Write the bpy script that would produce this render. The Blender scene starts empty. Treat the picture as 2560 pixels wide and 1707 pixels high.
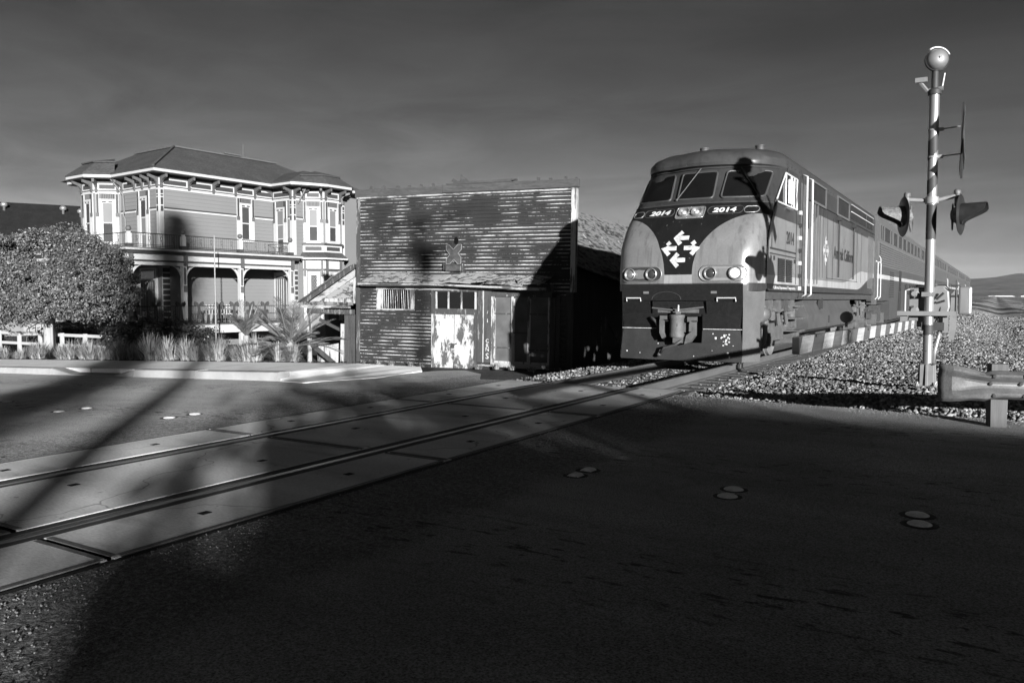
import bpy, bmesh, math, random
import numpy as np
from mathutils import Vector, Matrix, noise
R_ = math.radians
sin, cos, pi = math.sin, math.cos, math.pi
random.seed(7)
rng = np.random.default_rng(7)
SC = bpy.context.scene
COL = SC.collection

# ------------------------------------------------------------------ camera, sky, sun, exposure
cam_d = bpy.data.cameras.new("camera")
cam = bpy.data.objects.new("camera", cam_d)
COL.objects.link(cam)
cam_d.sensor_width = 36.0
cam_d.lens = 28.0
cam_d.clip_start = 0.1
cam_d.clip_end = 60000.0
cam.location = (0.0, 0.0, 1.40)
cam.rotation_euler = (R_(90 - 3.02), 0.0, R_(31.253))
SC.camera = cam

SUN_ELEV = 9.3
SUN_AZ = 49.0          # light travels 49 degrees to the left of the track (+Y)
world = bpy.data.worlds.new("World")
SC.world = world
world.use_nodes = True
wn, wl = world.node_tree.nodes, world.node_tree.links
wn.clear()
w_out = wn.new("ShaderNodeOutputWorld")
w_bg = wn.new("ShaderNodeBackground")
w_bg.inputs["Strength"].default_value = 0.05
w_sky = wn.new("ShaderNodeTexSky")
w_sky.sky_type = 'NISHITA'
w_sky.sun_disc = False
w_sky.sun_elevation = R_(SUN_ELEV)
w_sky.sun_rotation = R_(180 - SUN_AZ)
w_sky.air_density = 1.0
w_sky.dust_density = 0.3
w_sep = wn.new("ShaderNodeSeparateColor")     # black and white film behind a red filter
wl.new(w_sky.outputs[0], w_sep.inputs[0])
w_pow = wn.new("ShaderNodeMath"); w_pow.operation = 'MULTIPLY'; w_pow.inputs[1].default_value = 0.074
w_pw = wn.new("ShaderNodeMath"); w_pw.operation = 'POWER'; w_pw.inputs[1].default_value = 2.1      # contrast of the film
wl.new(w_sep.outputs[0], w_pw.inputs[0])
w_den = wn.new("ShaderNodeMath"); w_den.operation = 'MULTIPLY_ADD'; w_den.inputs[1].default_value = 0.007; w_den.inputs[2].default_value = 1.0   # its shoulder
wl.new(w_pw.outputs[0], w_den.inputs[0])
w_div = wn.new("ShaderNodeMath"); w_div.operation = 'DIVIDE'
wl.new(w_pw.outputs[0], w_div.inputs[0]); wl.new(w_den.outputs[0], w_div.inputs[1])
wl.new(w_div.outputs[0], w_pow.inputs[0])
# thin streaks of high cloud
w_tc = wn.new("ShaderNodeTexCoord")
w_map = wn.new("ShaderNodeMapping")
w_map.inputs["Rotation"].default_value = (0.25, 0.1, 0.6)
w_map.inputs["Scale"].default_value = (0.8, 2.8, 8.0)
wl.new(w_tc.outputs["Generated"], w_map.inputs[0])
w_noi = wn.new("ShaderNodeTexNoise")
w_noi.inputs["Scale"].default_value = 2.9
w_noi.inputs["Detail"].default_value = 7.0
w_noi.inputs["Roughness"].default_value = 0.62
w_noi.inputs["Distortion"].default_value = 0.6
wl.new(w_map.outputs[0], w_noi.inputs["Vector"])
w_mr = wn.new("ShaderNodeMapRange")
w_mr.inputs["From Min"].default_value = 0.34
w_mr.inputs["From Max"].default_value = 0.78
w_mr.inputs["To Min"].default_value = 0.86
w_mr.inputs["To Max"].default_value = 1.45
wl.new(w_noi.outputs["Fac"], w_mr.inputs["Value"])
w_mul = wn.new("ShaderNodeMath"); w_mul.operation = 'MULTIPLY'
wl.new(w_pow.outputs[0], w_mul.inputs[0])
wl.new(w_mr.outputs[0], w_mul.inputs[1])
wl.new(w_mul.outputs[0], w_bg.inputs["Color"])
wl.new(w_bg.outputs[0], w_out.inputs["Surface"])

sun_d = bpy.data.lights.new("sun", 'SUN')
sun_d.energy = 5.0
sun_d.angle = R_(0.7)
sun_d.color = (1.0, 1.0, 1.0)
sun = bpy.data.objects.new("sun", sun_d)
COL.objects.link(sun)
_d = Vector((-sin(R_(SUN_AZ)) * cos(R_(SUN_ELEV)), cos(R_(SUN_AZ)) * cos(R_(SUN_ELEV)), -sin(R_(SUN_ELEV))))
sun.rotation_euler = _d.to_track_quat('-Z', 'Y').to_euler()
sun.location = (30, -30, 30)

SC.view_settings.view_transform = 'Standard'
SC.view_settings.look = 'None'
SC.view_settings.exposure = 1.35
SC.view_settings.gamma = 1.0
SC.view_settings.use_curve_mapping = False

# ------------------------------------------------------------------ materials (all neutral greys: the place seen on black and white film)
def nd(nt, t, **kw):
    n = nt.nodes.new(t)
    for k, v in kw.items():
        if k.startswith('i_'):
            n.inputs[k[2:].replace('_', ' ')].default_value = v
        else:
            setattr(n, k, v)
    return n

def mth(nt, op, a, b=None, c=None, clamp=False):
    n = nt.nodes.new("ShaderNodeMath"); n.operation = op; n.use_clamp = clamp
    for i, v in enumerate((a, b, c)):
        if v is None: continue
        if hasattr(v, 'links') or hasattr(v, 'is_output'):
            nt.links.new(v, n.inputs[i])
        else:
            n.inputs[i].default_value = v
    return n.outputs[0]

def mixf(nt, f, a, b):
    n = nt.nodes.new("ShaderNodeMix"); n.data_type = 'FLOAT'
    for i, v in ((0, f), (2, a), (3, b)):
        if hasattr(v, 'is_output'): nt.links.new(v, n.inputs[i])
        else: n.inputs[i].default_value = v
    return n.outputs[0]

def smooth(nt, v, a, b, lo=0.0, hi=1.0):
    n = nt.nodes.new("ShaderNodeMapRange"); n.interpolation_type = 'SMOOTHSTEP'
    nt.links.new(v, n.inputs["Value"])
    n.inputs["From Min"].default_value = a; n.inputs["From Max"].default_value = b
    n.inputs["To Min"].default_value = lo; n.inputs["To Max"].default_value = hi
    return n.outputs[0]

def noi(nt, vec, scale, detail=4.0, stretch=(1, 1, 1), rough=0.55):
    mp = nt.nodes.new("ShaderNodeMapping"); mp.inputs["Scale"].default_value = stretch
    nt.links.new(vec, mp.inputs[0])
    n = nt.nodes.new("ShaderNodeTexNoise")
    n.inputs["Scale"].default_value = scale; n.inputs["Detail"].default_value = detail
    n.inputs["Roughness"].default_value = rough
    nt.links.new(mp.outputs[0], n.inputs["Vector"])
    return n.outputs["Fac"]

MATS = {}
def new_mat(name):
    m = bpy.data.materials.new(name); m.use_nodes = True
    nt = m.node_tree
    b = nt.nodes["Principled BSDF"]
    tc = nt.nodes.new("ShaderNodeTexCoord")
    MATS[name] = m
    return m, nt, b, tc.outputs["Object"]

def bump(nt, b, h, strength, dist):
    n = nt.nodes.new("ShaderNodeBump")
    n.inputs["Strength"].default_value = strength
    n.inputs["Distance"].default_value = dist
    nt.links.new(h, n.inputs["Height"])
    nt.links.new(n.outputs[0], b.inputs["Normal"])
    return n

def setcol(nt, b, v):
    if hasattr(v, 'is_output'):
        nt.links.new(v, b.inputs["Base Color"])
    else:
        b.inputs["Base Color"].default_value = (v, v, v, 1)

def M(name, base, rough=0.7, spec=0.3, metal=0.0, var=0.25, vscale=3.0, bs=0.0, bscale=40.0, bdist=0.01, stretch=(1, 1, 1), fine=0.0, fscale=60.0):
    """plain weathered grey: base albedo, slow blotches (var), fine speckle, bump"""
    m, nt, b, oc = new_mat(name)
    b.inputs["Roughness"].default_value = rough
    b.inputs["Metallic"].default_value = metal
    b.inputs["Specular IOR Level"].default_value = spec
    v = noi(nt, oc, vscale, 5.0, stretch)
    k = mth(nt, 'MULTIPLY_ADD', mth(nt, 'SUBTRACT', v, 0.5), 2.6 * var, 1.0)
    if fine:
        w = noi(nt, oc, fscale, 2.0, stretch)
        k = mth(nt, 'MULTIPLY', k, mth(nt, 'MULTIPLY_ADD', mth(nt, 'SUBTRACT', w, 0.5), 3.0 * fine, 1.0))
    setcol(nt, b, mth(nt, 'MAXIMUM', mth(nt, 'MULTIPLY', k, base), base * 0.15))
    if bs:
        bump(nt, b, noi(nt, oc, bscale, 4.0, stretch), bs, bdist)
    return m

# ------------------------------------------------------------------ mesh helpers
class MB:
    def __init__(s):
        s.v, s.f, s.m, s.mi = [], [], None, []
        s.cur = 0
    def _add(s, vs, fs):
        o = len(s.v)
        s.v.extend([tuple(p) for p in vs])
        s.f.extend([tuple(i + o for i in f) for f in fs])
        s.mi.extend([s.cur] * len(fs))
    def bx(s, x0, x1, y0, y1, z0, z1, X=None):
        vs = [Vector(p) for p in ((x0, y0, z0), (x1, y0, z0), (x1, y1, z0), (x0, y1, z0), (x0, y0, z1), (x1, y0, z1), (x1, y1, z1), (x0, y1, z1))]
        if X is not None: vs = [X @ p for p in vs]
        s._add(vs, [(0, 3, 2, 1), (4, 5, 6, 7), (0, 1, 5, 4), (1, 2, 6, 5), (2, 3, 7, 6), (3, 0, 4, 7)])
        return s
    def prism(s, poly, h0, h1, X=None):
        """polygon in (a, b) extruded along the third axis c from h0 to h1; X maps (a, b, c)"""
        n = len(poly)
        vs = [Vector((a, b, h0)) for a, b in poly] + [Vector((a, b, h1)) for a, b in poly]
        if X is not None: vs = [X @ p for p in vs]
        s._add(vs, [tuple(range(n))[::-1], tuple(range(n, 2 * n))] + [(i, (i + 1) % n, n + (i + 1) % n, n + i) for i in range(n)])
        return s
    def quad(s, *p):
        s._add(p, [tuple(range(len(p)))]); return s
    def tube(s, pts, r, n=6, cap=True, closed=False):
        pts = [Vector(p) for p in pts]
        k = len(pts)
        rs = r if isinstance(r, (list, tuple)) else [r] * k
        vs, fs = [], []
        up = None
        for i, p in enumerate(pts):
            a = pts[i - 1] if i else (pts[-1] if closed else p)
            c = pts[i + 1] if i < k - 1 else (pts[0] if closed else p)
            t = (c - a)
            t = t.normalized() if t.length > 1e-9 else Vector((0, 0, 1))
            if up is None:
                up = Vector((0, 0, 1)) if abs(t.z) < 0.9 else Vector((1, 0, 0))
            u = up.cross(t)
            if u.length < 1e-6: u = Vector((1, 0, 0)).cross(t)
            u.normalize()
            w = t.cross(u); up = w
            for j in range(n):
                an = 2 * pi * j / n
                vs.append(p + (u * cos(an) + w * sin(an)) * rs[i])
        rng_ = range(k) if closed else range(k - 1)
        for i in rng_:
            i2 = (i + 1) % k
            for j in range(n):
                fs.append((i * n + j, i * n + (j + 1) % n, i2 * n + (j + 1) % n, i2 * n + j))
        if cap and not closed:
            fs.append(tuple(range(n))[::-1]); fs.append(tuple((k - 1) * n + j for j in range(n)))
        s._add(vs, fs)
        return s
    def lathe(s, prof, n=16, X=None):
        """(r, z) profile turned about Z"""
        vs, fs = [], []
        k = len(prof)
        for r, z in prof:
            for j in range(n):
                a = 2 * pi * j / n
                vs.append(Vector((max(r, 1e-4) * cos(a), max(r, 1e-4) * sin(a), z)))
        if X is not None: vs = [X @ p for p in vs]
        for i in range(k - 1):
            for j in range(n):
                fs.append((i * n + j, i * n + (j + 1) % n, (i + 1) * n + (j + 1) % n, (i + 1) * n + j))
        fs.append(tuple(range(n))[::-1]); fs.append(tuple((k - 1) * n + j for j in range(n)))
        s._add(vs, fs)
        return s
    def grid(s, rows, closed=False):
        """rows of equally long point lists"""
        n = len(rows[0]); vs = [p for r in rows for p in r]
        fs = []
        for i in range(len(rows) - 1):
            for j in range(n if closed else n - 1):
                fs.append((i * n + j, i * n + (j + 1) % n, (i + 1) * n + (j + 1) % n, (i + 1) * n + j))
        s._add(vs, fs); return s
    def obj(s, name, mat, parent=None, smooth_=False, loc=None, X=None):
        me = bpy.data.meshes.new(name)
        me.from_pydata([tuple(p) for p in s.v], [], s.f)
        mats = mat if isinstance(mat, (list, tuple)) else [mat]
        for q in mats: me.materials.append(q)
        if len(mats) > 1: me.polygons.foreach_set("material_index", s.mi)
        if smooth_:
            me.polygons.foreach_set("use_smooth", [True] * len(me.polygons))
        me.update()
        o = bpy.data.objects.new(name, me); COL.objects.link(o)
        if parent is not None: o.parent = parent
        if X is not None: o.matrix_local = X
        elif loc is not None: o.location = loc
        if smooth_:
            if smooth_ is not True:
                me.set_sharp_from_angle(angle=R_(smooth_))
        return o

def fixn(o):
    bm = bmesh.new(); bm.from_mesh(o.data)
    bmesh.ops.recalc_face_normals(bm, faces=bm.faces)
    bm.to_mesh(o.data); bm.free(); return o

def bevel(o, w=0.01, seg=1):
    bm = bmesh.new(); bm.from_mesh(o.data)
    bmesh.ops.recalc_face_normals(bm, faces=bm.faces)
    bmesh.ops.bevel(bm, geom=[e for e in bm.edges if len(e.link_faces) == 2 and e.calc_face_angle(0) > 0.5], offset=w, segments=seg, profile=0.5, affect='EDGES', clamp_overlap=True)
    bm.to_mesh(o.data); bm.free(); return o

def tag(o, label=None, cat=None, group=None, kind=None):
    if label: o['label'] = label
    if cat: o['category'] = cat
    if group: o['group'] = group
    if kind: o['kind'] = kind
    return o

def empty(name, loc=(0, 0, 0), rz=0.0, label=None, cat=None, group=None, kind=None, X=None):
    o = bpy.data.objects.new(name, None); COL.objects.link(o)
    o.empty_display_size = 0.1
    if X is not None: o.matrix_world = X
    else:
        o.location = loc; o.rotation_euler = (0, 0, rz)
    return tag(o, label, cat, group, kind)

def copy_tree(o, parent=None, **kw):
    c = o.copy(); COL.objects.link(c)
    c.parent = parent
    for ch in list(o.children): copy_tree(ch, c)
    return c

def share(name, src, parent, loc=None, X=None):
    o = bpy.data.objects.new(name, src.data); COL.objects.link(o); o.parent = parent
    if X is not None: o.matrix_local = X
    elif loc is not None: o.location = loc
    return o

def frame(o, u, v, w):
    """matrix whose columns are the axes u, v, w and whose origin is o"""
    m = Matrix.Identity(4)
    for i, a in enumerate((u, v, w)):
        for k in range(3): m[k][i] = a[k]
    for k in range(3): m[k][3] = o[k]
    return m

def text_mesh(body, size, X, name, mat, parent, depth=0.004, bold=0.0, shear=0.0, sx=1.0, align='CENTER'):
    cu = bpy.data.curves.new(name, 'FONT')
    cu.body = body; cu.size = size; cu.align_x = align; cu.align_y = 'CENTER'
    cu.extrude = depth; cu.offset = bold; cu.shear = shear
    cu.resolution_u = 3
    t = bpy.data.objects.new(name, cu); COL.objects.link(t)
    dg = bpy.context.evaluated_depsgraph_get()
    me = bpy.data.meshes.new_from_object(t.evaluated_get(dg))
    COL.objects.unlink(t); bpy.data.objects.remove(t)
    me.materials.clear(); me.materials.append(mat); me.name = name
    o = bpy.data.objects.new(name, me); COL.objects.link(o)
    o.parent = parent
    o.matrix_local = X @ Matrix.Diagonal((sx, 1, 1, 1))
    return o
# ------------------------------------------------------------------ land
def lerp_tab(x, tab):
    if x <= tab[0][0]: return tab[0][1]
    for (a, va), (b, vb) in zip(tab, tab[1:]):
        if x <= b: return va + (vb - va) * (x - a) / (b - a)
    return tab[-1][1]
PROF = [(-6000, -3.0), (-120, -2.0), (-60, -1.35), (-32, -0.86), (-22.85, -0.56), (-11.9, -0.2), (-7.3, 0.0), (0, 0.0), (6, -0.08), (20, -0.3), (60, -0.9), (300, -2.0), (6000, -3.0)]
def prof(x): return lerp_tab(x, PROF)
def sst(a, b, x):
    t = min(1, max(0, (x - a) / (b - a))); return t * t * (3 - 2 * t)
def rise(y):
    """the line climbs very gently away from the crossing"""
    return 0.0045 * max(0.0, y - 25.0) if y < 300 else 1.2375 + 0.004 * (y - 300)
def gz(x, y):
    return gz0(x, y) + rise(y)
def gz0(x, y):
    """height of the bare ground"""
    road = prof(x)
    if y < 11.0: return road - 0.07
    # left of the track: planting strip falling to the yard level
    yard = -0.82 if x > -70 else road
    lft = (road + 0.04) * (1 - sst(13.4, 18.5, y)) + yard * sst(13.4, 18.5, y)
    # ballast bed and its shoulders
    fall = sst(12, 30, y)
    rt = lerp_tab(x, [(-10.2, -0.95), (-8.4, -0.30), (-7.4, -0.22), (-4.2, -0.22), (-3.2, -0.16), (-1.0, -0.03), (2.0, -0.05), (6.0, -0.25), (14, -0.6), (60, -1.5)])
    far = lerp_tab(x, [(-10.2, -1.1), (-8.4, -0.30), (-7.4, -0.22), (-4.2, -0.22), (-2.6, -0.35), (0.5, -1.15), (3.0, -1.0), (9, -1.5), (60, -2.2), (800, -2.4)])
    rt = rt * (1 - sst(20, 60, y)) + far * sst(20, 60, y)
    t = sst(-11.6, -9.6, x)
    h = lft * (1 - t) + rt * t
    e = sst(11.0, 11.5, y)
    return (road - 0.07) * (1 - e) + h * e

def axis(lo, hi, step, far_lo, far_hi, k=1.35):
    a = list(np.arange(lo, hi + 1e-6, step))
    d = step
    while a[0] > far_lo:
        d *= k; a.insert(0, a[0] - d)
    d = step
    while a[-1] < far_hi:
        d *= k; a.append(a[-1] + d)
    return a
XS = axis(-46, 14, 0.6, -9000, 12000)
YS = axis(-8, 46, 0.6, -400, 9000)

m_dirt, nt, b, oc = new_mat("trackside dirt")
b.inputs["Roughness"].default_value = 0.95; b.inputs["Specular IOR Level"].default_value = 0.1
v1 = noi(nt, oc, 0.22, 8.0, rough=.7); v2 = noi(nt, oc, 6.0, 8.0, rough=.8)
sx_ = nt.nodes.new("ShaderNodeSeparateXYZ"); nt.links.new(oc, sx_.inputs[0])
rightside = smooth(nt, sx_.outputs[0], -11.0, -8.5)
base = mixf(nt, rightside, 0.07, 0.20)
patch_ = smooth(nt, noi(nt, oc, .09, 6.0, (1, .35, 1), .65), .40, .62, .05, .34)
base = mixf(nt, smooth(nt, sx_.outputs[1], 24.0, 70.0), base, patch_)
k = mth(nt, 'MULTIPLY_ADD', mth(nt, 'SUBTRACT', v1, 0.5), 2.2, 1.0)
k2 = mth(nt, 'MULTIPLY_ADD', mth(nt, 'SUBTRACT', v2, 0.5), 3.2, 1.0)
setcol(nt, b, mth(nt, 'MAXIMUM', mth(nt, 'MULTIPLY', base, mth(nt, 'MULTIPLY', k, k2)), 0.01))
bump(nt, b, noi(nt, oc, 9.0, 8.0, rough=.75), 1.0, 0.12)

g = MB()
g.grid([[(x, y, gz(x, y) - 0.02 + 0.03 * noise.noise((x * 0.7, y * 0.7, 1.3)) * (1 if y > 11.6 else 0)) for x in XS] for y in YS])
o = g.obj("ground", m_dirt, smooth_=True); tag(o, "bare ground and gravel verge reaching the horizon", kind="structure")

# ------------------------------------------------------------------ asphalt road, one sheet each side of the crossing
m_asph, nt, b, oc = new_mat("worn asphalt")
b.inputs["Roughness"].default_value = 0.85; b.inputs["Specular IOR Level"].default_value = 0.25
sx_ = nt.nodes.new("ShaderNodeSeparateXYZ"); nt.links.new(oc, sx_.inputs[0])
big = noi(nt, oc, 0.5, 5.0)
speck = noi(nt, oc, 95.0, 2.0, rough=0.7)
crumb = noi(nt, oc, 27.0, 4.0, (1, 1, 1), 0.7)
streak = noi(nt, oc, 1.3, 3.0, (0.35, 2.2, 1))
# rough, broken-up strip beside the crossing slabs on both sides
wob = mth(nt, 'MULTIPLY_ADD', mth(nt, 'SUBTRACT', noi(nt, oc, 1.2, 3.0), 0.5), 0.9, sx_.outputs[0])
strip_r = mth(nt, 'SUBTRACT', 1.0, smooth(nt, wob, -3.15, -2.75))
strip_l = smooth(nt, wob, -8.9, -8.3)
inr = mth(nt, 'GREATER_THAN', sx_.outputs[0], -5.6)
coarse = mixf(nt, inr, strip_l, strip_r)
base = mixf(nt, coarse, mixf(nt, inr, 0.38, 0.225), mixf(nt, inr, .27, 0.15))  # far road painted paler for its sunlight, shaded near road darker
k = mth(nt, 'MULTIPLY_ADD', mth(nt, 'SUBTRACT', big, 0.5), 1.3, 1.0)
k = mth(nt, 'MULTIPLY', k, mth(nt, 'MULTIPLY_ADD', mth(nt, 'SUBTRACT', streak, 0.5), 0.7, 1.0))
k = mth(nt, 'MULTIPLY', k, mth(nt, 'MULTIPLY_ADD', mth(nt, 'SUBTRACT', speck, 0.5), 4.0, 1.0))
cr = smooth(nt, crumb, 0.38, 0.68, 0.6, 1.55)
k = mth(nt, 'MULTIPLY', k, mixf(nt, coarse, 1.0, cr))
# oil drips: two dark trails along the lanes
drip = noi(nt, oc, 5.2, 4.0, (0.8, 2.6, 1), 0.65)
lane = smooth(nt, mth(nt, 'ABSOLUTE', mth(nt, 'SUBTRACT', mth(nt, 'PINGPONG', mth(nt, 'ADD', sx_.outputs[1], 0.3), 2.75), 1.4)), 0.0, 0.9, 1.0, 0.15)
oil = mth(nt, 'MULTIPLY', smooth(nt, drip, 0.565, 0.63), lane)
k = mth(nt, 'MULTIPLY', k, mth(nt, 'MULTIPLY_ADD', oil, -0.85, 1.0))
# fine cracks
vor = nt.nodes.new("ShaderNodeTexVoronoi"); vor.feature = 'DISTANCE_TO_EDGE'; vor.inputs["Scale"].default_value = 0.22
mp = nt.nodes.new("ShaderNodeMapping"); nt.links.new(oc, mp.inputs[0])
mpn = nt.nodes.new("ShaderNodeVectorMath"); mpn.operation = 'MULTIPLY_ADD'
nzz = nt.nodes.new("ShaderNodeTexNoise"); nzz.inputs["Scale"].default_value = 1.4; nt.links.new(oc, nzz.inputs["Vector"])
nt.links.new(nzz.outputs["Color"], mpn.inputs[0]); mpn.inputs[1].default_value = (1.2, 1.2, 0); nt.links.new(oc, mpn.inputs[2])
nt.links.new(mpn.outputs[0], vor.inputs["Vector"])
crack = smooth(nt, vor.outputs["Distance"], 0.0, 0.006)
k = mth(nt, 'MULTIPLY', k, mixf(nt, crack, 0.8, 1.0))
setcol(nt, b, mth(nt, 'MINIMUM', mth(nt, 'MAXIMUM', mth(nt, 'MULTIPLY', base, k), 0.012), 0.5))
hsum = mth(nt, 'ADD', mth(nt, 'MULTIPLY', speck, 0.35), mth(nt, 'MULTIPLY', mth(nt, 'MULTIPLY', crumb, coarse), 1.0))
bump(nt, b, hsum, 0.9, 0.022)

def road_edge(x):   # far edge of the asphalt, slightly ragged
    return 11.05 - 0.09 * (x + 2.0) * (1 if x > -4 else 0) * (1 if x < 3 else 0) - (0.45 if x >= 3 else 0)
def sheet(xs, y0, y1f, zf, n):
    rows = []
    for x in xs:
        y1 = y1f(x)
        rows.append([(x, y0 + (y1 - y0) * i / n, zf(x, y0 + (y1 - y0) * i / n)) for i in range(n + 1)])
    s = MB(); s.grid(rows); return s
rdz = lambda x, y: prof(x) + 0.010 * noise.noise((x * 0.6, y * 0.6, 0))
xr = list(np.arange(-4.0, 14.01, 0.25)) + [18, 24, 32, 45, 70, 120]
o = fixn(sheet(xr, -9.0, lambda x: road_edge(x) + 0.06 * noise.noise((x * 2.3, 3.1, 0)), lambda x, y: prof(x) - 0.004 + 0.006 * noise.noise((x * 0.6, y * 0.6, 0)), 60).obj("road", m_asph, smooth_=True))
tag(o, "dark asphalt road in front of the tracks", kind="structure")
xl = [-140, -100, -80, -60, -50, -42, -36] + list(np.arange(-32, -12.3, 0.35)) + list(np.arange(-12.2, -7.35, 0.12)) + [-7.30]
def lroad_far(x):
    if x < -12.2: return 11.02
    if x < -11.0: return 11.02 - 0.35 * (x + 12.2) / 1.2
    return lerp_tab(x, [(-11.0, 10.72), (-10.25, 13.75), (-9.6, 13.9), (-8.6, 13.0), (-7.9, 11.9), (-7.3, 11.82)])
o = fixn(sheet(xl, -9.0, lroad_far, lambda x, y: prof(x) - 0.004 + 0.006 * noise.noise((x * 0.6, y * 0.6, 0)), 60).obj("road", m_asph, smooth_=True))
tag(o, "asphalt road dropping away beyond the tracks", kind="structure")

# ------------------------------------------------------------------ sidewalk, corner ramp and kerb
m_conc = M("pale concrete", 0.74, 0.9, 0.15, var=0.16, vscale=1.6, bs=0.12, bscale=50, bdist=0.006, fine=0.12, fscale=40)
m_kerb = M("bright worn kerb", 0.29, 0.9, 0.15, var=0.22, vscale=3.0, bs=0.6, bscale=22, bdist=0.01, fine=0.1)
sw = lambda x: prof(x) + 0.14
# sidewalk flags divided by joints, each its own piece
walk = empty("sidewalk", label="pale concrete sidewalk beside the planted yard", kind="structure")
x = -46.0
while x < -12.4:
    x1 = min(x + 1.8, -12.35)
    f = MB(); g0, g1 = x + 0.012, x1 - 0.012
    f.grid([[(g0, 11.33, sw(g0)), (g0, 13.55, sw(g0) + 0.03)], [(g1, 11.33, sw(g1)), (g1, 13.55, sw(g1) + 0.03)]])
    f.quad((g0, 11.33, sw(g0) - .1), (g1, 11.33, sw(g1) - .1), (g1, 11.33, sw(g1)), (g0, 11.33, sw(g0)))
    f.obj("paving_flag", m_conc, walk)
    x = x1
# corner ramp that flares to the old shop
f = MB()
f.grid([[(-12.34, 11.33, sw(-12.34)), (-12.34, 13.58, sw(-12.34) + .03)],
        [(-12.02, 11.0, prof(-12.02) + .004), (-11.85, 14.0, -0.10)],
        [(-11.15, 10.75, prof(-11.15) + .003), (-11.1, 14.3, -0.12)],
        [(-10.3, 11.9, prof(-10.3) + .003), (-10.75, 13.9, -0.16)]])
f.quad((-12.34, 11.33, -.4), (-12.34, 11.33, sw(-12.34)), (-12.02, 11.0, prof(-12.02) + .004), (-12.02, 11.0, -.4)); f.quad((-12.02, 11.0, -.4), (-12.02, 11.0, prof(-12.02) + .004), (-11.15, 10.75, prof(-11.15) + .003), (-11.15, 10.75, -.4))
f.quad((-11.15, 10.75, -.5), (-11.15, 10.75, prof(-11.15) + .003), (-10.3, 11.9, prof(-10.3) + .003), (-10.3, 11.9, -.5)); f.quad((-10.3, 11.9, -.5), (-10.3, 11.9, prof(-10.3) + .003), (-10.75, 13.9, -.16), (-10.75, 13.9, -.6))
fixn(f.obj("ramp", m_conc, walk))
kerb = empty("kerb", label="weathered concrete kerb along the far sidewalk", kind="structure")
def kerbseg(x0, x1, h0, h1):
    s = MB(); P = []
    for x, h in ((x0, h0), (x1, h1)):
        z = prof(x)
        P.append([(x, 10.97, z - .05), (x, 11.02, z + h), (x, 11.06, z + h + .012), (x, 11.325, z + h + .012), (x, 11.325, z - .1)])
    s.grid(P); s.quad(*P[0]); s.quad(*P[1][::-1])
    fixn(s.obj("kerb_stone", m_kerb, kerb))
segs = [(-46, -43), (-42.98, -40), (-39.98, -37), (-36.98, -34), (-33.98, -31), (-30.98, -28), (-27.98, -25), (-24.98, -22.4), (-22.38, -20.2)]
for a, c in segs: kerbseg(a, c, .14, .14)
kerbseg(-20.18, -19.4, .14, .02); kerbseg(-19.38, -17.6, .015, .015); kerbseg(-17.58, -16.8, .02, .14)
for a, c in ((-16.78, -14.6), (-14.58, -12.1)): kerbseg(a, c, .15, .16)

# ------------------------------------------------------------------ level crossing: concrete slabs between and beside the rails
XN, XF = -4.88, -6.43          # rail head centres
m_slab = M("crossing slab concrete", 0.62, 0.85, 0.2, var=0.24, vscale=1.3, stretch=(.6, 1.6, 1), bs=0.35, bscale=60, bdist=0.004, fine=0.22, fscale=45)
# wear on the slabs: tyre tracks across, dark chips, hairline cracks
nt = m_slab.node_tree; b = nt.nodes["Principled BSDF"]; oc = [n for n in nt.nodes if n.type == 'TEX_COORD'][0].outputs["Object"]
old = b.inputs["Base Color"].links[0].from_socket
sx_ = nt.nodes.new("ShaderNodeSeparateXYZ"); nt.links.new(oc, sx_.inputs[0])
trk = smooth(nt, mth(nt, 'ABSOLUTE', mth(nt, 'SUBTRACT', mth(nt, 'PINGPONG', mth(nt, 'ADD', sx_.outputs[1], 1.1), 1.35), .65)), .12, .5, .80, 1.0)
chp = smooth(nt, noi(nt, oc, 7.0, 5.0, rough=.7), .64, .68, 1.0, .55)
vr = nt.nodes.new("ShaderNodeTexVoronoi"); vr.feature = 'DISTANCE_TO_EDGE'; vr.inputs["Scale"].default_value = .42
vm = nt.nodes.new("ShaderNodeVectorMath"); vm.operation = 'MULTIPLY_ADD'
vn = nt.nodes.new("ShaderNodeTexNoise"); vn.inputs["Scale"].default_value = 2.2; nt.links.new(oc, vn.inputs["Vector"])
nt.links.new(vn.outputs["Color"], vm.inputs[0]); vm.inputs[1].default_value = (.8, .8, 0); nt.links.new(oc, vm.inputs[2]); nt.links.new(vm.outputs[0], vr.inputs["Vector"])
crk = smooth(nt, vr.outputs["Distance"], 0.0, .007, .5, 1.0)
rust = smooth(nt, noi(nt, oc, 1.1, 5.0, (.6, 2.2, 1)), .52, .72, 1.0, .66)
mulc = mth(nt, 'MULTIPLY', mth(nt, 'MULTIPLY', trk, chp), mth(nt, 'MULTIPLY', crk, rust))
setcol(nt, b, mth(nt, 'MULTIPLY', old, mulc))
m_iron = M("slab edge iron", 0.12, 0.7, 0.3, metal=0.1, var=0.5, vscale=8, fine=0.3)
m_rub = M("flangeway rubber", 0.022, 0.8, 0.3, var=0.2)
m_hole = M("hole shade", 0.015, 0.9, 0.1)  # dark blocks carry the shade inside the lifting holes
cross = empty("level_crossing", label="concrete panel level crossing with recessed rails", kind="structure")
bed = MB(); bed.bx(-7.29, -4.02, -10, 11.84, -0.12, -0.062)
bed.obj("crossing_bed", m_rub, cross)
joints = [11.82, 8.70, 5.60, 2.50, -0.58, -3.68, -6.78]
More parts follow.
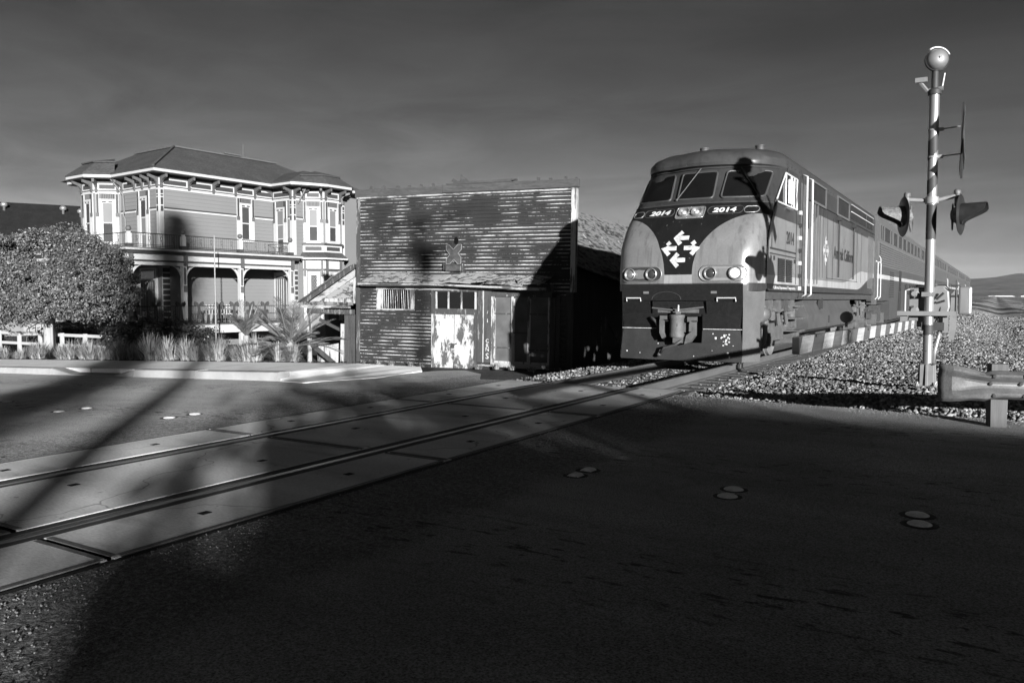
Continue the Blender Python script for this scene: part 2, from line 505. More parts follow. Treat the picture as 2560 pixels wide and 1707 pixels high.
for j, (y1, y0) in enumerate(zip(joints, joints[1:])):
    for nm, x0, x1 in (("outer", -4.755, -4.055), ("mid", -6.295, -5.03), ("far", -7.255, -6.555)):
        s = MB(); g_ = 0.02
        z = 0.002 * ((j * 7 + len(nm)) % 3 - 1)
        s.bx(x0, x1, y0 + g_, y1 - g_, -0.06, z)
        p = bevel(s.obj("slab", m_slab, cross), 0.003)
        e = MB()
        for yy in (y0 + g_, y1 - g_ - 0.035):
            e.bx(x0 + .03, x1 - .03, yy, yy + 0.035, -0.05, z + 0.003)
        if nm != "mid":
            xe = x1 - 0.045 if nm == "outer" else x0
            e.bx(xe, xe + .045, y0 + .06, y1 - .06, -.05, z + 0.004)
        e.obj("edge_iron", m_iron, cross)
        h = MB()
        for q in (0.28, 0.72):
            hx = (x0 + x1) / 2 if nm != "mid" else x0 + (x1 - x0) * (0.3 if q < .5 else 0.7)
            h.bx(hx - .03, hx + .03, y0 + (y1 - y0) * q - .035, y0 + (y1 - y0) * q + .035, -0.05, z + 0.0035)
        h.obj("lifting_hole", m_hole, cross)
# rubber strips along the rails
for xr0, xr1 in ((-5.027, -4.945), (-4.842, -4.758), (-6.375, -6.298), (-6.552, -6.468)):
    s = MB(); s.bx(xr0, xr1, -9.9, 11.8, -0.06, -0.0025); s.obj("rubber_strip", M("rubber strip", 0.045, 0.8, 0.2, var=0.4, vscale=4) if "rubber strip" not in MATS else MATS["rubber strip"], cross)
# asphalt lip between slabs and road
for xr0, xr1 in ((-4.05, -3.99), (-7.315, -7.26)):
    s = MB(); s.bx(xr0, xr1, -9.9, 11.8, -0.06, -0.006); s.obj("tar_seam", m_rub, cross)

# ------------------------------------------------------------------ track: rails and sleepers
m_railtop = M("polished rail head", 0.17, 0.33, 0.5, metal=0.8, var=0.2, stretch=(1, .05, 1), vscale=12)
m_rail = M("brown rail web", 0.075, 0.7, 0.3, var=0.3, vscale=5, stretch=(1, .3, 1), bs=0.2)
track = empty("railway_track", label="single railway track on pale ballast running to the horizon", kind="structure")
prof_r = [(-.07, -.172), (.07, -.172), (.07, -.16), (.012, -.14), (.010, -.045), (.036, -.036), (.036, -.006), (.030, 0), (-.030, 0), (-.036, -.006), (-.036, -.036), (-.010, -.045), (-.012, -.14), (-.07, -.16)]
for X0 in (XN, XF):
    s = MB()
    ys_ = [-10, 11.8, 20, 25, 40, 80, 160, 300, 640, 1200, 2500]
    rows = [[(X0 + a, y, b_ + rise(y)) for a, b_ in prof_r] for y in ys_]
    s.grid(rows, closed=True)
    r = s.obj("rail", [m_rail, m_railtop], track)
    me = r.data
    for p in me.polygons:
        if p.center.z > -0.002: p.material_index = 1
    fixn(r)
m_tie = M("dark timber sleeper", 0.06, 0.9, 0.15, var=0.35, vscale=5, stretch=(.3, 4, 1), bs=0.6, bscale=20, bdist=.01)
tie = None
for i in range(200):
    y = 12.15 + i * 0.52
    if tie is None:
        s = MB(); s.bx(-1.32, 1.32, -.115, .115, -.17, 0)
        tie = bevel(s.obj("sleeper", m_tie, track), .012); t = tie
    else:
        t = share("sleeper", tie, track)
    t.location = (-5.655 + random.uniform(-.05, .05), y + random.uniform(-.03, .03), -0.176 + rise(y)); t.rotation_euler = (0, 0, random.uniform(-.012, .012))

# ------------------------------------------------------------------ ballast stones
m_stone, nt, b, oc = new_mat("ballast stone")
b.inputs["Roughness"].default_value = 0.85; b.inputs["Specular IOR Level"].default_value = 0.3
geo = nt.nodes.new("ShaderNodeNewGeometry")
k = mth(nt, 'POWER', geo.outputs["Random Per Island"], 1.8)
setcol(nt, b, mth(nt, 'MULTIPLY', mth(nt, 'MULTIPLY_ADD', k, 0.25, 0.055), mth(nt, 'MULTIPLY_ADD', mth(nt, 'SUBTRACT', noi(nt, oc, .9, 4.0), .5), 1.1, 1.0)))
ico_v = np.array([(0, 0, 1), (.89, 0, .3), (.28, .85, .35), (-.72, .53, .3), (-.72, -.53, .4), (.28, -.85, .3), (.6, .45, -.5), (-.3, .7, -.55), (-.8, -.1, -.5), (-.1, -.8, -.5), (.65, -.5, -.55)])
ico_f = [(0, 1, 2), (0, 2, 3), (0, 3, 4), (0, 4, 5), (0, 5, 1), (1, 6, 2), (2, 7, 3), (3, 8, 4), (4, 9, 5), (5, 10, 1), (2, 6, 7), (3, 7, 8), (4, 8, 9), (5, 9, 10), (1, 10, 6)]
def stones(name, pts, smin, smax, mat, lift=0.35):
    n = len(pts)
    F_ = np.array(ico_f)
    sc = rng.uniform(smin, smax, (n, 1, 1)) * rng.uniform(.65, 1.25, (n, 1, 3)) * np.array([1, 1, .75])
    v = ico_v[None] * (1 + rng.uniform(-.28, .28, (n, len(ico_v), 1)))
    v = v * sc
    a = rng.uniform(0, 2 * pi, n); ca, sa = np.cos(a)[:, None], np.sin(a)[:, None]
    tx = rng.uniform(-.7, .7, n)[:, None]
    x = v[..., 0] * ca - v[..., 1] * sa; y = v[..., 0] * sa + v[..., 1] * ca; z = v[..., 2] + tx * v[..., 0]
    vv = np.stack([x, y, z], -1) + np.array(pts)[:, None, :]
    fi = F_[None] + (np.arange(n) * len(ico_v))[:, None, None]
    me = bpy.data.meshes.new(name)
    me.vertices.add(n * len(ico_v)); me.vertices.foreach_set("co", vv.reshape(-1))
    nf = n * len(ico_f)
    me.loops.add(nf * 3); me.loops.foreach_set("vertex_index", fi.reshape(-1).astype(np.int32))
    me.polygons.add(nf); me.polygons.foreach_set("loop_start", np.arange(0, nf * 3, 3, dtype=np.int32))
    me.materials.append(mat); me.update(calc_edges=True); me.validate()
    o = bpy.data.objects.new(name, me); COL.objects.link(o); return o
pts = []
def scatter(n, x0, x1, y0, y1, keep=lambda x, y: True, up=0.0):
    xs = rng.uniform(x0, x1, n); ys = rng.uniform(y0, y1, n)
    for x, y in zip(xs, ys):
        if keep(x, y): pts.append((x, y, gz(x, y) + rng.uniform(-.02, .012) + up + (.05 * noise.noise((x * .9, y * .9, 5)) + .02 if x > -4 and y > 11.4 else 0)))
offrail = lambda x, y: abs(x - XN) > .1 and abs(x - XF) > .1
scatter(26000, -4.75, 3.2, 11.0, 19.0, lambda x, y: y > road_edge(x) + .02 + .12 * noise.noise((x * 1.7, 8, 0)) and not (x < -4.02 and y < 11.85))
scatter(21000, -4.75, 4.5, 19.0, 31.0)
scatter(3500, -6.33, -4.98, 11.9, 20.0, up=.02)
scatter(5200, -9.2, -6.5, 11.86, 24.0, lambda x, y: y > lroad_far(x) + .05, up=.05)
o = stones("ballast", pts, .018, .044, m_stone)
tag(o, "pale crushed stone ballast around the track", kind="stuff")
m_grit = M("grit", .17, .9, .2, var=.6, vscale=30)
pts = []
for _ in range(5200):
    x = -4.0 + abs(rng.normal()) * .75; y = rng.uniform(-1, 11.2); pts.append((x, y, prof(x) + .001))
for _ in range(1500):
    x = rng.uniform(-4, 1.5); y = road_edge(x) - abs(rng.normal()) * .25; pts.append((x, y, prof(x) + .002))
for _ in range(1200):
    x = rng.uniform(-4, 2.5); pts.append((x, rng.uniform(1.5, 10), prof(x) + .0))
o = stones("loose_grit", pts, .003, .0075, m_grit); tag(o, "loose grit scattered on the asphalt beside the crossing slabs", kind="stuff")
pts = []
scatter(22000, -4.6, 7.5, 31.0, 60.0)
scatter(9000, -4.6, 9, 60.0, 110.0)
scatter(9000, 3.0, 9.5, 10.7, 31.0)
o = stones("gravel", pts, .04, .085, m_stone)
tag(o, "loose gravel thinning out along the line", kind="stuff")

# ------------------------------------------------------------------ far country: marsh pools, shore town, hills
m_water = M("still marsh water", 0.02, 0.12, 0.5, var=0.1, bs=0.1, bscale=2, bdist=.02)
for (x0, x1, y0, y1, w) in ((9, 22, 46, 62, 2.6), (14, 60, 84, 96, 5), (10, 70, 130, 150, 9), (40, 160, 210, 240, 14), (20, 200, 330, 380, 26)):
    s = MB(); L, Rr = [], []
    n = 18
    for i in range(n + 1):
        t = i / n; x = x0 + (x1 - x0) * t
        yc = y0 + (y1 - y0) * t + w * noise.noise((t * 4, w, 0))
        hw = w * .5 * (0.25 + sin(pi * t)) * (0.7 + .6 * noise.noise((t * 6, 3, w)))
        hw = max(.3, hw)
        z = gz(x, yc) + .06
        L.append((x, yc - hw, z)); Rr.append((x, yc + hw, z))
    s.grid([L, Rr]); o = fixn(s.obj("marsh_water", m_water)); tag(o, "dark pool winding through the marsh", kind="structure")
m_farw = M("far white wall", 0.55, 0.8, 0.2)
town = MB()
for i in range(46):
    x = random.uniform(-60, 1100); y = random.uniform(2900, 3300)
    w = random.uniform(6, 40); h = random.uniform(3, 5)
    town.bx(x, x + w, y, y + 12, rise(y) - 3.5, rise(y) - 3.5 + h)
o = town.obj("distant_town", m_farw); tag(o, "thin line of white buildings on the far shore", kind="stuff")
m_hill = M("far hill scrub", 0.062, 1.0, 0.0, var=0.6, vscale=0.003, fine=0.5, fscale=0.012, bs=.6, bscale=.004, bdist=60)
rows = []
for j in range(26):
    t = j / 25; y = 4300 + 4200 * t
    row = []
    for i in range(90):
        x = -3800 + 12500 * i / 89
        env = sst(-1500, 300, x) * (1 - .35 * sst(5200, 8700, x)) + .45 * (1 - sst(-3000, -600, x))
        ridge = sst(0, .75, t) * (1 - .3 * sst(.8, 1, t))
        h = 215 * env * ridge * (0.85 + .28 * noise.fractal((x / 1300, y / 1500, 2.0), 1.0, 2.0, 5))
        h += 26 * ridge * noise.fractal((x / 420, y / 380, 7.0), 1.0, 2.0, 4)
        row.append((x, y, 8 + max(0, h)))
    rows.append(row)
s = MB(); s.grid(rows); o = s.obj("hills", m_hill, smooth_=True); fixn(o); tag(o, "long dark hills beyond the flat marsh", kind="structure")
# ------------------------------------------------------------------ locomotive
m_loco, nt, b, oc = new_mat("locomotive livery")
b.inputs["Roughness"].default_value = 0.30; b.inputs["Specular IOR Level"].default_value = 0.22
sp = nt.nodes.new("ShaderNodeSeparateXYZ"); nt.links.new(oc, sp.inputs[0])
px, py, pz = sp.outputs
ax = mth(nt, 'ABSOLUTE', px)
e1_ = mth(nt, 'POWER', mth(nt, 'ABSOLUTE', mth(nt, 'DIVIDE', mth(nt, 'SUBTRACT', mth(nt, 'ABSOLUTE', mth(nt, 'ADD', px, .05)), 1.45), 1.15)), 2.0)
e2_ = mth(nt, 'POWER', mth(nt, 'ABSOLUTE', mth(nt, 'DIVIDE', mth(nt, 'SUBTRACT', pz, 1.9), 1.28)), 2.0)
ell = mth(nt, 'LESS_THAN', mth(nt, 'ADD', e1_, e2_), 1.0)
wide = mth(nt, 'GREATER_THAN', ax, 1.45)
top_side = smooth(nt, py, 4.9, 6.5, 3.17, 3.64)
silv_side = mth(nt, 'MULTIPLY', wide, mth(nt, 'LESS_THAN', pz, top_side))
silver = mth(nt, 'MAXIMUM', ell, silv_side)
dirt = noi(nt, oc, 2.2, 6.0, (1, 1, .4)); grime = noi(nt, oc, 30.0, 4.0)
black_zone = mth(nt, 'MULTIPLY', mth(nt, 'LESS_THAN', py, 1.35), mth(nt, 'LESS_THAN', pz, 3.47))
darkc = mixf(nt, black_zone, 0.030, 0.010)
col = mixf(nt, silver, darkc, 0.225)
nt.links.new(mth(nt, 'MULTIPLY', silver, .45), b.inputs['Metallic'])
st_top = smooth(nt, py, 10.2, 14.6, 1.915, 2.38)
st_bot = smooth(nt, py, 13.2, 17.2, 1.735, 2.22)
stripe = mth(nt, 'MULTIPLY', mth(nt, 'LESS_THAN', pz, st_top), mth(nt, 'GREATER_THAN', pz, st_bot))
front = mth(nt, 'LESS_THAN', py, 0.35)
strcol = mixf(nt, front, 0.46, 0.21)
col = mixf(nt, stripe, col, strcol)
col = mixf(nt, mth(nt, 'LESS_THAN', pz, st_bot), col, 0.052)
col = mixf(nt, mth(nt, 'GREATER_THAN', pz, 4.335), col, 0.042)
k = mth(nt, 'MULTIPLY_ADD', mth(nt, 'SUBTRACT', dirt, 0.5), 0.85, 1.0)
k = mth(nt, 'MULTIPLY', k, mth(nt, 'MULTIPLY_ADD', mth(nt, 'SUBTRACT', grime, 0.5), 0.35, 1.0))
strk = smooth(nt, noi(nt, oc, 5.0, 4.0, (2.2, 1.2, .12), .6), .5, .75, 1.0, .68)
k = mth(nt, 'MULTIPLY', k, strk)
chips = smooth(nt, noi(nt, oc, 26.0, 3.0), 0.71, 0.74)
col = mth(nt, 'MULTIPLY', col, k)
col = mixf(nt, mth(nt, 'MULTIPLY', chips, mth(nt, 'LESS_THAN', py, 1.6)), col, 0.2)
setcol(nt, b, col)
rr = mth(nt, 'MULTIPLY_ADD', dirt, 0.25, 0.20); nt.links.new(rr, b.inputs["Roughness"])

m_dk = M("dark weathered steel", 0.045, 0.6, 0.4, var=0.5, vscale=6, fine=0.3, bs=.2)
m_mid = M("grey running gear", 0.075, 0.65, 0.35, var=0.5, vscale=5, fine=0.3, bs=.3, bscale=25)
m_plow = M("scuffed plow steel", 0.025, 0.5, 0.25, var=0.35, vscale=4, fine=0.35, fscale=90, bs=.15)
m_plowd = M("plow upper black", 0.009, 0.5, 0.2, var=0.5, vscale=14, fine=0.6, fscale=70)
m_wht = M("white paint", 0.5, 0.5, 0.4, var=0.12)
m_whtworn = M("worn white decal", 0.40, 0.6, 0.3, var=0.5, vscale=9, fine=0.5, fscale=25)
m_grey = M("grey lettering", 0.03, 0.5, 0.3, var=0.1)
m_glass = M("dark cab glass", 0.006, 0.05, 0.28, var=0.2)
m_frame = M("window frame metal", 0.20, 0.4, 0.5, metal=0.5, var=0.3)
m_grille = M("radiator grille", 0.018, 0.8, 0.2, var=0.4, vscale=3)
m_chrome = M("lamp reflector", 0.5, 0.22, 0.5, metal=0.8, var=0.2)
m_seam = M("panel seam", 0.03, 0.7, 0.2)
m_rail_y = M("handrail white", 0.42, 0.45, 0.4, var=0.1)

LX, LY = -5.66, 16.1
loco = empty("locomotive", (LX, LY, 0.0), label="streamlined diesel locomotive numbered 2014 leading the train toward the crossing", cat="locomotive")

Y0T = [(1.60, 0.0), (2.1, 0.0), (2.5, .05), (2.9, .30), (3.25, .60), (3.5, .82), (3.62, .92), (4.22, 1.26), (4.33, 1.30)]
def nose_y0(z): return lerp_tab(z, Y0T)
def nose_k(z): return lerp_tab(z, [(1.6, .05), (3.0, .10), (3.6, .16), (4.3, .20)])
RT = [(1.6, .68), (3.0, .66), (3.6, .90), (4.25, 1.38)]
CT = [(3.0, .46), (3.6, .55), (4.2, .82)]
def nose_y(x, z, W=1.58, y0=None, R=None, cw=None):
    if y0 is None: y0 = nose_y0(z)
    R = R or lerp_tab(z, RT); cw = cw or lerp_tab(z, CT)
    k = nose_k(z); xf = W - cw; ax_ = abs(x)
    if ax_ <= xf: return y0 + k * (ax_ / xf) ** 2
    a = math.asin(min(1, (ax_ - xf) / cw))
    return y0 + k + (R - k) * (1 - cos(a))
def ring(z, W, y0, R, cw, yb):
    k = nose_k(z); xf = W - cw
    pts = []
    for y in (yb, 14.0, 10.5, 7.5, 5.2, 4.0, 3.2):
        pts.append((W, max(y, y0 + R + .02), z))
    for i in range(9):
        a = (pi / 2) * (1 - i / 8)
        pts.append((xf + cw * sin(a), y0 + k + (R - k) * (1 - cos(a)), z))
    for i in range(1, 7):
        x = xf * (1 - i / 6); pts.append((x, y0 + k * (x / xf) ** 2, z))
    return pts + [(-x, y, z_) for x, y, z_ in pts[-2::-1]]
rows = []
for z in (1.58, 1.73, 1.9, 2.1, 2.3, 2.5, 2.7, 2.9, 3.08, 3.25, 3.4, 3.5, 3.62, 3.8, 4.0, 4.15, 4.27, 4.31):
    rows.append(ring(z, 1.58, nose_y0(z), lerp_tab(z, RT), lerp_tab(z, CT), 17.68))
rows.append(ring(4.335, 1.575, 1.20, 1.42, .82, 17.68))      # brow lip
rows.append(ring(4.40, 1.58, 1.17, 1.45, .85, 17.68))
for z, W, y0 in ((4.50, 1.585, 1.22), (4.62, 1.53, 1.36), (4.73, 1.40, 1.62), (4.81, 1.18, 2.0), (4.87, .85, 2.6), (4.905, .45, 3.4), (4.92, .05, 4.2)):
    rows.append(ring(z, W, y0, 1.42, min(.85, W * .55), 17.68))
s = MB(); s.grid(rows)
body = s.obj("body", m_loco, loco, smooth_=32)
s = MB(); s.quad(*[Vector((a, 17.68, c)) for a, c in ((-1.58, 1.58), (1.58, 1.58), (1.58, 4.4), (1.3, 4.7), (.5, 4.84), (-.5, 4.84), (-1.3, 4.7), (-1.58, 4.4))]); s.obj("rear_bulkhead", m_dk, loco)
fixn(body)

def surf(x, z, off=0.0): return Vector((x, nose_y(x, z) - off, z))
def rpoly(pts, r=.06, n=4):
    """round the corners of a polygon"""
    out = []; N = len(pts)
    for i in range(N):
        p = Vector(pts[i]); a = Vector(pts[i - 1]); c = Vector(pts[(i + 1) % N])
        da = (a - p).normalized() * r; dc = (c - p).normalized() * r
        for j in range(n + 1):
            t = j / n
            out.append(tuple((p + da) * (1 - t) ** 2 + p * 2 * t * (1 - t) + (p + dc) * t ** 2))
    return out
# windscreens
for cx_, bw, tw, sk in ((0.0, .395, .39, 0.0), (.985, .425, .42, .02), (-.985, .425, .42, -.02)):
    pl = rpoly([(cx_ - bw, 3.575), (cx_ + bw, 3.575), (cx_ + sk + tw, 4.19), (cx_ + sk - tw, 4.19)], .07)
    s = MB(); n = len(pl); rings_ = []
    mx = sum(p[0] for p in pl) / n; mz = sum(p[1] for p in pl) / n
    for f_ in (1.0, .75, .5, .25, .02): rings_.append([surf(mx + (x - mx) * f_, mz + (z - mz) * f_, .034) for x, z in pl])
    P = rings_[0]; s.grid(rings_, closed=True)
    # sits 6 mm proud of the shell
    w = s.obj("windscreen", m_glass, loco, smooth_=True); fixn(w)
    f = MB(); f.tube([Vector((p.x, p.y + .012, p.z)) for p in P], .026, 6, closed=True)
    f.obj("screen_gasket", M("screen gasket", 0.04, 0.45, 0.5, var=.3) if "screen gasket" not in MATS else MATS["screen gasket"], w, smooth_=True)
# wipers
for x0, z0, x1, z1 in ((-.40, 3.58, .02, 4.28), (1.30, 3.60, .85, 4.27)):
    s = MB(); s.tube([surf(x0 + (x1 - x0) * t, z0 + (z1 - z0) * t, .05) for t in (0, .3, .6, 1)], .012, 5)
    s.lathe([(.035, -.02), (.035, .02)], 8, Matrix.Translation(surf(x0, z0, .03)))
    s.obj("wiper", m_dk, loco)
# brow drip strip
s = MB(); s.tube([(x, nose_y(x, 4.27) - .03, 4.275) for x in np.linspace(-1.5, 1.5, 25)], .012, 5); s.obj("drip_strip", m_seam, loco)
# black belt below the screens
s = MB(); s.tube([(x, nose_y(x, 3.47) - .012, 3.47 - .01 * abs(x)) for x in np.linspace(-1.55, 1.55, 27)], .022, 5); s.obj("belt_moulding", m_seam, loco)
# nose to cab seam with rivets, both sides
for sg in (1, -1):
    s = MB(); s.tube([(sg * 1.585, y, z) for y, z in ((.72, 1.62), (.74, 2.4), (.86, 2.75), (1.0, 2.98), (1.30, 3.3), (1.74, 3.64), (2.50, 4.2), (2.62, 4.36))], .014, 4); s.obj("cab_seam", m_seam, loco)
s = MB()
for i in range(16):
    z = 1.7 + i * .16; y = lerp_tab(z, [(1.6, .72), (2.4, .74), (2.98, 1.0), (3.64, 1.78), (4.2, 2.35)]) - .07
    s.lathe([(.014, 0), (.008, .01)], 6, Matrix.Translation((1.575, y, z)) @ Matrix.Rotation(pi / 2, 4, 'Y'))
s.obj("rivet_row", m_seam, loco)
s = MB()
for i in range(34):
    y = 2.5 + i * .42
    s.lathe([(.016, 0), (.010, .012)], 6, Matrix.Translation((1.59, y, 4.41)) @ Matrix.Rotation(pi / 2, 4, 'Y'))
s.obj("rivet_row", m_seam, loco)

# number boards, centre lamps
m_board = M("number board black", 0.012, 0.25, 0.5)
def stadium(cx_, cz, hl, hh, n=10):
    out = []
    for i in range(n + 1):
        a = -pi / 2 + pi * i / n; out.append((cx_ + hl - hh + hh * cos(a), cz + hh * sin(a)))
    for i in range(n + 1):
        a = pi / 2 + pi * i / n; out.append((cx_ - hl + hh + hh * cos(a), cz + hh * sin(a)))
    return out
def nose_patch(pl, off, name, mat, depth=.03, parent=loco, rim=None, rmat=None):
    s = MB(); n = len(pl)
    F_ = [surf(x, z, off) for x, z in pl]; B_ = [surf(x, z, off - depth) for x, z in pl]
    C_ = Vector((0, 0, 0))
    for p in F_: C_ += p / n
    s._add(F_ + B_ + [C_], [(i, (i + 1) % n, 2 * n) for i in range(n)] + [(i, n + i, n + (i + 1) % n, (i + 1) % n) for i in range(n)])
    o = fixn(s.obj(name, mat, parent))
    if rim:
        f = MB(); f.tube([surf(x, z, off) for x, z in pl], rim, 6, closed=True); f.obj(name + "_rim", rmat or m_frame, o, smooth_=True)
    return o
def nose_frame(x, z, off):
    p = surf(x, z, off)
    du = (surf(x + .1, z) - surf(x - .1, z)).normalized()
    dv = (surf(x, z + .1) - surf(x, z - .1)).normalized()
    nn = du.cross(dv).normalized()
    dv = nn.cross(du)
    return frame(p, du, dv, nn)
for sg, cxn in ((1, .73), (-1, -.73)):
    nb = nose_patch(stadium(cxn, 3.285, .36, .085), .012, "number_board", m_board, rim=.012, rmat=m_seam)
    text_mesh("2014", .185, nose_frame(cxn - .02 * sg, 3.28, .016), "lettering", m_wht, nb, .003, bold=.006, shear=.18, sx=1.28)
nose_patch(stadium(1.25, 3.28, .14, .07), .008, "marker_light", m_board, rim=.012, rmat=m_frame)
nose_patch(stadium(-1.25, 3.28, .14, .07), .008, "marker_light", m_board, rim=.012, rmat=m_frame)
hl = nose_patch(rpoly([(-.31, 3.13), (.31, 3.13), (.31, 3.38), (-.31, 3.38)], .05), .02, "headlight_box", MATS.get("slab edge iron"), depth=.05, rim=.014, rmat=m_chrome)
m_lens = M("lamp glass", 0.45, 0.12, 0.6, var=0.5, vscale=30)
for x in (-.13, .15):
    X = nose_frame(x, 3.255, .02)
    s = MB(); s.lathe([(.0, .004), (.06, .006), (.085, .03), (.115, .05), (.125, .03), (.125, 0)], 18, X); s.obj("headlight", m_chrome, hl, smooth_=40)
    s = MB(); s.lathe([(.055, .012), (.04, .03), (.0, .036)], 14, X); s.obj("lens", m_lens, hl, smooth_=True)
# ditch light pods
m_pod = M("lamp pod bowl", 0.16, 0.35, 0.5, var=.2)
m_lit = bpy.data.materials.new("lit lamp"); m_lit.use_nodes = True
_b = m_lit.node_tree.nodes["Principled BSDF"]; _b.inputs["Base Color"].default_value = (.8, .8, .8, 1)
_b.inputs["Emission Color"].default_value = (1, 1, 1, 1); _b.inputs["Emission Strength"].default_value = 1.6
m_lensd = M("unlit lamp glass", 0.03, 0.08, 0.6)
for sg in (1, -1):
    pod = nose_patch(stadium(sg * .885, 1.935, .475, .155, 12), .012, "lamp_pod", m_pod if sg > 0 else m_seam, rim=.016, rmat=m_frame)
    for q, (dx, lit) in enumerate(((-.25, False), (.25, True))):
        lx = sg * .885 + dx
        X = nose_frame(lx, 1.935, .016)
        s = MB(); s.lathe([(.125, 0), (.135, .03), (.118, .045), (.105, .02), (.09, .008)], 22, X)
        s.obj("lamp_ring", m_frame if not (lit and sg > 0) else m_mid, pod, smooth_=40)
        s = MB(); s.lathe([(.095, .010), (.07, .03), (.03, .042), (0, .045)], 18, X)
        s.obj("lens", m_lit if (lit and sg > 0) else (m_lensd if (dx * sg < 0 or sg > 0) else m_chrome), pod, smooth_=True)
# arrow emblem on the nose: four worn white arrows
def arrow(cx_, cz, d):
    """arrow pointing d=-1 left or +1 right, tip at cx_"""
    L, hw, t = .34, .145, .052
    p = [(0, 0), (.145, .165), (.215, .105), (.150, .045), (L, .045), (L, -.045), (.150, -.045), (.215, -.105), (.145, -.165)]
    s = MB(); s._add([surf(cx_ + -d * a, cz + b_, .006) for a, b_ in p], [(0, 1, 2, 3), (0, 3, 6), (0, 6, 7, 8), (3, 4, 5, 6)])
    o = s.obj("arrow_emblem", m_whtworn, loco); fixn(o)
arrow(-.21, 2.69, -1); arrow(-.44, 2.47, -1); arrow(.40, 2.47, 1); arrow(-.24, 2.22, -1)

# lower apron, plow, coupler
s = MB()
pts = []
for z, w, fo, yb in ((.13, 1.30, .0, .46), (.5, 1.31, .03, .58), (1.1, 1.31, .04, .68), (1.37, 1.31, .03, .72), (1.70, 1.31, .0, .74)):
    pts.append([(w, fo, z), (1.58 - .02 * (1.7 - z), yb, z), (1.58 - .02 * (1.7 - z) - .03, yb, z), (w - .03, fo + .03, z)])
s.grid(pts); s.quad(*pts[0])
s.obj("apron_side", M("apron side steel", 0.085, .5, .4, var=.25, fine=.2), loco)
s2 = MB(); s2.grid([[(-x, y, z) for x, y, z in r] for r in pts]); s2.obj("apron_side", MATS["apron side steel"], loco)
fixn(loco.children[-1]); fixn(loco.children[-2])
s = MB(); s.bx(-1.305, 1.305, .0, .04, 1.375, 1.715); s.bx(-.62, .56, .05, .09, 1.05, 1.40)
s.obj("apron_front", m_plowd, loco)
for x in (-.75, .72):
    s = MB(); s.bx(x - .06, x + .06, -.015, -.002, 1.52, 1.57); s.obj("latch", m_frame, loco)
s = MB(); s.tube([(-.62 + .02 * i, -.004, 1.40 + .16 * math.sqrt(max(0, 1 - ((i - 16) / 16) ** 2))) for i in range(33)], .008, 4); s.obj("hatch_edge", m_seam, loco)
plow = None
xcol = [-1.31, -1.0, -.66, -.50, -.40, 0, .38, .48, .57, 1.0, 1.31]
zrow = [.13, .30, .50, .79, 1.10, 1.26, 1.37]
yz = lambda z, x: lerp_tab(z, [(.13, -.06), (.3, -.02), (.5, .02), (.79, .07), (1.1, .05), (1.37, .0)]) + (.05 * (abs(x) / 1.31) ** 3)
for dark in (0, 1):
    s = MB()
    for i in range(len(xcol) - 1):
        for j in range(len(zrow) - 1):
            xa, xb = xcol[i], xcol[i + 1]; za, zb = zrow[j], zrow[j + 1]
            xm = (xa + xb) / 2; zm = (za + zb) / 2
            if zm > .5 and -.50 < xm < .48: continue
            if zm > 1.1 and -.66 < xm < .57 : continue
            if (zm > .79) != bool(dark): continue
            P = [Vector((x, yz(z, x) - .03, z)) for x, z in ((xa, za), (xb, za), (xb, zb), (xa, zb))]
            Q = [p + Vector((0, .035, 0)) for p in P]
            s._add(P + Q, [(0, 1, 2, 3), (7, 6, 5, 4), (0, 4, 5, 1), (1, 5, 6, 2), (2, 6, 7, 3), (3, 7, 4, 0)])
    if not dark: s.obj("plow", m_plow, loco)
    else:
        for sg in (-1, 1):
            h = MB()
            for k in range(len(s.f) // 6):
                vs = s.v[k * 8:k * 8 + 8]
                if (sum(p[0] for p in vs) > 0) == (sg > 0): h._add(vs, [tuple(i - k * 8 for i in f) for f in s.f[k * 6:k * 6 + 6]])
            h.obj("plow_wing", m_plowd, loco)
s = MB(); s.bx(-1.30, -.52, .012, .03, .783, .795); s.bx(.50, 1.30, .012, .03, .783, .795); s.obj("plow_joint", m_whtworn, loco)
chip = MB()
for i in range(26):
    x = random.gauss(.93, .09) ; z = random.gauss(.58, .06)
    if i > 18: x, z = random.uniform(-1.2, 1.2), random.uniform(.2, .48)
    w = random.uniform(.006, .02)
    chip.bx(x - w, x + w, yz(z, x) - .034, yz(z, x) - .025, z - w, z + w * random.uniform(.5, 2))
chip.obj("paint_scar", m_whtworn, loco)
for xa, xb in ((-1.18, -.86), (.80, 1.18)):
    s = MB(); s.tube([(xa, -.03, 1.36), (xa, -.05, 1.43), (xb, -.05, 1.43), (xb, -.03, 1.36)], .014, 6); s.obj("grab_iron", m_rail_y, loco)
cp = MB(); cp.bx(-.5, .48, .5, .56, .3, 1.4)
cpo = cp.obj("coupler_pocket", m_seam, loco)
s = MB(); s.lathe([(.02, .60), (.15, .62), (.155, .68), (.145, .70), (.145, 1.0), (.16, 1.03), (.16, 1.08), (.02, 1.10)], 18, Matrix.Translation((.0, -.16, 0)))
s.bx(-.12, .16, -.12, .5, .72, 1.0)
s.obj("coupler", m_mid, loco, smooth_=35)
s = MB()
s.bx(-.36, -.20, -.20, -.05, .98, 1.06); s.bx(.24, .40, -.22, -.05, .94, 1.04)
s.prism([(-.36, .98), (-.29, .98), (-.29, .72), (-.24, .62), (-.30, .58), (-.36, .70)], -.22, -.08, Matrix(((1, 0, 0, 0), (0, 0, 1, 0), (0, 1, 0, 0), (0, 0, 0, 1))))
s.prism([(.40, .96), (.33, .96), (.33, .74), (.22, .66), (.18, .48), (.30, .52), (.40, .66)], -.22, -.08, Matrix(((1, 0, 0, 0), (0, 0, 1, 0), (0, 1, 0, 0), (0, 0, 0, 1))))
s.bx(-.06, .14, -.24, -.02, .50, .62); s.bx(.02, .06, -.30, -.17, .84, .90)
